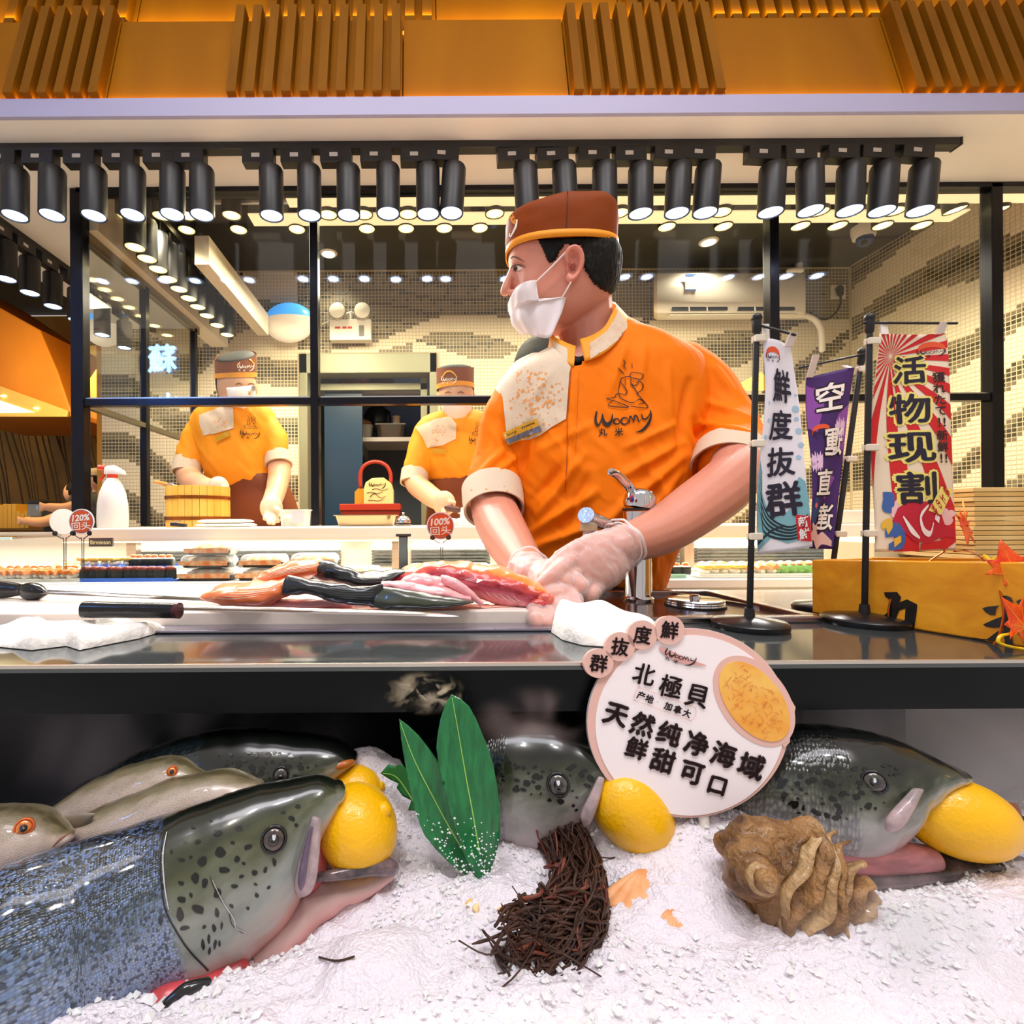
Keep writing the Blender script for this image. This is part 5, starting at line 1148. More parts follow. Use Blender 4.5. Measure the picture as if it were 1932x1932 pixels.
bd=chef.part('name_badge',on_surf(tess([(948.5,817),(1012,790),(1023,815),(959,840)],5),SS,.0090),M('badge_gold','#e0a52c',.25,.4),solid=.002,smooth=False)
chef.part('badge_grey_strip',on_surf(tess([(953,829),(1018,803),(1022,813),(958.5,838)],5),SS,.0112),M('badge_grey','#6d6a72',.3,.5),parent=bd,smooth=False)
chef.part('badge_lettering',on_surf(j2(tf2(wordmark(False),5.2,-5.2,965,817,math.radians(-22)),*[stroke([(984+i*4.2,807.5-i*1.7),(986.6+i*4.2,806.4-i*1.7)],[2.4,2.8]) for i in range(6)]),SS,.0112),INK,parent=bd,smooth=False)
# cuffs
def cuff(c0,c1,r0,r1,name='cuff'):
    a,b=P(*c0),P(*c1); ax=(b-a).normalized(); R_=[]
    u=ax.orthogonal().normalized(); v=ax.cross(u); t=np.linspace(0,2*PI,48,endpoint=False)
    for p_,r_ in ((a,r0*.96),(a,r0),(a.lerp(b,.5),(r0+r1)/2+.001),(b,r1),(b-ax*.002,r1-.004),(a,r0-.006)):
        R_.append(np.array(p_)+np.outer(np.cos(t)*r_,np.array(u))+np.outer(np.sin(t)*r_,np.array(v)))
    m_=loft(R_,cap=False); o_=chef.part(name,m_,CRM,ang=60,parent=shirt); S_=Surf(m_); sp_=[]
    cc=topx(np.array([list(a.lerp(b,.5))]))[0]
    for i in range(26):
        x,y=cc[0]+random.uniform(-50,50),cc[1]+random.uniform(-26,26); q_=S_.t.ray_cast(CAMV,(P(x,y,1)-CAMV).normalized())
        if q_[0] is None or q_[3]>1.0: continue
        r_=random.choice((1,1.5,2.4)); pts=[(x+r_*math.cos(k),y+r_*.6*math.sin(k)) for k in np.linspace(0,2*PI,8,endpoint=False)]
        h_=[S_.t.ray_cast(CAMV,(P(*k,1)-CAMV).normalized())[0] for k in pts]
        if any(k is None or (k-q_[0]).length>.01 for k in h_): continue
        sp_.append((np.array([list(S_.hit(k[0],k[1],.0006)) for k in pts]),[tuple(range(8))]))
    if sp_: chef.part('cuff_print',join(*sp_),SPL,parent=shirt,smooth=False,kind='stuff')
cuff((928,922,.930),(932,964,.897),.0560,.0535); cuff((1377,858,.872),(1374,890,.842),.0575,.0590)
# stand-up collar
def strip(top,bot,th=.003):
    T_=spl(np.array([list(P(*p_)) for p_ in top]),24); B_=spl(np.array([list(P(*p_)) for p_ in bot]),24)
    return sheet(lambda u,v:tuple(T_[int(round(u*23))]*(1-v)+B_[int(round(u*23))]*v),24,6,th)
rt_t=[(1094,641,.893),(1118,633,.888),(1140,617,.893),(1154,592,.915),(1163,577,.955),(1150,570,1.02),(1110,580,1.045)]; rt_b=[(1103,682,.868),(1130,672,.862),(1158,652,.872),(1178,625,.895),(1190,607,.94),(1175,600,1.03),(1110,610,1.075)]
colR=strip(rt_t,rt_b); chef.part('collar',colR,ORGD,parent=shirt,ang=180)
chef.part('collar_panel',on_surf(tess([(1113,648),(1145,625),(1160,600),(1167,586),(1177,600),(1186,613),(1180,626),(1170,638),(1145,658),(1114,677)],4),Surf(colR),.0012),M('cream_stained','#d8c2a8',.7,var=(60,.3),col2='#cfae90'),parent=shirt,ang=180)
lt_t=[(1040,632,1.0),(1042,632,.955),(1054,640,.918),(1070,648,.903),(1086,654,.895)]; lt_b=[(1034,662,1.0),(1038,664,.93),(1052,676,.895),(1068,688,.878),(1083,692,.872)]
colL=strip(lt_t,lt_b); chef.part('collar',colL,ORGD,parent=shirt,ang=180)
chef.part('collar_panel',on_surf(tess([(1043,641),(1056,650),(1070,657),(1071,668),(1070,686),(1056,678),(1044,664)],4),Surf(colL),.0012),CRM,parent=shirt,ang=180)
chef.part('undershirt',tube([P(1072,676,.915),P(1090,685,.905),P(1110,676,.915)],[.014,.018,.014],14,12,flat=.6),M('black_undershirt','#0e0c0e',.7),ang=180)
# apron and legs
apr=loft_px([(975,1036,1240,1040,.98,.118),(978,1080,1235,1090,.985,.12),(965,1200,1245,1200,.99,.13),(960,1400,1250,1400,.99,.13),(955,1700,1255,1700,.99,.13)],32,None,2.4,.1,.1); apr[0][:,2]=np.maximum(apr[0][:,2],.25)
chef.part('apron',apr,BRNA,ang=180)
for px in (1050,1165): chef.part('leg',tube([(X(px,1.0),1.0,.32),(X(px,1.0),1.0,.05),(X(px,1.0),.95,.04)],[.07,.05,.045],14,10),M('dark_trousers','#1d1a1c',.7))
# thin gloves
def glove(parts,seed,clip,roll,label=None):
    V,F=fuse(parts,.0028,2); N_=vnormals(V,F); q_=(V@rot.T)*np.array([150,60,60]); rd_=np.clip(1-np.abs(fbm(q_,seed,2))*3,0,1)
    V=V+N_*(.0016+.0016*rd_+.0008*vnoise(V*90,seed))[:,None]
    c,ax=clip; k=((V-np.array(c))@np.array(ax))<0; keep=[f for f in F if all(k[i] for i in f)]
    ids=sorted({i for f in keep for i in f}); mp={i:j for j,i in enumerate(ids)}
    return V[ids],[tuple(mp[i] for i in f) for f in keep]
wl=P(1168,1028,.682); axl=(P(1250,1000,.715)-P(1160,1034,.675)).normalized()
gl=chef.part('glove',glove([palmL,armL]+finL,3,(wl+axl*.012,axl),None),GLOVE,ang=180)
def ringaround(c,ax,r,fl,seed,n=60):
    u=ax.orthogonal().normalized(); v=ax.cross(u); pts=[]
    for t in np.linspace(0,2*PI,n): rr=r*(1+.05*math.sin(3*t+seed)+.03*math.sin(7*t)); pts.append(c+u*rr*math.cos(t)+v*rr*fl*math.sin(t)+ax*.004*math.sin(2*t+seed))
    return pts
chef.part('glove_rim',join(tube(ringaround(wl+axl*.010,axl,.0335,1.0,1),.0016,6),tube(ringaround(wl+axl*.003,axl,.0325,1.0,2.5),.0011,6)),GLOVER,parent=gl,ang=180,kind='stuff')
wr_=P(998,1078,.70); axr=(P(975,1045,.76)-P(1010,1092,.675)).normalized()
gr=chef.part('glove',glove([palmR,armR]+finR,7,(wr_+axr*.008,axr),None),GLOVE,ang=180)
chef.part('glove_rim',tube(ringaround(wr_+axr*.006,axr,.031,1.0,4),.0016,6),GLOVER,parent=gr,ang=180)

# ---------------------------------------------------------------- colleagues behind the window
def worker(label,d,kb,kt_,headc,hr,turn,faceDown,torso,sleeves,cuffs,arms,apron,cap,yoke,capemb,chest,maskp,skinparts=(),gx_=1):
    t=Thing('person',label,'person',(X(headc[0],d),d,0))
    u_=U(1,d)
    hx,hy=headc; rx,ry=hr
    dS=d; d=d-.09
    u_=U(1,d); head=ell(P(hx,hy,d),(rx*u_,rx*u_*1.08,ry*u_),24,18)
    parts=[head,T3((hx,hy+ry*.5,d+.02,rx*.62*u_),(hx-2,hy+ry*1.25,dS+.02,rx*.66*u_)),tube([P(hx+turn*rx*.55,hy+4,d-rx*u_*.86),P(hx+turn*rx*.62,hy+14,d-rx*u_*.98)],[.007,.011],10,8)]
    for e in (-1,1): parts.append(ell(P(hx+e*rx*.97,hy+6,d+.02),(.012,.016,.026),12,10))
    parts+= [T3(*a) for a in arms]+list(skinparts)
    V,F=fuse(parts,.006,2); S0=Surf((V,F)); b=t.part('body',(V,F),SKINW,ang=180)
    # eyes, brows
    fx=hx+turn*rx*.35; ey=hy+faceDown
    t.part('eyes',on_surf(j2(*[stroke([(fx+o-5,ey),(fx+o,ey+1.6),(fx+o+5,ey)],[.8,1.7,.8]) for o in (-12+turn*3,12+turn*2)]),S0,.003,d-.08),LIPD,parent=b,ang=180,kind='stuff')
    t.part('eyebrows',on_surf(j2(*[stroke([(fx+o-6,ey-6),(fx+o,ey-8.5),(fx+o+7,ey-6.5)],[1.2,2.2,1]) for o in (-12+turn*3,12+turn*2)]),S0,.003,d-.08),BROW,parent=b,ang=180,kind='stuff')
    # hair at the back and sides
    hv,hf=ell(P(hx-turn*2,hy-4,d+.012),(rx*1.04*u_,rx*1.08*u_,ry*.92*u_),28,20); k=(hv[:,1]>d+.0-.25*rx*u_)|((hv[:,2]>P(hx,hy-6,d).z)&(hv[:,1]>d-.8*rx*u_)&(hv[:,0]*turn<P(hx-turn*rx*.35,hy,d).x*turn)); keep=[f for f in hf if all(k[i] for i in f)]
    t.part('hair',(hv,keep),HAIR,parent=b,ang=180)
    # mask
    mv,mf=tess(maskp,3); form=ell(P(hx+turn*2,hy+ry*.52,d-.012),(rx*1.06*u_,rx*1.52*u_,ry*.80*u_),28,20); t.part('face_mask',on_surf((mv,mf),Surf(form),.002,d-.07),MASKS,ang=180,solid=.002)
    dH=d; d=dS; u_=U(1,d)
    # shirt
    tv,tf_=fuse([loft_px([(q_[0],q_[1],q_[2],q_[3],d,q_[4]) for q_ in torso],28,None,2.4,.1,.1)]+[T3(*s) for s in sleeves],.008,4)
    n_=vnormals(tv,tf_); q2=(tv@rot.T)*np.array([14,8,5]); tv=tv+n_*(.007*np.clip(1-np.abs(fbm(q2,int(hx),3))*2.6,-.3,1))[:,None]
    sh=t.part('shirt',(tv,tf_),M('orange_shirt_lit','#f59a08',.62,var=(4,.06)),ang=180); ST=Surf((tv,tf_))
    t.part('shoulder_yoke',on_surf(tess(yoke,4),ST,.004,d),CRM,parent=sh,ang=180)
    sp_=[]
    yk=np.array(yoke); cx0,cy0=yk.mean(0)
    for i in range(34):
        x,y=random.gauss(cx0+4,13),random.gauss(cy0+4,10); r_=random.choice((.8,1.1,1.6)); sp_.append(([(x+r_*math.cos(k),y+r_*.7*math.sin(k)) for k in np.linspace(0,2*PI,6,endpoint=False)],[tuple(range(6))]))
    t.part('splash_print',on_surf(j2(*sp_),ST,.006,d),SPL,parent=sh,smooth=False,kind='stuff')
    if chest:
        x,y,s=chest; t.part('chest_lettering',on_surf(j2(tf2(wordmark(),s,-s,x,y,math.radians(5)),*[stroke([(x-10+(zx(p_)[0]-1180)*s/31*1.0+8,y-2+(zx(p_)[1]-790)*s/31) for p_ in l],[.5,.8]) for l in lines]),ST,.006,d),INK,parent=sh,smooth=False)
    # cuffs as short rings
    for a,b_,r_ in cuffs:
        A,B=P(*a),P(*b_); R_=[]; ax=(B-A).normalized(); uu=ax.orthogonal().normalized(); vv=ax.cross(uu); tt=np.linspace(0,2*PI,28,endpoint=False)
        for p_,q_ in ((A,r_),(B,r_*1.04),(B,r_*.9)): R_.append(np.array(p_)+np.outer(np.cos(tt)*q_,np.array(uu))+np.outer(np.sin(tt)*q_,np.array(vv)))
        t.part('cuff',loft(R_,cap=False),CRM,parent=sh,ang=60)
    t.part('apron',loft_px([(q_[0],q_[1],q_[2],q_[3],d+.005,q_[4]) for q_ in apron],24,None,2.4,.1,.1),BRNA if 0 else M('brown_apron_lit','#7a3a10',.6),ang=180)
    nc_=P(torso[0][0]*.5+torso[0][2]*.5,torso[0][1]-4,d-.035); t.part('collar',lathe([(.062,.0),(.075,-.035),(.080,-.03),(.068,.004)],nc_,28,(0,-.25,1)),CRM,parent=sh,ang=60)
    d=dH; u_=U(1,d)
    # cap
    cxp,cyb,cw,chh,slant=cap; c=P(cxp,cyb,d); w_=cw*u_/2; R_=[]
    def ring(z,a,b_,k,n=40):
        tt=np.linspace(0,2*PI,n,endpoint=False); return np.c_[c.x+a*np.cos(tt),d+b_*np.sin(tt),z+slant*np.cos(tt)*w_+k*np.sin(tt)]
    for s in np.linspace(0,1,8): R_.append(ring(c.z+s*chh*u_,w_*(1+.02*s),w_*1.05,kb+(kt_-kb)*s))
    cpm=loft(R_,cap=False); R3=[ring(c.z+chh*u_*.90,w_*.99,w_*1.03,kt_),ring(c.z+chh*u_*1.06,w_*.82,w_*.86,kt_*.8),ring(c.z+chh*u_*1.13,w_*.5,w_*.5,kt_*.4)]
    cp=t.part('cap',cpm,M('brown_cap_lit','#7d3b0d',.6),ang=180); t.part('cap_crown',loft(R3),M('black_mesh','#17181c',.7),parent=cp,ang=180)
    t.part('cap_trim',loft([ring(c.z-.003,w_*1.02,w_*1.07,kb),ring(c.z+.016,w_*1.025,w_*1.075,kb)],cap=False),ORGD,parent=cp,ang=180)
    CSf=Surf(cpm); ex,ey2,es=capemb
    t.part('cap_emblem',on_surf(j2(stroke([(ex-es*1.3,ey2-es*.1),(ex-es*.6,ey2-es*1.1),(ex+es*.4,ey2-es*1.15),(ex+es*1.3,ey2-es*.2)],[2,3.5,2])),CSf,.003,d-.1),M('emblem_gold','#f2a80c',.5),parent=cp,ang=180)
    t.part('cap_lettering',on_surf(tf2(wordmark(),es*.75,-es*.85,ex,ey2+1),CSf,.005,d-.1),M('cap_white','#f5efe6',.6),parent=cp,ang=180)
    return t,ST,u_
d=2.12
wk1,ST1,u1=worker('worker in a black-topped brown cap and orange shirt bending over the rice tub',d,.022,.050,(447,728),(35,46),1,4,
    [(412,765,490,762,.07),(378,776,512,772,.10),(366,800,520,800,.12),(380,850,515,850,.125),(392,890,518,885,.12),(405,920,530,905,.11)],
    [[(400,800,d,.068),(372,830,d-.02,.060),(355,878,d-.05,.052)],[(490,800,d,.068),(515,830,d-.02,.058),(524,866,d-.05,.049)]],
    [((355,868,d-.045),(352,893,d-.065),.057),((524,858,d-.045),(526,878,d-.065),.054)],
    [[(368,840,d-.02,.046),(354,890,d-.06,.046),(372,915,d-.18,.046),(405,925,d-.30,.036)],[(515,820,d-.02,.05),(527,880,d-.06,.047),(522,920,d-.16,.040),(512,950,d-.32,.034)]],
    [(412,905,528,895,.115),(428,925,545,920,.12),(432,960,560,960,.13),(430,1010,572,1010,.13)],(445,712,73,40,.04),
    [(375,783),(415,768),(440,768),(441,800),(441,808),(405,818),(383,822),(376,800)],(465,690,12),(473,818,10.5),
    [(427,732),(450,730),(482,727),(482,745),(478,765),(460,771),(440,766),(430,750)])
# hands of the first worker
def smallhand(t,c,d,tips,mat=SKINW,name='hand'):
    parts=[ell(P(c[0],c[1],d),(.04,.028,.045),18,12)]+[tube([P(c[0]+(x-c[0])*.35,c[1]+(y-c[1])*.35,d),P((x+c[0])/2,(y+c[1])/2,d-.012),P(x,y,dd)],[.013,.0115,.009],10,10) for x,y,dd in tips]
    return fuse(parts,.004,2)
t=wk1; t.part('hand',smallhand(t,(512,958),1.74,[(500,978,1.69),(508,986,1.68),(516,987,1.68),(524,983,1.70),(530,965,1.66)]),M('gloved_skin','#f2c6a4',.3),ang=180)
t.part('hand',smallhand(t,(412,922),1.80,[(425,932,1.77),(420,938,1.77),(412,940,1.78),(404,938,1.79),(428,922,1.77)]),M('gloved_skin','#f2c6a4',.3),ang=180)
t.part('name_badge',on_surf(tess([(405,824),(432,812),(434,822),(408,834)],4),ST1,.01,d),M('badge_gold','#e0a52c',.25,.4),smooth=False)
t.part('ear_loop',tube([P(430,735,d-.085),P(420,722,d-.06),P(414,714,d-.03)],.003,6),MASKS)
d=2.16
wk2,ST2,u2=worker('worker in orange shirt and white mask cutting at the ledge left of the chef',d,.004,.022,(860,742),(33,42),-.2,6,
    [(822,782,900,780,.07),(792,795,940,790,.10),(782,820,950,820,.12),(798,870,950,870,.125),(810,905,945,905,.115)],
    [[(812,815,d,.068),(796,850,d-.02,.060),(783,898,d-.05,.052)],[(925,815,d,.075),(945,850,d,.07),(955,890,d-.02,.062)]],
    [((783,888,d-.045),(781,912,d-.065),.057)],
    [[(796,850,d-.02,.046),(783,905,d-.06,.046),(805,930,d-.2,.042),(832,948,d-.36,.034)],[(945,850,d,.05),(955,900,d-.05,.047),(940,930,d-.2,.04),(905,950,d-.36,.034)]],
    [(815,888,942,885,.12),(808,915,950,915,.125),(805,960,955,960,.13),(800,1010,960,1010,.13)],(859,734,70,40,.02),
    [(784,806),(822,790),(850,785),(861,800),(860,828),(835,840),(806,845),(797,825)],(848,714,11),(903,830,9.5),
    [(832,757),(860,760),(890,756),(889,775),(876,787),(860,790),(844,785),(834,772)])
t=wk2; t.part('hand',smallhand(t,(838,950),1.74,[(852,958,1.70),(850,965,1.70),(844,969,1.70),(836,968,1.71),(856,948,1.69)]),SKINW,ang=180)
t.part('name_badge',on_surf(tess([(816,846),(842,847),(842,857),(816,855)],4),ST2,.01,d),M('badge_gold','#e0a52c',.25,.4),smooth=False)
kn=Thing('kitchen_knife','kitchen knife with a brown handle in the second worker\'s hand','knife',P(860,960,1.69)); kn.part('handle',tube([P(844,958,1.69),P(864,962,1.69)],.011,10),M('brown_handle','#4a2616',.4)); kn.part('blade',prism([P(862,956,1.69),P(888,962,1.69),P(886,975,1.69),P(864,969,1.69)],(0,.002,0)),BLADE,smooth=False)
# colleague hidden behind the chef: only the crown of dark hair shows
c=P(1018,700,1.95); t=Thing('person','person of whom only dark hair shows above the chef\'s left-hand shoulder','person',(c.x,c.y,0))
V,F=fuse([ell(c,(.085,.10,.12)),T3((1018,730,1.96,.05),(1018,800,1.97,.06)),loft_px([(985,790,1060,790,1.97,.07),(950,815,1095,815,1.97,.10),(950,900,1095,900,1.97,.11),(960,1050,1090,1050,1.97,.11)],20)],.009,3)
b=t.part('body',(V,F),SKINW,ang=180); hv,hf=ell((c.x,c.y+.005,c.z+.008),(.099,.118,.130),36,24); hv=hv+.002*vnoise(hv*np.array([400,400,30]))[:,None]; t.part('hair',(hv,hf),HAIR,parent=b,ang=180)
tv,tf_=fuse([loft_px([(988,800,1058,800,1.97,.08),(945,815,1098,815,1.97,.11),(945,900,1098,900,1.97,.12),(955,1000,1095,1000,1.97,.12)],20)],.01,2); t.part('shirt',(tv,tf_),ORG,ang=180)
# two people of the neighbouring eatery
def fig(px,py,r,d,label,hair,cloth,cap=None,dirx=-1):
    c=P(px,py,d); u_=U(1,d); t=Thing('person',label,'person',(c.x,c.y,0))
    V,F=fuse([ell(c,(r*u_*.9,r*u_,r*u_*1.25),18,14),tube([c-Vector((0,0,r*u_)),c-Vector((0,-.02,r*u_*2))],[r*u_*.5,r*u_*.6],12),ell(c+Vector((dirx*r*u_*.92,0,-r*u_*.2)),(.014,.012,.016),8,6),
        tube([(c.x,d,c.z-r*u_*2.2),(c.x+dirx*.12,d-.1,c.z-r*u_*3.6),(c.x+dirx*.22,d-.15,c.z-r*u_*3.5)],[.045,.04,.03],12,12)]+[tube([(c.x+dirx*.22,d-.15,c.z-r*u_*3.5),(c.x+dirx*.28,d-.15,c.z-r*u_*3.5+k*.018)],[.014,.009],8) for k in (-1.5,-.5,.5,1.5)],.009,2)
    b=t.part('body',(V,F),SKINW,ang=180)
    t.part('clothing',loft([np.array([[c.x+a*w_,d+.02+b_*w_*.6,c.z-r*u_*h_] for a,b_ in sup(24,2.6)]) for w_,h_ in ((.06,1.5),(.17,1.9),(.2,3),(.19,8))]),cloth,ang=180)
    hv,hf=ell((c.x-dirx*.012,c.y+.004,c.z+r*u_*.18),(r*u_*.98,r*u_*1.08,r*u_*1.18),20,14); k=(hv[:,2]>c.z+r*u_*.3)|((hv[:,0]-c.x)*dirx<-.0); t.part('hair',(hv,[f for f in hf if all(k[i] for i in f)]),HAIR,parent=b,ang=180)
    if cap:
        t.part('cap',lathe([(r*u_*1.08,r*u_*.45),(r*u_*1.05,r*u_*.9),(r*u_*.7,r*u_*1.35),(0,r*u_*1.5)],c,20),cap,ang=60); t.part('peak',obox(c+Vector((dirx*r*u_*1.2,0,r*u_*.5)),[r*u_*.5,0,-.01],[0,r*u_*.7,0],[0,0,.005]),cap,smooth=False,bevel=.003)
fig(136,930,15,3.7,'dark-haired person in profile behind the window post at far left',HAIR,M('dark_jacket','#1c1d24',.7))
fig(182,905,15,3.5,'person in a pale cap and dark patterned top seen past the spray bottle',HAIR,M('patterned_top','#2c2a2e',.7,var=(60,.5),col2='#57504c'),M('pale_cap','#b9a98e',.7))
# ================================================================== ICE DISPLAY IN FRONT
ICEM=M('crushed_ice','#f1eaf3',.32,sss=.25,bump=(420,.5,3),var=(14,.03),spec=.6)
_mats['crushed_ice'].node_tree.nodes['Principled BSDF'].inputs['Subsurface Radius'].default_value=(.8,.85,1)
def Xg(px,d): return X(px,d)
def mound(x,y,cx,cy,rx,ry,h): return h*np.exp(-(((x-cx)/rx)**2+((y-cy)/ry)**2))
def iceh(x,y):
    z=-.262+0*x
    z+=mound(x,y,-.048,.445,.05,.035,.055)+mound(x,y,-.10,.43,.06,.03,.02)
    z+=mound(x,y,.05,.35,.035,.03,.012)+mound(x,y,-.05,.335,.07,.04,.012)
    z+=mound(x,y,.22,.40,.07,.04,.035)+mound(x,y,.15,.43,.05,.03,.02)
    z+=mound(x,y,.36,.325,.08,.025,.016)+mound(x,y,.27,.30,.06,.03,.010)+mound(x,y,.45,.35,.05,.03,.012)
    z+=mound(x,y,.10,.28,.12,.03,.006)+mound(x,y,.07,.325,.04,.02,.012)+mound(x,y,.17,.345,.03,.02,.010)
    z+=mound(x,y,-.14,.30,.05,.02,.015)-mound(x,y,.33,.375,.05,.03,.012)-mound(x,y,-.155,.302,.032,.022,.014)
    z-=mound(x,y,-.13,.335,.10,.045,.034)+mound(x,y,.115,.37,.035,.03,.012)
    yb=np.interp(x,[-.2,-.09,-.02,.3,.34],[.40,.47,.5,.50,.49]); z-=.16*np.clip((y-yb)/.03,0,1)**2*(3-2*np.clip((y-yb)/.03,0,1))
    return EYE+z
nu,nv=420,300; gxx=np.linspace(-.60,.66,nu); gyy=np.linspace(.17,.60,nv); A,B=np.meshgrid(gxx,gyy); a,b=A.ravel(),B.ravel()
q=np.c_[a,b,0*a]; z=iceh(a,b)+.0045*fbm(q*45,2,3)+.0026*fbm(q*190,5,2)+.0018*np.abs(vnoise(q*330,8))
slab=np.exp(-(((a-(-.03))/.028)**4+((b-.30)/.02)**4)); z=z*(1-slab*.8)+slab*.8*(EYE-.249)
IV=np.c_[a,b,z]; IFc=[(j*nu+i,j*nu+i+1,(j+1)*nu+i+1,(j+1)*nu+i) for j in range(nv-1) for i in range(nu-1)]
mk('crushed_ice',(IV,IFc),ICEM,ang=180,kind='stuff',label='bed of white crushed ice the fish lie on, filling the foreground',cat='ice')
bn=Thing('display_bin','dark bin behind and below the crushed ice','bin',(0,.4,.55)); bn.part('floor',box(-1.2,1.3,.10,.60,.6,.62),CF,smooth=False)
# loose granules
GI=M('ice_granule','#ffffff',.12,sss=.2,spec=.7); _mats['ice_granule'].node_tree.nodes['Principled BSDF'].inputs['Alpha'].default_value=.8
oc=np.array([(1,0,0),(-1,0,0),(0,1,0),(0,-1,0),(0,0,1),(0,0,-1)],float); of=[(0,2,4),(2,1,4),(1,3,4),(3,0,4),(2,0,5),(1,2,5),(3,1,5),(0,3,5)]
n=15000; gx0=RNG.uniform(-.45,.55,n); gy0=RNG.uniform(.21,.47,n)**1.0; s_=RNG.uniform(.0007,.0024,n)*RNG.choice([.7,1,1.5],n,p=[.6,.33,.07])
cl=fbm(np.c_[gx0*18,gy0*18,0*gx0],3,2)>-.12; gx0,gy0,s_=gx0[cl],gy0[cl],s_[cl]; n=len(gx0)
gz0=iceh(gx0,gy0)+.0045*fbm(np.c_[gx0,gy0,0*gx0]*45,2,3)+s_*.9
ang=RNG.uniform(0,6.28,n); V=oc[None]*s_[:,None,None]*RNG.uniform(.6,1.3,(n,6,1)); c_,s2_=np.cos(ang)[:,None],np.sin(ang)[:,None]
V=np.stack([V[:,:,0]*c_-V[:,:,1]*s2_,V[:,:,0]*s2_+V[:,:,1]*c_,V[:,:,2]],2)+np.stack([gx0,gy0,gz0],1)[:,None,:]
F=(np.array(of)[None]+np.arange(n)[:,None,None]*6).reshape(-1,3)
mk('ice_granules',(V.reshape(-1,3),F.tolist()),GI,smooth=False,kind='stuff',label='loose clear granules scattered over the bed of crushed ice',cat='ice')

# ------------------------------------------------------------------ salmon
def fishmat(name,kind,cols,headcols,gill,scale=(110,40),blue=0.0,rough=.22,coat=.6):
    m=M(name,'#888888',rough,coat=coat,spec=.6); nt=m.node_tree; N=nt.nodes; L=nt.links; b=N['Principled BSDF']
    uv=N.new('ShaderNodeUVMap'); uv.uv_map='uv'; sp=N.new('ShaderNodeSeparateXYZ'); L.new(uv.outputs[0],sp.inputs[0])
    no=N.new('ShaderNodeTexNoise'); no.inputs['Scale'].default_value=9; no.inputs['Detail'].default_value=5; L.new(uv.outputs[0],no.inputs[0])
    def mt(op,a,b_=None,c=None):
        n_=N.new('ShaderNodeMath'); n_.operation=op
        for i,q_ in enumerate((a,b_,c)):
            if q_ is None: continue
            if isinstance(q_,(int,float)): n_.inputs[i].default_value=q_
            else: L.new(q_,n_.inputs[i])
        return n_.outputs[0]
    gill_v=mt('MULTIPLY_ADD',sp.outputs[1],.05,gill-.005)
    vv=mt('MULTIPLY_ADD',mt('SUBTRACT',no.outputs[0],.5),.28,sp.outputs[1])
    def ramp(cs):
        r=N.new('ShaderNodeValToRGB'); e=r.color_ramp.elements
        while len(e)<len(cs): e.new(.5)
        for k,(p_,c) in enumerate(cs): e[k].position=p_; e[k].color=hexc(c)
        L.new(vv,r.inputs[0]); return r.outputs[0]
    body,head=ramp(cols),ramp(headcols)
    vo=N.new('ShaderNodeTexVoronoi'); vo.inputs['Scale'].default_value=1; vo.inputs['Randomness'].default_value=.55; mp=N.new('ShaderNodeMapping'); mp.inputs['Scale'].default_value=(scale[0],scale[1],1); L.new(uv.outputs[0],mp.inputs[0]); L.new(mp.outputs[0],vo.inputs[0])
    isb=mt('SUBTRACT',1,mt('SMOOTH_MIN' if 0 else 'MAXIMUM',0,mt('MINIMUM',1,mt('MULTIPLY',mt('SUBTRACT',sp.outputs[0],gill_v),60))))
    if scale[0]>20:
        sr=N.new('ShaderNodeValToRGB'); sr.color_ramp.elements[0].position=.15; sr.color_ramp.elements[0].color=(1.25,1.25,1.3,1); sr.color_ramp.elements[1].position=.62; sr.color_ramp.elements[1].color=(.35,.38,.45,1); L.new(vo.outputs['Distance'],sr.inputs[0])
        mu=N.new('ShaderNodeMix'); mu.data_type='RGBA'; mu.blend_type='MULTIPLY'; mu.inputs[0].default_value=.25 if 'bream' in name else .75; L.new(body,mu.inputs[6]); L.new(sr.outputs[0],mu.inputs[7]); body2=mu.outputs[2]
        if blue:
            vc=N.new('ShaderNodeSeparateColor'); L.new(vo.outputs['Color'],vc.inputs[0])
            bl=N.new('ShaderNodeMix'); bl.data_type='RGBA'; bl.inputs[7].default_value=hexc('#7f9fdc'); L.new(body2,bl.inputs[6])
            L.new(mt('MULTIPLY',mt('GREATER_THAN',vc.outputs[0],.55),blue),bl.inputs[0]); body2=bl.outputs[2]
            bl2=N.new('ShaderNodeMix'); bl2.data_type='RGBA'; bl2.inputs[7].default_value=hexc('#1b2532'); L.new(body2,bl2.inputs[6])
            L.new(mt('MULTIPLY',mt('GREATER_THAN',vc.outputs[1],.8),.8),bl2.inputs[0]); body2=bl2.outputs[2]
    else: body2=body
    mx=N.new('ShaderNodeMix'); mx.data_type='RGBA'; L.new(isb,mx.inputs[0]); L.new(head,mx.inputs[6]); L.new(body2,mx.inputs[7]); L.new(mx.outputs[2],b.inputs['Base Color'])
    bu=N.new('ShaderNodeBump'); bu.inputs['Distance'].default_value=.0012; L.new(mt('MULTIPLY',isb,.3 if 'bream' in name else .6),bu.inputs['Strength']); L.new(mt('SUBTRACT',1,vo.outputs['Distance']),bu.inputs['Height']); L.new(bu.outputs[0],b.inputs['Normal'])
    return m
SALC=[(0,'#0a1012'),(.2,'#1c2628'),(.34,'#4c5a60'),(.48,'#8595a8'),(.66,'#a3acc0'),(.85,'#c7bfc9'),(1,'#d9b9b9')]
SALH=[(0,'#0e120e'),(.18,'#23281c'),(.3,'#454a30'),(.42,'#6b7060'),(.55,'#8f9690'),(.66,'#aaa59c'),(.76,'#c0968c'),(.88,'#d98880'),(1,'#e08a86')]
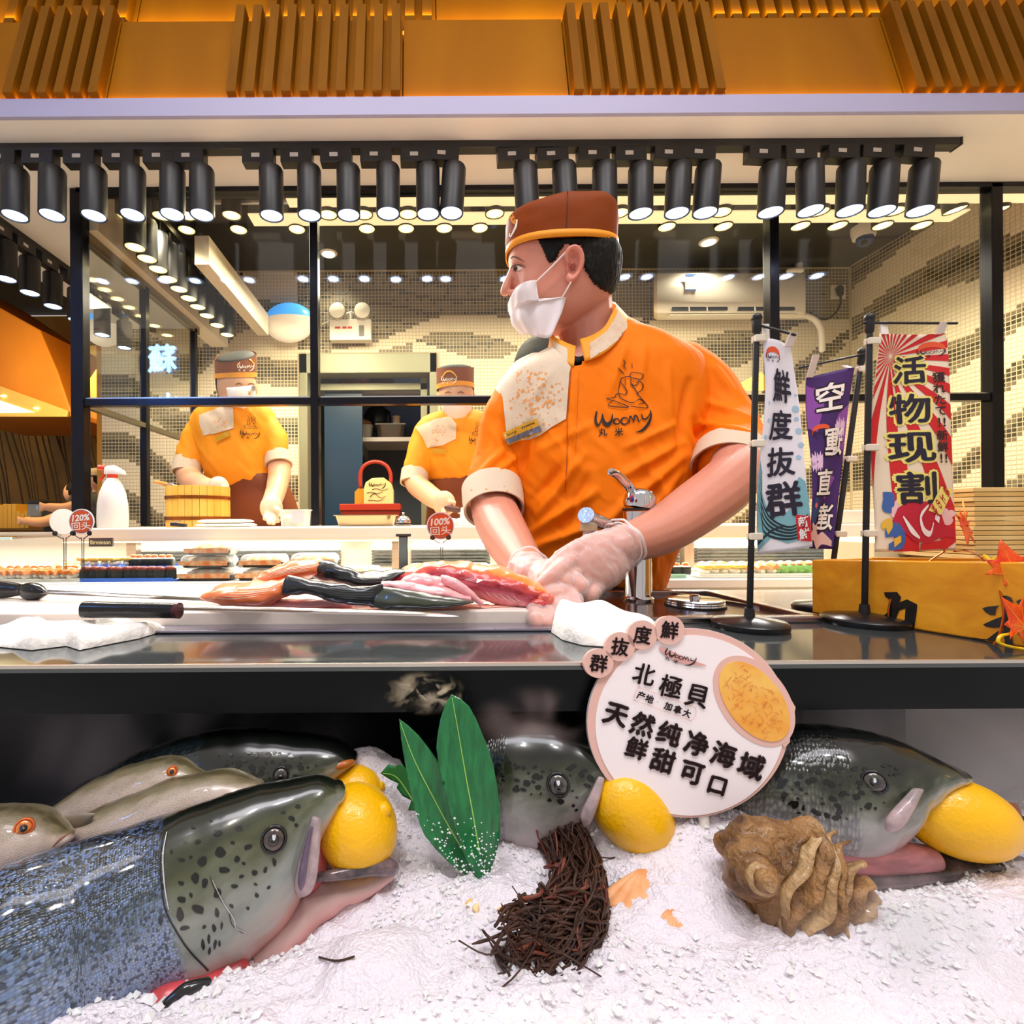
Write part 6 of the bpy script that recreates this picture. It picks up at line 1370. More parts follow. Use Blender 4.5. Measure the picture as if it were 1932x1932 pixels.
SALD=[(0,'#050707'),(.22,'#0d110d'),(.34,'#282e1e'),(.45,'#666a5c'),(.56,'#a5a4a0'),(.7,'#c0b0b0'),(.85,'#cf9c9c'),(1,'#d49a98')]
def fishbody(sec,n=40,res=90,r0=.1,r1=.9,e=2.1):
    m_=loft_px(sec,n,res,e,r0,r1); V=m_[0]+np.array([0,.0016,.0020])*fbm(m_[0]*np.array([55,30,55]),int(abs(sec[0][0]))%97,3)[:,None]; m_=(V,m_[1]); rings=(len(V)-2)//n; uv=np.zeros((len(V),2))
    t=np.abs(((np.arange(n)/n*2+1)%2)-1); 
    for i in range(rings): uv[i*n:(i+1)*n,0]=i/(rings-1); uv[i*n:(i+1)*n,1]=t
    uv[-2]=(0,.5); uv[-1]=(1,.2); return m_,uv
MOUTHM=M('mouth_flesh','#b4585c',.3,sss=.2,coat=.4,var=(60,.25)); JAWM=M('jaw_pink','#d99a98',.3,sss=.2,coat=.5,var=(40,.2),col2='#b8737a'); DARKJ=M('jaw_dark','#2b2a2c',.25,coat=.6,var=(60,.4),col2='#7a6468'); PALEJ=M('maxilla_pale','#c9aeb0',.3,coat=.5,var=(50,.2),col2='#8b7f80'); SPOT=M('spot_black','#0e0f0e',.3,coat=.4); TOOTH=M('teeth','#e6d9b8',.3)
def eye(t,px,py,r,S,cols=('#15161a','#a08a72','#0a0a0c'),parent=None,sq=1.0,push_=.0):
    c=S.hit(px,py,.0); d=c.y; R_=U(r,d); ax=(CAMV-c).normalized(); ax=(ax+Vector((0,-.4,.0))).normalized()
    c=c+ax*push_
    e0=t.part('eye',lathe([(R_*1.12,-.002),(R_*1.1,.0006),(R_*.95,.0012),(R_*.9,.0004),(0,.0004)],c,32,ax),M('eye_rim'+cols[0][1:],cols[0],.2,coat=.6),parent=parent,ang=180)
    t.part('iris',lathe([(R_*.88,.0),(R_*.82,.0012),(R_*.5,.0018),(0,.002)],c,32,ax),M('iris_'+cols[1][1:],cols[1],.25,.3,coat=1,var=(300,.35)),parent=e0,ang=180)
    t.part('pupil',lathe([(R_*.46,.0016),(R_*.4,.0025),(0,.003)],c,24,ax),M('pupil_'+cols[2][1:],cols[2],.05,coat=1),parent=e0,ang=180)
def spots(t,S,lst,parent,off=.0005,name='spot_markings'):
    ms=[]
    for x,y,a,b_ in lst:
        k=random.uniform(-.4,.4); pts=[(x+a*(1+.15*math.sin(3*s+x))*math.cos(s+k),y+b_*(1+.15*math.sin(2*s+y))*math.sin(s)) for s in np.linspace(0,2*PI,11,endpoint=False)]
        h=[S.t.ray_cast(CAMV,(P(*p_,1)-CAMV).normalized())[0] for p_ in pts]
        if any(q_ is None for q_ in h): continue
        if max((q_-h[0]).length for q_ in h)>.02: continue
        ms.append((np.array([list(S.hit(p_[0],p_[1],off)) for p_ in pts]),[tuple(range(11))]))
    if ms: t.part(name,join(*ms),SPOT,parent=parent,smooth=False,kind='stuff')
z2=lambda X_,Y_:(X_/2.415,1300+Y_/2.415)
# --- salmon A, nearest
A_=[(-170,1712,-120,2110,.28,.050),(20,1640,70,2020,.30,.050),(150,1598,195,1925,.32,.048),(262,1562,315,1868,.335,.046),(362,1526,425,1828,.345,.043),(440,1497,508,1765,.352,.038),(512,1480,562,1702,.358,.031),(560,1471,592,1610,.362,.025),(604,1467,622,1548,.365,.018),(632,1476,640,1514,.367,.011)]
fa_,ua=fishbody(A_); sal=Thing('salmon','large silver-blue salmon in the left foreground with a lemon in its open jaws','salmon',P(300,1700,.33),'whole salmon on the ice')
bA=sal.part('body',fa_,fishmat('salmon_near','A',SALC,SALH,.385,(190,110),.30),uv=ua,ang=180); SA=Surf(fa_)
lj=loft_px([(480,1752,520,1812,.350,.026),(560,1690,590,1752,.356,.022),(625,1655,645,1707,.360,.017),(690,1642,700,1682,.363,.013),(735,1632,739,1655,.365,.008)],24,None,2.2,.3,.8)
JWF=fishmat('jaw_silver_pink','j',[(0,'#a89a98'),(.4,'#c9a5a0'),(.7,'#dc948c'),(1,'#e08f88')],[(0,'#a89a98'),(.4,'#c9a5a0'),(.7,'#dc948c'),(1,'#e08f88')],.5,(9,4),0,.28,.6)
lj,ul=fishbody([(480,1752,520,1812,.350,.026),(560,1690,590,1752,.356,.022),(625,1655,645,1707,.360,.017),(690,1642,700,1682,.363,.013),(735,1632,739,1655,.365,.008)],28,60,.3,.8)
sal.part('lower_jaw',lj,JWF,parent=bA,ang=180,uv=ul); SJ=Surf(lj)
sal.part('jaw_edge',tube([P(600,1655,.345),P(650,1648,.347),P(700,1638,.352),P(735,1636,.36),P(742,1640,.366)],[.003,.004,.005,.006,.004],12,30),DARKJ,parent=bA,ang=180)
sal.part('mouth_lining',ell(P(585,1625,.362),(.013,.016,.024),20,14),MOUTHM,parent=bA,ang=180)
sal.part('maxilla',loft_px([(588,1542,606,1548,.342,.003),(574,1590,604,1600,.336,.004),(560,1640,598,1655,.333,.004),(556,1672,588,1682,.334,.003),(562,1686,572,1690,.336,.002)],16,None,2.2,.4,.6),PALEJ,parent=bA,ang=180)
sal.part('cheek_fold',loft_px([(584,1560,590,1562,.336,.002),(570,1610,582,1618,.330,.003),(562,1655,576,1664,.329,.003),(566,1675,571,1678,.332,.0015)],12),M('fold_purple','#5d4c63',.25,coat=.6),parent=bA,ang=180)
eye(sal,517,1583,22,SA,('#0c0e12','#4a3c34','#0a0a0e'),parent=bA,push_=.0015)
sl_=[(1003,743,22,20),(922,785,19,19),(890,862,16,20),(932,885,12,22),(990,930,15,22),(828,960,17,14),(903,1005,24,20),(820,1028,15,26),(988,1020,9,20),(840,1090,20,8),(975,1090,9,14),(930,1085,8,8),(952,1140,6,20),(980,1165,7,18),(925,1165,8,20),(1080,775,12,13),(1020,825,22,14),(1110,795,8,7),(1160,838,12,12),(1100,855,10,8),(1068,900,14,9),(1165,890,8,6),(1210,825,8,14),(1250,790,8,16),(1090,635,16,9),(900,695,12,9),(840,695,10,7),(868,765,7,7),(825,778,14,8),(825,885,12,10),(745,900,9,14),(990,655,18,14),(1060,700,9,7),(1225,905,8,7),(1055,990,9,9),(1170,940,9,9),(730,1060,9,14),(1010,1080,5,16),(955,1195,6,14),(1130,720,16,12),(1290,560,10,6),(1330,590,14,10),(1350,620,8,7),(880,630,9,6),(960,600,8,5),(780,740,6,8),(1000,1160,5,14),(870,940,7,9),(1130,1000,7,6)]
spots(sal,SA,[(z2(x,y)[0],z2(x,y)[1],a/2.415*1.15,b_/2.415*1.15) for x,y,a,b_ in sl_],bA)
sal.part('gill_slit',on_surf(j2(stroke([z2(*p_) for p_ in ((745,650),(728,760),(735,900),(755,1010),(800,1100),(860,1190),(950,1285))],[1.2,2,2.5,3,3.5,4]),stroke([z2(*p_) for p_ in ((955,850),(985,930),(1040,1010),(1058,1075),(1110,1115))],[1,1.8,1.2])),SA,.0007),M('gill_dark','#1d1c20',.4),parent=bA,smooth=False)
for g_ in (stroke([z2(*p_) for p_ in ((760,650),(742,760),(750,900),(768,1005))],[1.5,3,2]),stroke([z2(*p_) for p_ in ((968,870),(1010,960),(1066,1050),(1075,1090),(1120,1110))],[1,2.4,1])): sal.part('gill_edge',on_surf(g_,SA,.0009),M('gill_pale','#b9b6b8',.25,coat=.6),parent=bA,smooth=False)
sal.part('nostril',on_surf(tess([(562+4*math.cos(a)*1.3,1521+4*math.sin(a)) for a in np.linspace(0,6.28,10,endpoint=False)],2),SA,.0006),SPOT,parent=bA,smooth=False)
sal.part('gill_flesh',loft_px([(284,1862,296,1915,.300,.012),(320,1846,338,1912,.302,.014),(380,1828,400,1880,.312,.014),(440,1795,462,1842,.325,.012)],20),M('gill_red','#c4484e',.3,sss=.2,coat=.5,var=(60,.3)),parent=bA,ang=180)
sal.part('pectoral_fin',loft_px([(392,1843,398,1853,.296,.003),(350,1853,366,1878,.290,.004),(318,1878,332,1902,.286,.003),(298,1898,304,1914,.284,.002)],14),M('fin_black','#0f1012',.2,coat=.7),parent=bA,ang=180)
# --- lemons
LEM=M('lemon_peel','#f2b705',.34,sss=.12,bump=(330,.14,2),var=(8,.06),coat=.2)
def lemon(cx,cy,a,b_,ang_,d,label,nip=.14):
    c=P(cx,cy,d); A1=U(a,d); B1=U(b_,d); an=math.radians(ang_); ax=Vector((math.cos(an),-.15,-math.sin(an))).normalized()
    t=Thing('lemon',label,'lemon',c,'lemons in the salmon mouths'); pr=[]
    for s in np.linspace(-1,1,40):
        h_=A1*s; r_=B1*math.sqrt(max(0,1-abs(s)**2.15))
        pr.append((r_,h_))
    tip=[(B1*.16,A1*.985),(B1*.15,A1*(1+nip*.6)),(B1*.08,A1*(1+nip)),(0,A1*(1+nip*.95))]
    k=[p_ for p_ in pr if not(p_[1]>A1*.965)]
    v,f=lathe(k+[(B1*.22,A1*.975)]+tip,c,48,ax); v=v+.0006*fbm((v-np.array(c))*70,4)[:,None]
    t.part('peel',(v,f),LEM,ang=180)
    e_=c-ax*A1*.99; t.part('stem_scar',lathe([(0,-.0006),(.0022,-.0004),(.0022,.0008),(0,.001)],e_,12,-ax),M('stem_brown','#7b6a22',.6))
lemon(671,1498,54,52,-20,.425,'lemon held by the rear left salmon, mostly hidden behind the front lemon',.1)
lemon(675,1562,70,79,-38,.375,'big lemon in the mouth of the nearest salmon at left',.1)
lemon(1191,1530,84,67,48,.40,'lemon in the mouth of the middle salmon beside the twig ring',.09)
lemon(1808,1543,93,70,7,.375,'lemon in the mouth of the salmon at far right',.10)
# --- salmon B, C, D
def salmon(label,sec,jaw,eyep,er,poly,seed,matn,maxi,gill=.5,ns=60,d0=.4,cols=SALD,hcols=SALD):
    fm,u_=fishbody(sec); t=Thing('salmon',label,'salmon',P((sec[0][0]+sec[-1][0])/2,(sec[0][1]+sec[0][3])/2,d0),'whole salmon on the ice'); b=t.part('body',fm,fishmat(matn,'x',cols,hcols,gill,(110,30),0),uv=u_,ang=180); S=Surf(fm)
    if jaw: j_=loft_px(jaw,20,None,2.2,.3,.8); t.part('lower_jaw',j_,DARKJ,parent=b,ang=180)
    if maxi: t.part('maxilla',loft_px(maxi,14,None,2.2,.4,.6),PALEJ,parent=b,ang=180)
    eye(t,eyep[0],eyep[1],er,S,('#0e1016','#4c4844','#10121a'),parent=b,push_=.0015)
    random.seed(seed); pl=np.array(poly,float); x0,y0=pl.min(0); x1,y1=pl.max(0); L_=[]
    def inside(x,y):
        s=False
        for i in range(len(pl)):
            a,e=pl[i],pl[(i+1)%len(pl)]
            if (a[1]>y)!=(e[1]>y) and x<(e[0]-a[0])*(y-a[1])/(e[1]-a[1])+a[0]: s=not s
        return s
    while len(L_)<ns:
        x,y=random.uniform(x0,x1),random.uniform(y0,y1)
        if inside(x,y) and math.hypot(x-eyep[0],y-eyep[1])>er*1.4 and all(math.hypot(x-q_[0],y-q_[1])>11 for q_ in L_[-14:]): r_=random.choice((2,3,4,5.5,6.5)); L_.append((x,y,r_*1.1,r_*random.uniform(.6,1.1)))
    spots(t,S,L_,b); return t,b,S
tB,bB,SB=salmon('dark salmon lying behind the small silver fish at the left',[(20,1560,60,1640,.45,.028),(140,1487,190,1640,.445,.036),(270,1417,320,1620,.44,.042),(400,1382,430,1600,.435,.042),(510,1381,530,1575,.43,.037),(590,1389,598,1500,.43,.029),(640,1401,642,1458,.43,.020),(667,1419,664,1440,.43,.011)],
    [(560,1560,570,1600,.43,.02),(640,1555,645,1590,.43,.014),(700,1552,702,1570,.43,.008)],(530,1462),14,[(400,1420),(470,1412),(560,1425),(600,1440),(585,1460),(500,1475),(400,1475)],3,'salmon_rear',None,.42,40,.43,SALC,SALD)
# teeth and orange lip of salmon B
tB.part('upper_lip',tube([P(600,1462,.415),P(630,1448,.413),P(655,1441,.416),P(668,1436,.425)],[.002,.003,.003,.002],10,20),M('lip_orange','#b5662a',.35,coat=.4),parent=bB,ang=180)
tC,bC,SCC=salmon('black-backed salmon in the middle of the ice, between the leaves and the round sign',[(760,1425,790,1570,.47,.032),(880,1368,890,1590,.455,.043),(960,1353,955,1600,.445,.046),(1030,1360,1010,1600,.435,.044),(1085,1376,1062,1570,.43,.038),(1135,1393,1118,1510,.425,.031),(1175,1411,1160,1470,.42,.023),(1203,1430,1196,1456,.42,.012)],
    [(1080,1560,1100,1600,.42,.026),(1150,1580,1160,1612,.41,.02),(1220,1590,1226,1620,.40,.014),(1262,1600,1266,1620,.395,.008)],(1053,1480),20,[(925,1435),(990,1440),(1040,1445),(1100,1440),(1125,1460),(1100,1500),(1090,1530),(1000,1500),(935,1475)],7,'salmon_middle',
    [(1128,1466,1140,1470,.395,.002),(1112,1500,1132,1505,.390,.003),(1096,1535,1118,1545,.388,.003),(1098,1553,1106,1558,.39,.002)],.30,46,.43)
tD,bD,SD=salmon('dark salmon at the right with a pink underside, next to the steel post',[(1380,1405,1380,1560,.43,.035),(1480,1376,1462,1580,.415,.044),(1560,1374,1540,1612,.405,.047),(1635,1383,1612,1612,.398,.043),(1695,1399,1675,1582,.392,.036),(1745,1420,1733,1505,.387,.027),(1790,1441,1785,1474,.383,.018),(1819,1455,1816,1467,.38,.009)],
    [(1560,1590,1570,1640,.392,.032),(1650,1598,1656,1640,.388,.028),(1740,1606,1745,1640,.383,.020),(1830,1614,1834,1640,.376,.012),(1882,1622,1884,1636,.372,.007)],(1649,1475),19,[(1460,1470),(1530,1450),(1610,1450),(1700,1440),(1700,1480),(1680,1510),(1640,1540),(1560,1550),(1480,1530)],9,'salmon_right',
    [(1722,1488,1740,1492,.358,.003),(1700,1515,1722,1524,.352,.004),(1676,1545,1702,1556,.350,.004),(1670,1562,1682,1568,.352,.002)],.30,64,.4)
tD.part('belly_flesh',loft_px([(1540,1570,1548,1640,.378,.01),(1600,1580,1606,1650,.374,.012),(1680,1585,1684,1645,.372,.012),(1760,1600,1762,1640,.370,.008)],20),M('belly_pink','#c98080',.35,sss=.2,coat=.4,var=(30,.3),col2='#9c6468',stretch=(1,1,4)),parent=bD,ang=180)
# --- small bream
BRE=[(0,'#544c34'),(.13,'#857a5e'),(.32,'#c4b1a2'),(.55,'#dfc8c2'),(.78,'#d3bccb'),(1,'#c8c0dc')]
def bream(label,sec,eyep,er,seed,gill=.7,mouth=None):
    fm,u_=fishbody(sec,32,60,.3,.8); t=Thing('sea_bream',label,'fish',P(sec[0][0],sec[0][1],sec[0][4]),'small silver fish at the left'); b=t.part('body',fm,fishmat('bream_skin','b',BRE,BRE,gill,(190,70),0,.28,.5),uv=u_,ang=180); S=Surf(fm)
    if eyep: eye(t,eyep[0],eyep[1],er,S,('#e0642a','#e8823a','#15100e'),parent=b,push_=.001)
    if mouth: t.part('mouth',on_surf(stroke(mouth,[1.5,3,1.5]),S,.0006),M('mouth_brown','#8a5048',.4),parent=b,smooth=False)
    return t,b,S
bream('pale bream with an orange eye lying in front of the rear left salmon',[(70,1540,95,1565,.415,.010),(150,1487,190,1580,.412,.02),(232,1449,270,1570,.408,.025),(306,1432,330,1540,.405,.023),(355,1440,372,1510,.403,.016),(395,1459,400,1488,.40,.009)],(325,1455),9,1)
tF,bF,SF_=bream('silvery fish body without a visible head, between the bream and the near salmon',[(120,1548,135,1580,.375,.008),(175,1530,205,1605,.378,.018),(262,1494,300,1600,.382,.024),(345,1467,385,1570,.386,.024),(430,1459,455,1530,.39,.019),(486,1474,490,1500,.392,.01)],None,0,2)
tF.part('tail_fin',loft_px([(122,1540,120,1580,.368,.001),(150,1534,165,1556,.366,.0015),(175,1534,178,1540,.366,.001)],12),M('fin_grey','#8a8070',.4,coat=.3),parent=bF,ang=180)
bream('bream head with a big orange eye at the left edge above the near salmon',[(-130,1570,-120,1700,.345,.02),(-50,1532,-40,1690,.348,.027),(25,1524,40,1672,.35,.027),(78,1532,88,1635,.352,.022),(112,1551,114,1606,.354,.014),(131,1566,131,1588,.355,.008)],(46,1561),15,3,.7,[(133,1570),(112,1585),(98,1600)])
# ------------------------------------------------------------------ leaves
LEAF=wood('bamboo_leaf','#0a5a2c','#1c7c42',14,(14,14,1),.3,coat=.4); LEAFV=M('leaf_rib','#8fc25a',.35)
def planef(p0,n_):
    p0,n_=Vector(p0),Vector(n_).normalized()
    def f(px,py,off=0):
        d=(P(px,py,1)-CAMV); t_=(p0-CAMV).dot(n_)/d.dot(n_); q_=CAMV+d*t_; return q_-n_*off*(1 if n_.dot(d)>0 else -1)
    return f
def leaf(name,label,out,mid,p0,n_,bend,group=None,col=LEAF):
    f=planef(p0,n_); V,F=tess(out,7); mp_=np.array(mid,float)
    def dist(x,y):
        a,b_=mp_[0],mp_[-1]; ab=b_-a; return abs((x-a[0])*ab[1]-(y-a[1])*ab[0])/np.linalg.norm(ab)
    W=[]
    for x,y in V: q_=f(x,y); W.append([q_.x,q_.y-bend*(dist(x,y)/40)**1.4,q_.z])
    t=Thing(name,label,'leaf',W[0]); bl=t.part('blade',(np.array(W),F),col,ang=180,solid=.0008); S=Surf((W,F))
    t.part('midrib',on_surf(stroke(mid,[1.2,2.2,2.6]),S,.0009),LEAFV,parent=bl,smooth=False)
nrm=(0,-1,.25)
leaf('bamboo_leaf','tall upright bamboo leaf, the right of the pair stuck in the ice',[(852,1310),(868,1317),(884,1330),(896,1350),(906,1374),(918,1402),(927,1430),(935,1470),(939,1500),(941,1540),(941,1572),(936,1605),(924,1645),(912,1672),(896,1650),(880,1620),(866,1580),(850,1530),(836,1480),(828,1440),(823,1405),(826,1378),(831,1354),(840,1328)],[(853,1316),(868,1400),(880,1470),(893,1540),(905,1610)],P(880,1500,.372),nrm,.004)
leaf('bamboo_leaf','shorter pointed bamboo leaf, the left of the pair stuck in the ice',[(753,1356),(770,1368),(790,1386),(808,1408),(826,1432),(845,1470),(862,1520),(878,1570),(895,1620),(905,1660),(880,1650),(850,1625),(822,1595),(800,1565),(786,1530),(776,1492),(766,1445),(758,1400)],[(755,1362),(780,1430),(815,1500),(850,1565),(890,1630)],P(830,1500,.378),nrm,.004)
leaf('fern_leaf','small jagged green leaf low behind the pair of bamboo leaves',[(718,1459),(733,1441),(745,1444),(757,1439),(768,1450),(778,1470),(792,1500),(790,1530),(770,1528),(776,1510),(760,1502),(748,1486),(752,1478),(735,1470)],[(722,1459),(750,1468),(785,1520)],P(755,1470,.415),nrm,.002,col=M('dark_leaf','#0b6a2c',.4,coat=.2))
_lf=planef(P(880,1500,.372),nrm); _pts=[]; random.seed(33)
while len(_pts)<230:
    x_,y_=random.uniform(775,940),random.uniform(1520,1665)
    if random.random()<((y_-1500)/165)**2 and x_>775+(y_-1520)*.75: _pts.append(_lf(x_,y_,.006+random.random()*.002))
mk('ice_sprinkle',join(*[(oc*random.uniform(.0004,.0011)+np.array(list(p_)),of) for p_ in _pts]),GI,smooth=False,kind='stuff',label='crushed ice sprinkled over the foot of the bamboo leaves',cat='ice')
# ------------------------------------------------------------------ twig ring
def onice(px,py,h):
    for d_ in np.linspace(.5,.22,400):
        q_=P(px,py,d_)
        if q_.z>=float(iceh(np.array([q_.x]),np.array([q_.y]))[0])+h: break
    return q_
path=np.array([list(onice(q_[0],q_[1],.012)) for q_ in ((915,1480,.435),(960,1500,.425),(1015,1530,.412),(1062,1575,.398),(1090,1632,.38),(1094,1692,.362),(1064,1738,.35),(1018,1762,.343),(975,1765,.342))]); PT=spl(path,60)
TW=M('twig_dark','#2a1610',.55,var=(60,.5),col2='#4a2a18'); TW2=M('twig_rust','#6e3220',.5,var=(50,.3)); 
t=Thing('twig_ring','ring of dark woven twigs curving over the ice beside the bamboo leaves','nest',path[4])
random.seed(6)
def twig(a,b_,rr,spread,n_=10,wig=.002):
    ii=np.linspace(a,b_,n_); base=np.array([[np.interp(i,np.arange(60),PT[:,k]) for k in range(3)] for i in ii]); th=random.uniform(0,6.28); R_=spread*math.sqrt(random.random())
    tw_=random.uniform(-2.5,2.5); out=[]
    for k,p_ in enumerate(base):
        f_=k/(n_-1); a_=th+tw_*f_; out.append(p_+np.array([math.cos(a_)*R_,-abs(math.sin(a_)*R_)*.2+math.sin(a_)*R_*.6,math.sin(a_)*R_])+np.array([random.gauss(0,wig) for _ in range(3)]))
    return tube(spl(out,n_*2),[rr*.5]+[rr]*(n_*2-2)+[rr*.4],5)
ms=[]
for i in range(430):
    a=random.uniform(-3,50); ms.append(twig(max(0,a),min(59,a+random.uniform(8,26)),random.uniform(.0005,.0012),.0185,8,.0014))
t.part('twigs',join(*ms),TW,kind='stuff',ang=180)
for i in range(46):
    a=random.uniform(0,46); t.part('twig',twig(a,min(59,a+random.uniform(8,20)),random.uniform(.0007,.0012),.021,8,.0026),TW2 if i%2 else TW,ang=180)
for i in range(22):
    a=random.choice((0,59,random.uniform(0,59),random.uniform(48,59))); p_=PT[int(a)]; e_=p_+np.array([random.gauss(0,.028),random.gauss(-.008,.01),random.gauss(0,.02)]); t.part('twig',tube(spl([p_,(p_+e_)/2+np.array([0,-.01,random.gauss(0,.006)]),e_],10),random.uniform(.0003,.0006),5),TW,ang=180)
# ------------------------------------------------------------------ oyster and shells
OYS=M('oyster_shell','#5a3a1c',.5,var=(34,.5),col2='#b0824c',bump=(120,.8,5),coat=.2); OYL=M('oyster_edge','#caa876',.45,var=(60,.3),col2='#8a6238',bump=(150,.5),coat=.2)
a,b_=P(1372,1592,.352),P(1592,1722,.322); t=Thing('oyster','large brown ruffled oyster shell on the ice in front of the round sign','oyster',(a+b_)/2)
def lump(m_,amp,fr_,seed): V=m_[0]; N_=vnormals(*m_); return V+N_*(amp*fbm(V*fr_,seed,4))[:,None],m_[1]
core=fuse([tube([a,a.lerp(b_,.25),a.lerp(b_,.5),a.lerp(b_,.75),b_],[.010,.021,.023,.019,.010],24,24,flat=.9),ell(P(1420,1640,.332),(.018,.015,.020),20,14),ell(P(1440,1575,.345),(.026,.015,.011),18,12)],.002,3)
t.part('shell',lump(core,.004,95,4),OYS,ang=180)
axo=(b_-a).normalized(); side=axo.cross(Vector((0,-1,.15))).normalized(); outv=side.cross(axo).normalized()
random.seed(2)
for i in range(8):
    f_=.30+.095*i; c=a.lerp(b_,f_); w_=.030*math.sin(min(PI,f_*PI*.78+.35))+.005
    def pf(u,v,c=c,w_=w_,i=i):
        th=(u-.5)*2.9+ .12*math.sin(i*2.); r_=w_*(.72+.34*v)+.0016*math.sin(u*14+i*1.7)*v
        r_*=.86+.34*v; q_=c+side*(-math.sin(th)*r_)+(-outv if outv.y>0 else outv)*(math.cos(th)*r_*.62)+axo*(v*.019-.008+.0034*math.sin(u*9+i)+.0015*math.sin(u*23+i))
        return (q_.x,q_.y,q_.z)
    t.part('shell_layer',lump(sheet(pf,40,8,.0016),.0012,160,i),OYL if i%2 else OYS,ang=180)
bc=P(1428,1652,.318); tv=[]
for i in range(4): 
    r_=U(36-8*i,.318); t.part('knob_ring',lump(lathe([(r_*.7,-.004),(r_,.0),(r_*.92,.004),(r_*.5,.005),(0,.005)],bc+Vector((0,-.0035*i,.001*i)),30,(-.25,-1,.25)),.0016,200,i),OYL if i%2 else OYS,ang=180)
SHL=M('scallop_orange','#d98a4a',.5,var=(30,.25),col2='#f0b887',bump=(60,.3))
def shell(px,py,d,w_,h_,rot_,label):
    c=P(px,py,d); t=Thing('shell',label,'shell',c); cr,sr=math.cos(math.radians(rot_)),math.sin(math.radians(rot_))
    def f(u,v):
        th=(u-.5)*2.6; r_=v; x=math.sin(th)*r_*w_; y=-math.cos(th)*r_*h_+h_*.5; z=.014*(1-v*v)+.0009*math.cos(th*26)*v
        return (c.x+x*cr-y*sr,c.y+x*sr+y*cr,c.z+z*.6-.009)
    t.part('valve',sheet(f,72,12,.0016),SHL,ang=180)
shell(1240,1664,.352,.046,.030,14,'orange scallop shell half buried in the ice beside the twig ring')
shell(1632,1692,.335,.020,.018,-15,'small orange shell tip showing right of the oyster')
shell(1275,1728,.325,.014,.012,10,'sliver of orange shell in the ice below the round sign')
# crumbs
for i,(px,py,r_,lb) in enumerate(((982,1708,11,'largest pale yellow crumb on the ice left of the twig ring'),(1006,1716,5,'small orange crumb touching the largest crumb'),(886,1703,6,'orange crumb on the ice under the bamboo leaves'),(898,1714,7,'pale crumb just right of the orange crumb under the leaves'),(942,1718,5,'faint pale crumb between the two pairs of crumbs'))):
    q_=P(px,py,1); S_=Surf((IV,IFc)) if i==0 else S_; c=S_.hit(px,py,.001); v,f=ell(c,(U(r_,c.y),)*3,14,10); v=v+.0016*fbm(v*400,i)[:,None]
    mk('crumb',(v,f),M('crumb_yellow','#efc06a',.6) if i%3 else M('crumb_pale','#f6d9a0',.6),org=list(c),label=lb,cat='crumb',ang=180)
c0,c1,c2=[S_.hit(x,y,.002) for x,y in ((602,1806),(635,1813),(668,1805))]; mk('stray_fibre',tube(spl([c0,c1,c2],10),.0006,5),TW,org=list(c1),label='thin dark fibre lying on the ice below the nearest lemon',cat='fibre',ang=180)
# ------------------------------------------------------------------ round sign
SGW=M('sign_white','#f7eef0',.3); SGP=M('sign_pink','#e2b7ab',.35); SGI=M('sign_ink','#2d161a',.5); SGO=M('sign_gold','#eda23c',.4,var=(30,.15),col2='#f5c362'); SGR=M('sign_line','#d9783a',.5)
sp0=P(1300,1500,.385); sf=planef(sp0,(-.12,-1,.22)); 
t=Thing('round_sign','round white sign with pink rim and black brush lettering standing in the ice','sign',sp0)
def els(cx,cy,rx,ry,rot_=0,n_=72): 
    r_=math.radians(rot_); return [(cx+rx*math.cos(a)*math.cos(r_)-ry*math.sin(a)*math.sin(r_),cy+rx*math.cos(a)*math.sin(r_)+ry*math.sin(a)*math.cos(r_)) for a in np.linspace(0,2*PI,n_,endpoint=False)]
def slab(poly,off,th): 
    pts=[sf(x,y,off) for x,y in poly]; return prism(pts,Vector((.12,1,-.22)).normalized()*th)
bd=t.part('board',slab(els(1299,1364,191,179),0,.006),M('acrylic_edge','#efdadb',.2),smooth=False)
t.part('pink_rim',slab(els(1299,1364,190,178),.0004,.0008),SGP,parent=bd,smooth=False)
t.part('white_face',slab(els(1301,1368,178,170),.0010,.0008),SGW,parent=bd,smooth=False)
t.part('food_outline',slab(els(1421,1322,97,62,52),.0016,.0055),SGP,parent=bd,smooth=False)
t.part('food_corner',slab([(1470,1290),(1488,1315),(1499,1334),(1497,1345),(1492,1352),(1488,1400),(1478,1410),(1460,1380)],.0014,.0055),SGP,parent=bd,smooth=False)
t.part('food_picture',slab(els(1421,1323,87,50,52),.0022,.0008),SGO,parent=bd,smooth=False)
random.seed(8); L_=[]
for i in range(110):
    u_,v_=random.uniform(-.8,.8),random.uniform(-.75,.75)
    if u_*u_+v_*v_>.75: continue
    x=1421+87*u_*math.cos(.9)-50*v_*math.sin(.9); y=1323+87*u_*math.sin(.9)+50*v_*math.cos(.9); a=random.choice((.3,.9,2.2,-.7)); l_=random.uniform(5,14)
    L_.append(stroke([(x,y),(x+l_*.5*math.cos(a)+1,y+l_*.5*math.sin(a)),(x+l_*math.cos(a+.2),y+l_*math.sin(a+.2))],[.5,.9,.5]))
sfn=lambda off:(lambda x,y:sf(x,y,off))
t.part('food_line_drawing',tri_text(j2(*L_),sfn(.0027)),SGR,parent=bd,smooth=False,kind='stuff')
for (x,y),ch in zip(((1128,1251),(1168,1220),(1210,1198),(1261,1189)),'群抜度鮮'):
    d_=t.part('disc',slab(els(x,y,28,27.5,0,36),.0030,.007),SGP,parent=bd,smooth=False)
    t.part('lettering',tri_text(tf2(glyph(ch,.035,.03),34,-35,x,y,math.radians(8)),sfn(.0036)),SGI,smooth=False)
TX=[]
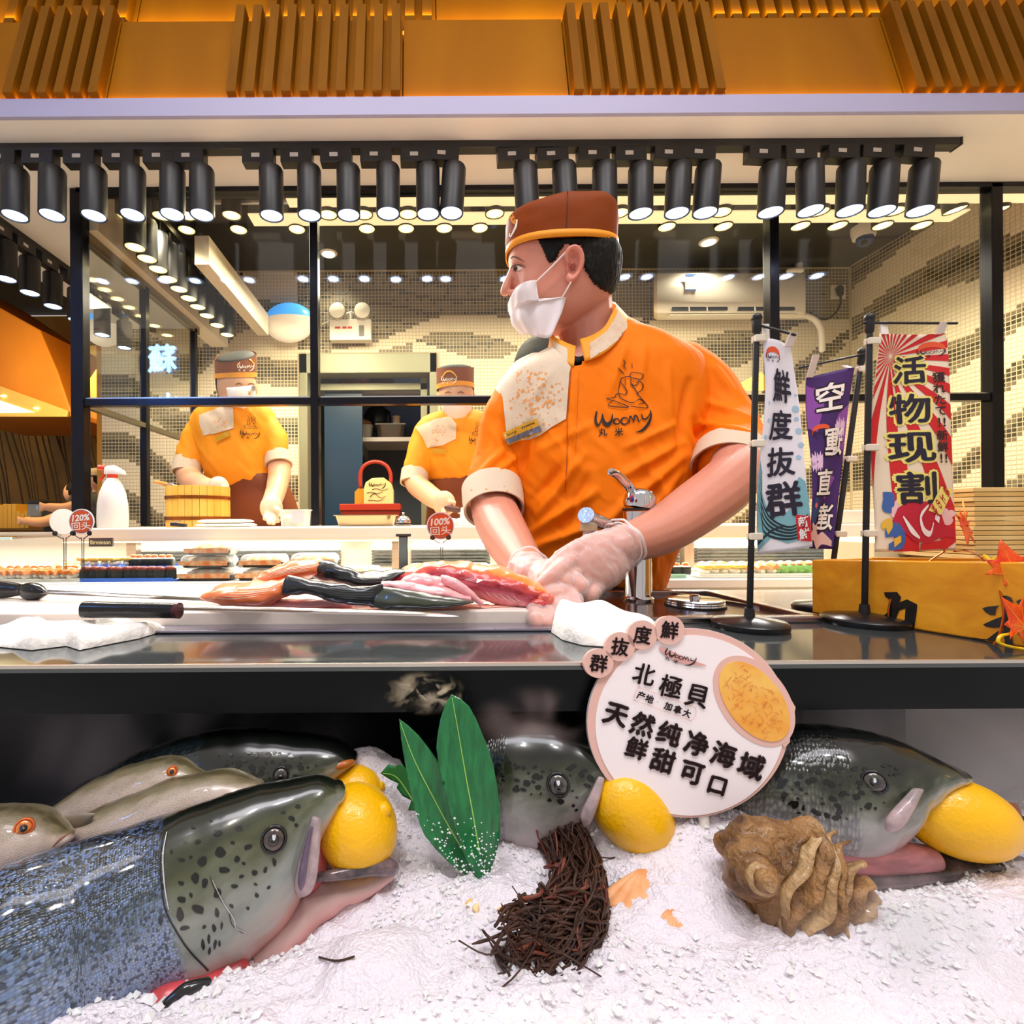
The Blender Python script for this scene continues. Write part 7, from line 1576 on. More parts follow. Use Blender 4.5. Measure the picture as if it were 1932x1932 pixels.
for ch,x,y,s in (('北',1214,1272,42),('極',1264,1295,44),('貝',1313,1313,46)): TX.append(tf2(glyph(ch,.03,.035),s,-s*1.02,x,y,math.radians(14)))
for ch,x,y,s in (('天',1161,1348,47),('然',1211,1366,46),('纯',1261,1383,46),('净',1313,1402,47),('海',1363,1422,48),('域',1415,1444,50),('鲜',1200,1411,42),('甜',1249,1434,46),('可',1303,1457,46),('口',1351,1481,40)): TX.append(tf2(glyph(ch,.055,.035),s,-s,x,y,math.radians(17)))
for ch,x,y in (('产',1208,1312),('地',1224,1318),('·',1239,1324),('加',1259,1332),('拿',1277,1338),('大',1294,1345)): TX.append(tf2(glyph(ch,.045,.02),16 if ch!='·' else 5,-16,x,y,math.radians(20)))
t.part('lettering',tri_text(j2(*TX),sfn(.0022)),SGI,smooth=False,parent=bd)
t.part('brush_swoosh',tri_text(stroke([(1243,1222),(1262,1234),(1290,1246),(1330,1256)],[6,13,12,2]),sfn(.0020)),M('swoosh_pink','#d9a39c',.5),parent=bd,smooth=False)
t.part('wordmark',tri_text(tf2(wordmark(),17,-15,1284,1239,math.radians(17)),sfn(.0024)),SGI,parent=bd,smooth=False)
bx=els(1253,1328,1,1,0,4); 
def rr(cx,cy,w_,h_,rot_,n_=8):
    r_=math.radians(rot_); pts=[]
    for sx,sy,a0 in ((1,1,0),(-1,1,90),(-1,-1,180),(1,-1,270)):
        for k in range(n_+1): a=math.radians(a0+90*k/n_); pts.append((sx*(w_-h_*.7)+h_*.7*math.cos(a),sy*(h_-h_*.7)+h_*.7*math.sin(a)))
    return [(cx+x*math.cos(r_)-y*math.sin(r_),cy+x*math.sin(r_)+y*math.cos(r_)) for x,y in pts]
pb=rr(1253,1328,60,13,20); t.part('label_frame',tri_text(stroke(pb+[pb[0]],[.9,.9],120),sfn(.0021)),SGP,parent=bd,smooth=False)
t.part('stake',cyl(sf(1330,1530,-.004),sf(1340,1640,-.004),.004,.003,12),WHITEPL)
# dark tool at the right edge
t=Thing('tool_handle','dark handle with a brown knob poking out behind the lemon at the right edge','tool',P(1915,1555,.37)); t.part('bar',tube([P(1898,1543,.38),P(1935,1565,.375),P(1990,1600,.37)],[.007,.0085,.009],16,12),M('tool_dark','#2c2426',.35)); t.part('knob',cyl(P(1893,1520,.385),P(1908,1548,.378),.0085,.007,20),M('knob_brown','#7a4c3a',.4))
t.part('lettering',tri_text(tf2(glyph('EX',.03),14,-14,1922,1560,.5),lambda x,y:P(x,y,.362)),M('cap_white','#f5efe6',.6),smooth=False)
# ================================================================== SALMON ON THE BOARD
def fleshmat(name,cols,stripe=0):
    return fishmat(name,'f',cols,cols,.5,(9,4),0,.3,.5)
FLO=[(0,'#f39a6a'),(.25,'#f08a50'),(.5,'#f27a3e'),(.75,'#ee7a58'),(1,'#f0a39a')]
FLC=[(0,'#f2b48c'),(.14,'#f28a2a'),(.26,'#d84a30'),(.40,'#b02c40'),(.58,'#c85a6a'),(.75,'#e0909a'),(1,'#e8b6ba')]
SKB=[(0,'#1a2022'),(.4,'#0e1113'),(.7,'#1b2226'),(1,'#2a3236')]
SKG=[(0,'#2a2f24'),(.4,'#3d4434'),(.8,'#4f5748'),(1,'#8a8f84')]
PNK=[(0,'#f3c6c4'),(.4,'#eba0a6'),(.8,'#e58a92'),(1,'#f0bcbc')]
def piece(name,label,sec,cols,mat,n=28,res=60,e=2.2,amp=.0012,fr_=(60,60,160),seed=1,cat='salmon'):
    (V,F),u_=fishbody(sec,n,res,.3,.3,e); N_=vnormals(V,F); V=V+N_*(amp*fbm(V*np.array(fr_),seed,3))[:,None]
    V[:,2]=np.maximum(V[:,2],bz1+.0006)
    t=Thing(name,label,cat,V.mean(0),'cut salmon on the board'); o=t.part('flesh' if 'skin' not in name and 'tail' not in name else 'skin',(V,F),fleshmat(mat,cols),uv=u_,ang=180); return t,o,(V,F)
def streaks(t,o,m_,lst,mat,w=(.6,1.6,.6)):
    t.part('fat_lines',on_surf(j2(*[stroke(l,w) for l in lst]),Surf(m_),.0006),mat,parent=o,smooth=False,kind='stuff')
FAT=M('fat_white','#f7c9a8',.35,coat=.3); BLOOD=M('blood_line','#a32a36',.3,coat=.5,var=(80,.3))
t,o,m_=piece('salmon_fillet','orange salmon fillet at the left end of the cut fish, lower one',[(394,1118,396,1134,.60,.02),(430,1100,440,1142,.595,.03),(484,1098,492,1145,.592,.032),(530,1092,535,1130,.60,.026),(552,1088,554,1106,.605,.014)],FLO,'fillet_orange',seed=1,amp=.0045,fr_=(50,50,200))
streaks(t,o,m_,[[(402+i*6,1128-i*4),(440+i*12,1130-i*5),(490+i*10,1124-i*5)] for i in range(5)],FAT)
t,o,m_=piece('salmon_fillet','orange salmon fillet draped above the lower left fillet',[(480,1088,484,1108,.615,.018),(520,1068,530,1102,.625,.03),(562,1058,570,1094,.63,.03),(606,1052,604,1088,.635,.024)],FLO,'fillet_orange',seed=2,amp=.004,fr_=(50,50,200))
streaks(t,o,m_,[[(490+i*4,1098-i*4),(530+i*6,1086-i*4),(580+i*4,1076-i*3)] for i in range(5)],FAT)
piece('salmon_belly_strip','thin pink strip of salmon under the black tail fin',[(495,1132,497,1146,.605,.015),(580,1130,583,1148,.60,.018),(665,1132,666,1147,.60,.012)],PNK,'flesh_pink',seed=3)
piece('salmon_skin','glossy black folded salmon skin, upper one in the middle of the board',[(616,1054,592,1088,.625,.012),(642,1064,624,1099,.618,.019),(682,1079,672,1107,.61,.019),(722,1080,708,1100,.62,.015),(764,1073,760,1083,.63,.008)],SKB,'skin_black',amp=.003,fr_=(40,40,160),seed=4)
t,o,m_=piece('salmon_tail','black ridged salmon tail fin in front of the folded skin',[(545,1085,537,1122,.578,.010),(590,1093,583,1122,.575,.015),(640,1102,633,1135,.572,.012),(690,1107,680,1143,.568,.008),(720,1100,706,1145,.566,.003)],SKB,'skin_black',amp=.0006,seed=5)
streaks(t,o,m_,[[(600+i*4,1100+i*4.5),(650,1108+i*4),(705,1106+i*5)] for i in range(8)],M('fin_ridge','#3c464c',.2,coat=.8),(.5,1.3,1.6))
piece('salmon_belly_piece','grey-green skinned belly piece with pink edge at the front middle of the board',[(724,1107,700,1147,.570,.008),(762,1111,754,1149,.566,.017),(820,1121,818,1149,.565,.017),(868,1128,866,1142,.567,.012),(893,1131,891,1137,.57,.005)],SKG,'skin_green',amp=.002,fr_=(30,30,120),seed=6)
piece('salmon_belly_flesh','pale pink flesh rim lying along the grey-green belly piece',[(722,1097,726,1110,.585,.010),(772,1098,774,1118,.582,.018),(832,1110,834,1128,.58,.016),(888,1124,888,1136,.58,.008)],PNK,'flesh_pink',amp=.0035,fr_=(60,60,140),seed=7)
piece('salmon_trim','thick pale pink cut of salmon on top of the belly piece',[(742,1099,750,1108,.60,.010),(786,1081,792,1108,.60,.018),(828,1088,836,1116,.598,.016),(860,1104,863,1120,.595,.008)],PNK,'flesh_pink',amp=.004,fr_=(60,60,140),seed=8)
piece('salmon_trim','pink flap of salmon pointing down right from the belly piece',[(834,1085,838,1102,.592,.007),(862,1092,857,1114,.588,.010),(886,1112,880,1128,.585,.008),(914,1136,906,1144,.583,.004)],PNK,'flesh_pink',seed=9)
t,o,m_=piece('salmon_carcass','long raw salmon carcass with orange back edge, held by the chef at its right end',[(688,1103,694,1114,.645,.01),(740,1079,745,1108,.645,.022),(800,1061,806,1112,.64,.032),(860,1059,866,1118,.635,.034),(920,1068,926,1134,.625,.031),(975,1080,982,1143,.61,.026),(1012,1101,1015,1148,.598,.019),(1036,1120,1034,1147,.590,.012)],FLC,'frame_flesh',36,110,seed=10,amp=.0045,fr_=(60,60,150))
streaks(t,o,m_,[[(865+i*13,1108+i*2),(873+i*13,1116+i*2),(885+i*13,1126+i*1.4)] for i in range(9)],M('rib_white','#f2d2d2',.35),(.5,1.2,.5))
t.part('blood_line',on_surf(j2(stroke([(760,1092),(830,1082),(900,1096),(960,1112),(1015,1132)],[2,6,8,7,3])),Surf(m_),.0007),BLOOD,parent=o,smooth=False)
t.part('cut_end',join(ell(P(1030,1130,.582),(.010,.006,.007),14,10),ell(P(1018,1138,.580),(.011,.006,.005),14,10)),M('cut_red','#c23c40',.3,coat=.6,var=(90,.3),col2='#f08a6a'),parent=o,ang=180)
t.part('juice',ell((P(700,1150,.6).x,.61,bz1+.0008),(.20,.035,.0006),40,6),M('pink_juice','#f0a890',.1,coat=1),parent=o,ang=180)
# ================================================================== TABLE FLAGS
def flag(label,base,pd,pole,barp,quad,stripcol,order,paint,mirror=False,clips=()):
    bc_=Vector((X(base[0],pd),pd,CT)); t=Thing('table_flag',label,'flag',bc_)
    r_=U(base[2],pd)
    t.part('base',lathe([(0,0),(r_*.98,0),(r_,.002),(r_,.006),(r_*.93,.0085),(r_*.2,.0125),(r_*.1,.0135),(0,.0135)],bc_,48),M('flag_black','#111114',.28,coat=.2))
    t.part('socket',cyl(bc_+Vector((0,0,.012)),bc_+Vector((0,0,.022)),.0055,.0045,16),BLACK)
    a,b_=bc_+Vector((0,0,.012)),P(*pole)
    t.part('pole',tube([a,b_],[.0031,.0031],12),BLACK); t.part('finial',join(tube([a.lerp(b_,.955),b_],[.0042,.0048],12),ell(b_,(.0055,)*3,12,10)),BLACK)
    t.part('cross_bar',tube([P(*barp[0]),P(*barp[1])],.0014,8),BLACK)
    Q=[np.array(list(P(*q_))) for q_ in quad]  # TL TR BR BL
    def surf(s,v,off=0):
        p_=(Q[0]*(1-s)+Q[1]*s)*(1-v)+(Q[3]*(1-s)+Q[2]*s)*v
        p_=p_+np.array([.0018*math.sin(v*7+order),-.0035*math.sin(s*4.5+v*5+order)-off,0]); return p_
    cl=t.part('banner',sheet(lambda u,v:tuple(surf(u,v)),28,60,.0006),stripcol,ang=180)
    def put2(m2,off): V=np.array([surf((1-x) if mirror else x,y,off) for x,y in m2[0]]); return V,m2[1]
    for nm,m2,off,mat in paint: t.part(nm,put2(m2,off),mat,parent=cl,smooth=False)
    for s in (.08,.92):
        top=surf(s,0); bar=np.array(list(P(*barp[0])))*(1-s)+np.array(list(P(*barp[1])))*s; bar[0]=top[0]+ .0
        t.part('loop',obox((top+bar)/2,[.004,0,0],[0,.0012,0],(bar-top)/2+np.array([0,0,.001])),M('flag_loop','#efe4dc',.6),smooth=False)
    for k in clips:
        c=a.lerp(b_,k); t.part('clip',obox(c+Vector((.0035,0,0)),[.0065,0,0],[0,.0045,0],[0,0,.0038]),M('clip_cream','#e6dcc8',.4),smooth=False,bevel=.001)
    return t
def gl(ch,x,y,sx,sy,b=.03,w_=.03,rot=0): return tf2(glyph(ch,b,w_),sx,-sy,x,y,rot)
def glw(ch,x,y,sx,sy): return tf2(glyph(ch,0,.025,.12,.018),sx,-sy,x,y)
NAVY=M('print_navy','#221a2e',.6); TEAL=M('print_teal','#7fb4c0',.6); TEALD=M('print_teal_line','#1c2c34',.6); REDP=M('print_red','#cf1f22',.6); WH=M('print_white','#f7f1ee',.6); YEL=M('print_yellow','#f2e27a',.6); PUR=M('print_purple','#8a4aa6',.6); PLIL=M('print_lilac','#e6c6ea',.6); CRP=M('print_cream','#f0dcb8',.6); PINKP=M('print_pink','#e25a74',.6); BLUEP=M('print_blue','#3d64a8',.6)
def logo(x,y,s,asp): return [('logo_arc',stroke([(x-s*1.3,y+.012),(x-s*1.1,y-.022),(x,y-.035),(x+s*1.1,y-.022),(x+s*1.3,y+.008)],[.012,.022,.026,.022,.01]),.0010,M('logo_orange','#e2562c',.6)),('wordmark',tf2(wordmark(),s*.75,-s*.75/asp,x,y+.0),.0014,NAVY)]
# flag A white
wav=[]; rnd=random.Random(3)
for k in range(7): 
    o_=k*.042; wav.append(stroke([(-.0+.0,.60+o_*.7),(.08,.70+o_),(.02+.12*(k%2),.80+o_*.6),(.20,.88+o_*.3),(.5,.93+o_*.12),(.9,.88+o_*.25)],[.02,.05,.045,.04,.03,.02]))
wf=tess([(0,.56),(.10,.62),(.10,.70),(.22,.78),(.45,.84),(.65,.80),(.80,.74),(.78,.68),(.86,.655),(.97,.68),(1,.75),(1,.90),(.8,.955),(.5,.965),(.25,.93),(0,.985)],.05)
lnA=[stroke([(0.02,.58+i*.045),(.10,.66+i*.045),(.12,.75+i*.035),(.28,.84+i*.022),(.6,.89+i*.014),(.95,.84+i*.02)],[.004,.014,.006]) for i in range(5)]+[stroke([(.80+.05*math.cos(a),.70+.02*math.sin(a)) for a in np.linspace(0,4.6,10)],[.004,.012]),stroke([(0,.95),(.25,.90),(.5,.88)],[.014,.008])]
bub=[tf2(([(math.cos(a),math.sin(a)) for a in np.linspace(0,6.28,13)[:-1]],[tuple(range(12))]),r_,r_*.22,x,y) for x,y,r_ in ((.78,.24,.05),(.9,.32,.08),(.9,.37,.05),(.93,.43,.07),(.12,.30,.03),(.95,.50,.06),(.88,.56,.05),(.15,.38,.04),(.1,.46,.05),(.93,.25,.03))]
paintA=logo(.26,.085,.16,4.5)+[('wave_print',wf,.0008,TEAL),('wave_lines',j2(*lnA),.0012,TEALD),('bubbles',j2(*bub),.0009,M('print_sky','#a9c8dc',.6)),
 ('lettering',j2(gl('鮮',.52,.215,.62,.165,.03),gl('度',.50,.40,.62,.15),gl('抜',.50,.575,.60,.145),gl('群',.52,.755,.68,.175,.035)),.0016,NAVY),
 ('stamp',tess([(.70,.835),(.99,.85),(.97,.975),(.68,.955)],.08),.0014,REDP),('stamp_lettering',j2(glw('新',.835,.872,.24,.055),glw('鮮',.825,.93,.24,.055)),.0018,WH)]
flag('white table flag with blue waves and brush lettering, leftmost of the three flags',(1413,1190,64),.55,(1428,600,.55),[(1428,612,.55),(1500,632,.53)],[(1438,638,.55),(1496,651,.535),(1531,1031,.53),(1431,1047,.55)],M('flag_white','#efe9f0',.6),0,paintA,clips=(.27,.58,.93))
# flag C red
cx0,cy0=.22,.10; rays=[]
for k in range(26):
    a0=2*PI*k/26; a1=a0+PI/26*1.05; 
    def endp(a):
        dx,dy=math.cos(a),math.sin(a)*.34; ts=[]
        if dx>1e-6: ts.append((1-cx0)/dx)
        if dx<-1e-6: ts.append((0-cx0)/dx)
        if dy>1e-6: ts.append((1-cy0)/dy)
        if dy<-1e-6: ts.append((0-cy0)/dy)
        t_=min(ts)*.999; return (cx0+dx*t_,cy0+dy*t_)
    e0,e1=endp(a0),endp(a1); mid=endp((a0+a1)/2)
    try: rays.append(tess([(cx0+.02*math.cos(a0),cy0+.006*math.sin(a0)),e0,mid,e1],.06))
    except Exception: pass
tx=[('活',.50,.165,.46,.135),('物',.49,.345,.52,.145),('现',.48,.525,.58,.150),('割',.50,.71,.54,.155)]
def kt(b): return j2(*[gl(c,x,y,sx,sy,b,.03) for c,x,y,sx,sy in tx])
side='獲れたて!!新鮮!!'; sd=[]; yy=.205
for ch in side:
    if ch=='!': 
        continue
    sd.append(gl(ch,.86,yy,.16,.05,.03,.02)); yy+=.052
    if ch=='て' or ch=='鮮': sd+= [gl('!',.83,yy,.16,.055,.03,0),gl('!',.90,yy,.16,.055,.03,0)]; yy+=.06
fishp=tess([(.25,.80),(.40,.765),(.62,.775),(.80,.82),(.86,.88),(.98,.91),(.99,.94),(.84,.935),(.66,.965),(.45,.955),(.28,.90),(.18,.86)],.04)
fishl=[stroke([(.62,.79),(.52,.84),(.56,.90),(.66,.92),(.70,.87)],[.01,.03,.03,.01]),stroke([(.30,.84),(.40,.90),(.52,.94)],[.01,.03,.01]),stroke([(.72,.84),(.78,.86)],[.03,.03])]
paintC=[('sun_rays',j2(*rays),.0007,REDP),('lettering_halo',kt(.115),.0011,YEL),('lettering',kt(.03),.0016,NAVY),('side_lettering_halo',j2(*[tf2((m[0]-m[0].mean(0),m[1]),1,1,*m[0].mean(0)) for m in [j2(*sd)]]),.0010,YEL),('side_lettering',j2(*sd),.0013,M('print_brown','#3a1420',.6))]+logo(.80,.085,.13,4.0)
paintC+=[('flower_print',j2(*[tf2(([(math.cos(a),math.sin(a)) for a in np.linspace(0,6.28,15)[:-1]],[tuple(range(14))]),r_,r_*.34,x,y) for x,y,r_ in ((.34,.79,.13),(.26,.82,.10),(.42,.82,.10),(.85,.83,.08),(.9,.86,.07),(.8,.85,.07),(.95,.83,.05))]),.0010,M('print_rose','#f0c4c4',.6)),
 ('fish_print',fishp,.0013,M('print_crimson','#c01c34',.6)),('fish_lines',j2(*fishl),.0017,WH),('wave_print',j2(stroke([(.10,.74),(.20,.76),(.10,.79),(.18,.81)],[.03,.06,.05,.03]),stroke([(.10,.92),(.22,.90),(.30,.95),(.14,.98)],[.03,.07,.07,.03])),.0013,BLUEP),('gold_print',j2(stroke([(.06,.88),(.16,.87),(.12,.91)],[.03,.05,.03]),stroke([(.20,.96),(.28,.94)],[.04,.03])),.0014,M('print_gold','#e8b83c',.6)),
 ('red_sun_corner',tess([(.55,.965),(.97,.945),(.90,.99),(.55,.995)],.08),.0010,REDP),
 ('ticket',tess([(.80,.705),(.98,.72),(.80,.835),(.62,.815)],.07),.0018,YEL),('ticket_lettering',j2(*[gl(c,.875-.055*i,.727+.029*i,.11,.03,.03,0,.4) for i,c in enumerate('極上の味')]),.0021,REDP)]
flag('red and cream sunburst table flag with big brush lettering, rightmost of the three flags',(1630,1186,68),.57,(1641,600,.57),[(1629,609,.57),(1805,610,.555)],[(1652,631,.57),(1780,629,.56),(1808,1039,.555),(1646,1041,.57)],M('flag_cream','#f0dcc0',.6),2,paintC,clips=(.27,.56,.92))
# flag B purple, seen from behind
swp=[('blob_print',j2(tess([(.0,.2),(.3,.25),(.5,.38),(.3,.46),(0,.45)],.07),tess([(.55,.1),(1,.05),(1,.3),(.8,.33)],.07),tess([(.2,.6),(.6,.55),(.8,.66),(.5,.72)],.07)),.0008,PUR),
 ('lettering_shadow',j2(gl('空',.5,.14,.66,.17,.09),gl('運',.38,.40,.60,.17,.09),gl('直',.60,.62,.60,.16,.09),gl('達',.42,.82,.62,.16,.09)),.0010,M('print_dark','#1c1020',.6)),
 ('lettering',j2(glw('空',.5,.14,.66,.17),glw('運',.38,.40,.60,.17),glw('直',.60,.62,.60,.16),glw('達',.42,.82,.62,.16)),.0015,WH),
 ('flower_print',j2(*[stroke([(x+r_*.15*math.cos(a),y+r_*.045*math.sin(a)),(x+r_*math.cos(a),y+r_*.3*math.sin(a))],[.02,.06]) for x,y,r_ in ((.22,.33,.16),(.86,.50,.15)) for a in np.linspace(0,6.28,12)]),.0012,PLIL)]+logo(.72,.335,.15,3.2)+[
 ('fish_print',tess([(.72,.72),(.9,.70),(1,.76),(.98,.86),(.8,.84),(.70,.78)],.06),.0012,M('print_deep_blue','#27406e',.6)),('fish_eye',tf2(([(math.cos(a),math.sin(a)) for a in np.linspace(0,6.28,13)[:-1]],[tuple(range(12))]),.05,.017,.86,.75),.0016,PINKP),
 ('cloud_print',j2(stroke([(.98,.93),(.8,.91),(.6,.96),(.4,.94),(.1,.97)],[.04,.09,.08,.07,.03]),stroke([(.95,.86),(.8,.89),(.7,.86)],[.03,.05,.03])),.0013,M('print_peach','#e0b8b0',.6))]
flag('purple table flag with white lettering seen from behind, leaning between the other two',(1561,1160,57),.655,(1627,664,.655),[(1632,668,.65),(1508,694,.66)],[(1526,711,.66),(1611,693,.65),(1572,1036,.655),(1528,1035,.66)],M('flag_purple','#3f1d66',.6),4,swp,mirror=True,clips=(.27,.57,.93))
# ================================================================== WOODEN BOX, MATS, MAPLE LEAVES
BXW=wood('masu_wood','#e08c0c','#f5ab22',5,(1.2,6,9),.5)
fl=[P(1530,1056,.66),P(1530,1168,.63)]; 
A0,A1=Vector((X(1531,.635),.635,0)),Vector((X(1990,.44),.44,0))
tl,tr_=Z(1056,.635,1531),Z(1062,.44,1960); 
def bxp(s,v,off=0):
    p_=A0.lerp(A1,s); n_=Vector((-(A1-A0).y,(A1-A0).x,0)).normalized(); n_=-n_ if n_.y>0 else n_
    zt_=tl*(1-s)+tr_*s; return Vector((p_.x,p_.y,CT*(1-v)+zt_*v))+n_*off
bn_=(bxp(0,0,-1)-bxp(0,0)).normalized()
t=Thing('wooden_box','honey-coloured wooden box with black brush characters at the right end of the counter','box',bxp(0,0)+Vector((0,0,.0008)))
fp=t.part('front_panel',prism([bxp(0,0)+Vector((0,0,.001)),bxp(1,0)+Vector((0,0,.001)),bxp(1,1),bxp(0,1)],bn_*.012),BXW,smooth=False,bevel=.0015)
t.part('side_panel',prism([bxp(0,0,-.013)+Vector((0,0,.001)),bxp(0,1,-.013),bxp(0,1,-.10),bxp(0,0,-.10)+Vector((0,0,.001))],Vector((.012,-.004,0))),BXW,smooth=False,bevel=.001)
t.part('side_panel',prism([bxp(.985,0,-.013)+Vector((0,0,.001)),bxp(.985,1,-.013),bxp(.985,1,-.10),bxp(.985,0,-.10)+Vector((0,0,.001))],Vector((-.012,.004,0))),BXW,smooth=False,bevel=.001)
t.part('back_panel',prism([bxp(0,0,-.10)+Vector((0,0,.001)),bxp(1,0,-.10)+Vector((0,0,.001)),bxp(1,1,-.10),bxp(0,1,-.10)],bn_*.01),BXW,smooth=False)
BKI=M('brush_black','#14100e',.3,coat=.3)
# brush marks traced where they stand: the top halves of two characters cut by the box's foot
def zc(x,y): return (1200+x/2.64,1000+y/2.64)
mk1=[[zc(1235,310),zc(1300,308),zc(1320,335),zc(1312,360),zc(1350,345),zc(1400,370),zc(1398,400),zc(1385,490),zc(1335,488),zc(1342,390),zc(1310,400),zc(1295,440),zc(1270,470),zc(1265,430),zc(1205,455),zc(1225,430),zc(1262,405),zc(1265,350),zc(1240,330)]]
def c9(x,y): return (1760+x/5.366,880+y/5.366)
mk2=[[c9(500,1435),c9(560,1418),c9(640,1412),c9(675,1405),c9(640,1440),c9(630,1505),c9(580,1505),c9(530,1475)],
 [c9(690,1320),c9(735,1305),c9(790,1325),c9(808,1360),c9(806,1440),c9(830,1560),c9(800,1700),c9(812,1815),c9(730,1800),c9(720,1700),c9(700,1560),c9(712,1400)],
 [c9(508,1600),c9(560,1575),c9(640,1540),c9(760,1500),c9(860,1540),c9(930,1600),c9(860,1625),c9(700,1630),c9(600,1632),c9(530,1620)],
 [c9(700,1640),c9(640,1680),c9(560,1740),c9(490,1780),c9(600,1790),c9(680,1740),c9(720,1690)],[c9(840,1365),c9(900,1342),c9(960,1350),c9(960,1460),c9(890,1450),c9(870,1400)],[c9(790,1620),c9(870,1600),c9(930,1660),c9(860,1690)]]
SB_=Surf(prism([bxp(-.02,0),bxp(1.02,0),bxp(1.02,1),bxp(-.02,1)],bn_*.012))
t.part('brush_character',on_surf(tess(mk1[0],5),SB_,.0008),BKI,parent=fp,smooth=False); t.part('brush_character',on_surf(j2(*[tess(m_,5) for m_ in mk2]),SB_,.0008),BKI,parent=fp,smooth=False)
# bamboo mats stack
MATW=[wood('mat_wood_a','#e0b060','#f5d898',4,(3,3,20),.6),wood('mat_wood_b','#d09c48','#efc880',4,(3,3,20),.6)]
D_=.80; y0_,y1_=925,1062; n_=15; random.seed(12)
for i in range(n_):
    py1=y1_-(y1_-y0_)*i/n_; py0=y1_-(y1_-y0_)*(i+1)/n_; xj=random.uniform(-2,4)
    t=Thing('bamboo_mat','thin bamboo board in the stack behind the wooden box, %s from the bottom'%ORD[i],'board',P(1885,py1,D_),'stacked bamboo boards')
    g_=U(1.2,D_)
    t.part('slat',box(X(1838+xj,D_),X(2080,D_),D_-.0,D_+.14,Z(py1,D_),Z(py0,D_)-g_),MATW[i%2],smooth=False,bevel=.0006)
t=Thing('mat_plinth','pale block carrying the stack of bamboo boards','block',P(1900,1066,.82)); t.part('block',box(X(1845,D_)+.01,X(2080,D_),D_+.005,D_+.13,CT+.0005,Z(1062.5,D_)),M('plinth_pine','#c79a4e',.6),smooth=False)
t=Thing('cream_box','cream carton with a pale blue corner behind the wooden box','box',P(1720,1050,.9)); t.part('carton',box(X(1650,.93),X(1838,.93),.93,1.05,.5,Z(1028,.93)),M('carton_cream','#f3e3b4',.5),smooth=False,bevel=.002); t.part('corner',box(X(1834,.93),X(1842,.93),.928,.93,.5,Z(1030,.93)),M('pale_blue','#cfe4ee',.4),smooth=False)
MAP=M('maple_red','#d8260c',.42,var=(40,.3),col2='#ef6a14',bump=(90,.3),sss=.1); VEIN=M('maple_vein','#f2a02c',.4)
def maple(px,py,d,s,rot_,tilt_,label):
    c=P(px,py,d); pts=[(0,-.9),(.12,-.35),(.55,-.62),(.42,-.2),(1.0,-.1),(.62,.12),(.85,.5),(.42,.38),(.28,.62),(0,1.15),(-.28,.62),(-.42,.38),(-.85,.5),(-.62,.12),(-1,-.1),(-.42,-.2),(-.55,-.62),(-.12,-.35)]
    V,F=tess(pts,.14); r_=math.radians(rot_); k=U(s,d); W=[]
    for x,y in V:
        zz_=.18*(x*x+y*y)*(.6+.4*math.sin(3*math.atan2(y,x)))-.12*abs(x)
        a=x*math.cos(r_)-y*math.sin(r_); b_=x*math.sin(r_)+y*math.cos(r_); W.append([c.x+a*k*math.cos(tilt_),c.y-zz_*k+a*k*math.sin(tilt_)+.25*b_*k,c.z+b_*k])
    t=Thing('maple_leaf',label,'leaf',c,'red maple leaves by the wooden box'); o=t.part('blade',(np.array(W),F),MAP,ang=180,solid=.0006); S=Surf((W,F))
    def w2p(x,y):
        a=x*math.cos(r_)-y*math.sin(r_); b_=x*math.sin(r_)+y*math.cos(r_); q_=topx(np.array([[c.x+a*k*math.cos(tilt_),c.y+a*k*math.sin(tilt_)+.25*b_*k,c.z+b_*k]]))[0]; return (q_[0],q_[1])
    t.part('veins',on_surf(j2(*[stroke([w2p(0,-.3),w2p(x*.5,y*.5-.1),w2p(x*.85,y*.85)],[1.6,.9,.4]) for x,y in ((0,1),(.8,.45),(-.8,.45),(.95,-.1),(-.95,-.1))]),S,.0007,d),VEIN,parent=o,smooth=False)
    t.part('stem',tube([P(*w2p(0,-.3),d),P(*w2p(.05,-.8),d),P(*w2p(.15,-1.4),d+.01)],.0009,6,12),VEIN,parent=o)
maple(1822,992,.60,38,150,.5,'red maple leaf hanging right of the red flag')
maple(1912,1072,.47,48,10,-.2,'large red maple leaf over the right end of the wooden box')
maple(1925,1172,.45,48,35,.2,'red maple leaf low at the right edge in front of the brush character')
t=Thing('copper_wire','thin copper wire looping in front of the wooden box','wire',P(1700,1110,.55)); t.part('wire',join(tube([P(1782,1040,.56),P(1745,1065,.56),P(1700,1098,.555),P(1681,1130,.555),P(1676,1160,.555),P(1682,1178,.555)],.0009,6,40),tube([P(1800,1040,.56),P(1828,1040,.55),P(1860,1060,.50),P(1885,1110,.475),P(1893,1160,.465),P(1885,1200,.46),P(1875,1216,.458)],.0009,6,40)),M('copper_wire','#b0581c',.3,.8),kind='stuff')
t=Thing('yellow_tie','yellow twisted tie with a stray bow on the right end of the wooden box','tie',P(1890,1210,.445)); t.part('tie',tube([P(1940,1182,.45),P(1922,1190,.45),P(1905,1196,.448),P(1888,1200,.446),P(1884,1212,.445),P(1905,1220,.444),P(1940,1226,.443)],.0014,8,40),M('yellow_plastic','#f2c40c',.3)); t.part('bow',tube([P(1858,1050,.52),P(1870,1062,.515),P(1885,1052,.51),P(1905,1056,.50),P(1922,1068,.49)],[.0022,.003,.0025,.003,.002],8,24),M('yellow_plastic','#f2c40c',.3))
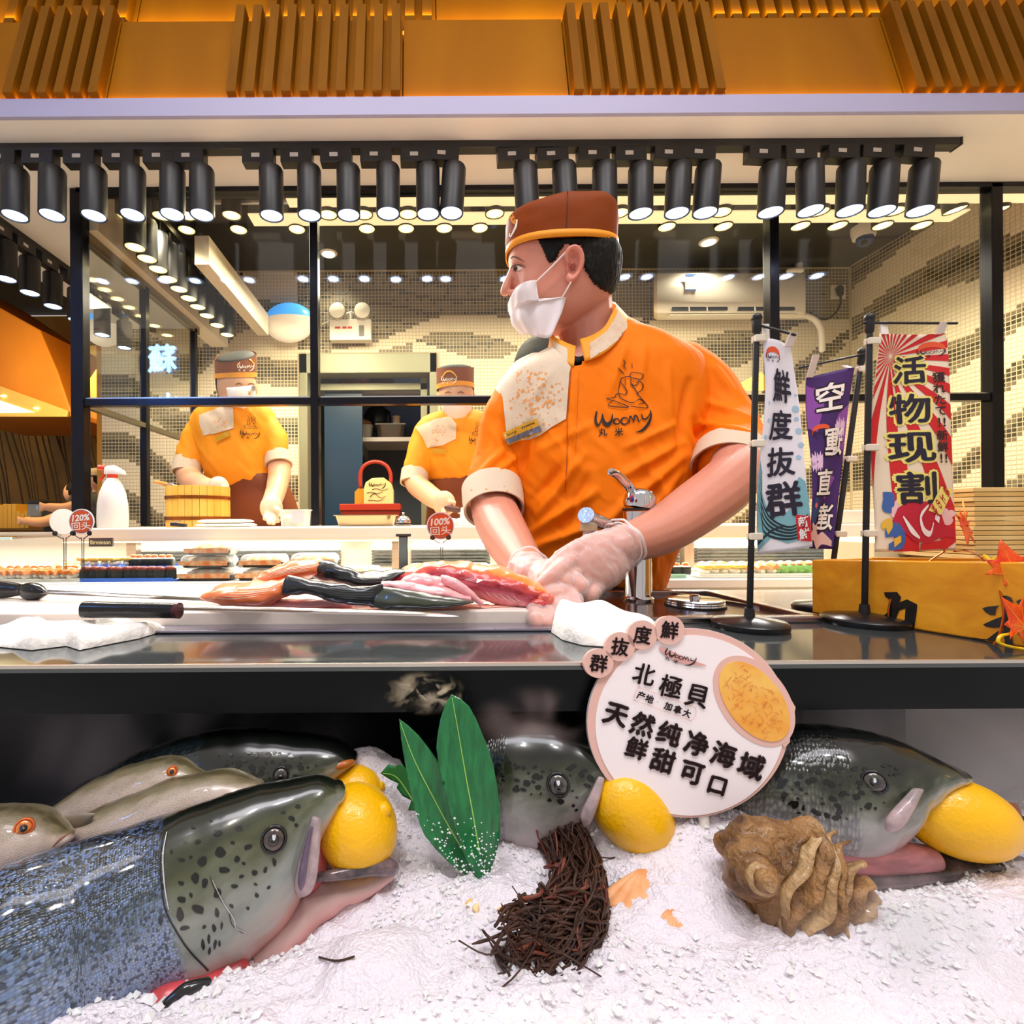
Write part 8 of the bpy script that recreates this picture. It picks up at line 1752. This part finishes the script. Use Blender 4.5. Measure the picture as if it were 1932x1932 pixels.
# lit shop sign across the hall behind the camera; the window mirrors it
t=Thing('neon_sign','blue-white lit shop sign across the hall, mirrored in the left window pane','sign',(-2.32,-.94,2.4))
NEO=M('neon_blue','#cfe6ff',.4,emit=('#7fb8ff',26))
for ch,z_ in (('蘇',2.52),('山',2.12)):
    V,F=glyph(ch,.05); k=.26 if ch=='蘇' else .2; t.part('letter',(np.array([[-2.32+x*k+(.0 if ch=='蘇' else .05),-.92,z_+y*k] for x,y in V]),F),NEO,smooth=False)
t.part('backing',box(-2.6,-2.0,-.98,-.95,1.9,2.8),BLACK,smooth=False)
t=Thing('neon_sign','yellow lit gable-shaped sign across the hall, mirrored in the right window pane','sign',(2.72,-.6,1.5))
t.part('panel',prism([((x-800)/950*4.1,-.54,EYE+(985-y)/950*4.1) for x,y in ((1375,740),(1436,706),(1480,740))],(0,-.02,0)),M('sign_yellow','#ffc400',.4,emit=('#ffc000',18)),smooth=False)
# ================================================================== DRY ICE HAZE
def haze(name,x0,x1,y0,y1,z0,z1,dens,scale,lo,hi,col,dist=.6,stretch=(1,1,1),label=''):
    m=bpy.data.materials.new(name); m.use_nodes=True; nt=m.node_tree; N=nt.nodes; L=nt.links; N.remove(N['Principled BSDF'])
    v=N.new('ShaderNodeVolumeScatter'); v.inputs['Color'].default_value=hexc(col); v.inputs['Anisotropy'].default_value=.1
    tc=N.new('ShaderNodeTexCoord'); mp=N.new('ShaderNodeMapping'); mp.inputs['Scale'].default_value=stretch; L.new(tc.outputs['Object'],mp.inputs[0]); no=N.new('ShaderNodeTexNoise'); no.inputs['Scale'].default_value=scale; no.inputs['Detail'].default_value=2; no.inputs['Distortion'].default_value=dist; L.new(mp.outputs[0],no.inputs[0])
    r=N.new('ShaderNodeMapRange'); r.inputs[1].default_value=lo; r.inputs[2].default_value=hi; r.interpolation_type='SMOOTHSTEP'; L.new(no.outputs[0],r.inputs[0])
    # soft falloff to the edges of the cloud
    sp=N.new('ShaderNodeVectorMath'); sp.operation='LENGTH'; mq=N.new('ShaderNodeMapping'); hx,hy,hz=(x1-x0)/2,(y1-y0)/2,(z1-z0)/2; mq.inputs['Scale'].default_value=(1/hx,1/hy,1/hz); L.new(tc.outputs['Object'],mq.inputs[0]); L.new(mq.outputs[0],sp.inputs[0])
    f=N.new('ShaderNodeMapRange'); f.inputs[1].default_value=1.0; f.inputs[2].default_value=.35; f.interpolation_type='SMOOTHSTEP'; L.new(sp.outputs['Value'],f.inputs[0])
    a=N.new('ShaderNodeMath'); a.operation='MULTIPLY'; L.new(r.outputs[0],a.inputs[0]); L.new(f.outputs[0],a.inputs[1]); b_=N.new('ShaderNodeMath'); b_.operation='MULTIPLY'; b_.inputs[1].default_value=dens; L.new(a.outputs[0],b_.inputs[0])
    L.new(b_.outputs[0],v.inputs['Density']); L.new(v.outputs[0],N['Material Output'].inputs['Volume'])
    c=((x0+x1)/2,(y0+y1)/2,(z0+z1)/2); q_=ell(c,(hx,hy,hz),24,14); o_=mk('haze',q_,m,org=c,kind='stuff',label=label,cat='haze'); bm_=bmesh.new(); bm_.from_mesh(o_.data); bmesh.ops.recalc_face_normals(bm_,faces=bm_.faces); bm_.to_mesh(o_.data); bm_.free()
HZ=1
if HZ:
    haze('haze_right',.22,.85,.40,.58,EYE-.30,EYE-.13,26,8,.36,.68,'#f6dfe0',label='pinkish cold haze in the space behind the right salmon')
    haze('haze_low_right',.16,.60,.24,.34,EYE-.33,EYE-.195,26,9,.38,.68,'#f6e2e4',label='soft pink haze lying low over the ice at the lower right')
    haze('haze_plume',X(875,.41),X(1125,.41),.392,.418,Z(1425,.41),Z(1283,.41),48,17,.38,.70,'#eacfca',.5,label='pale pink plume of cold vapour rising behind the middle salmon')
    haze('haze_left',-.50,-.02,.43,.60,EYE-.30,EYE-.15,15,9,.42,.68,'#dcd2dc',.8,label='thin cold haze in the dark space behind the left fish')
    haze('haze_front',-.10,.42,.18,.27,EYE-.34,EYE-.20,34,9,.38,.68,'#f2e2ea',label='faint haze low over the ice at the bottom of the picture')
    haze('haze_wisp',X(715,.40),X(885,.40),.385,.412,Z(1350,.40),Z(1262,.40),85,36,.53,.60,'#f0dcb8',2.4,(1,1,1.5),label='curling wisp of vapour in front of the black counter edge')
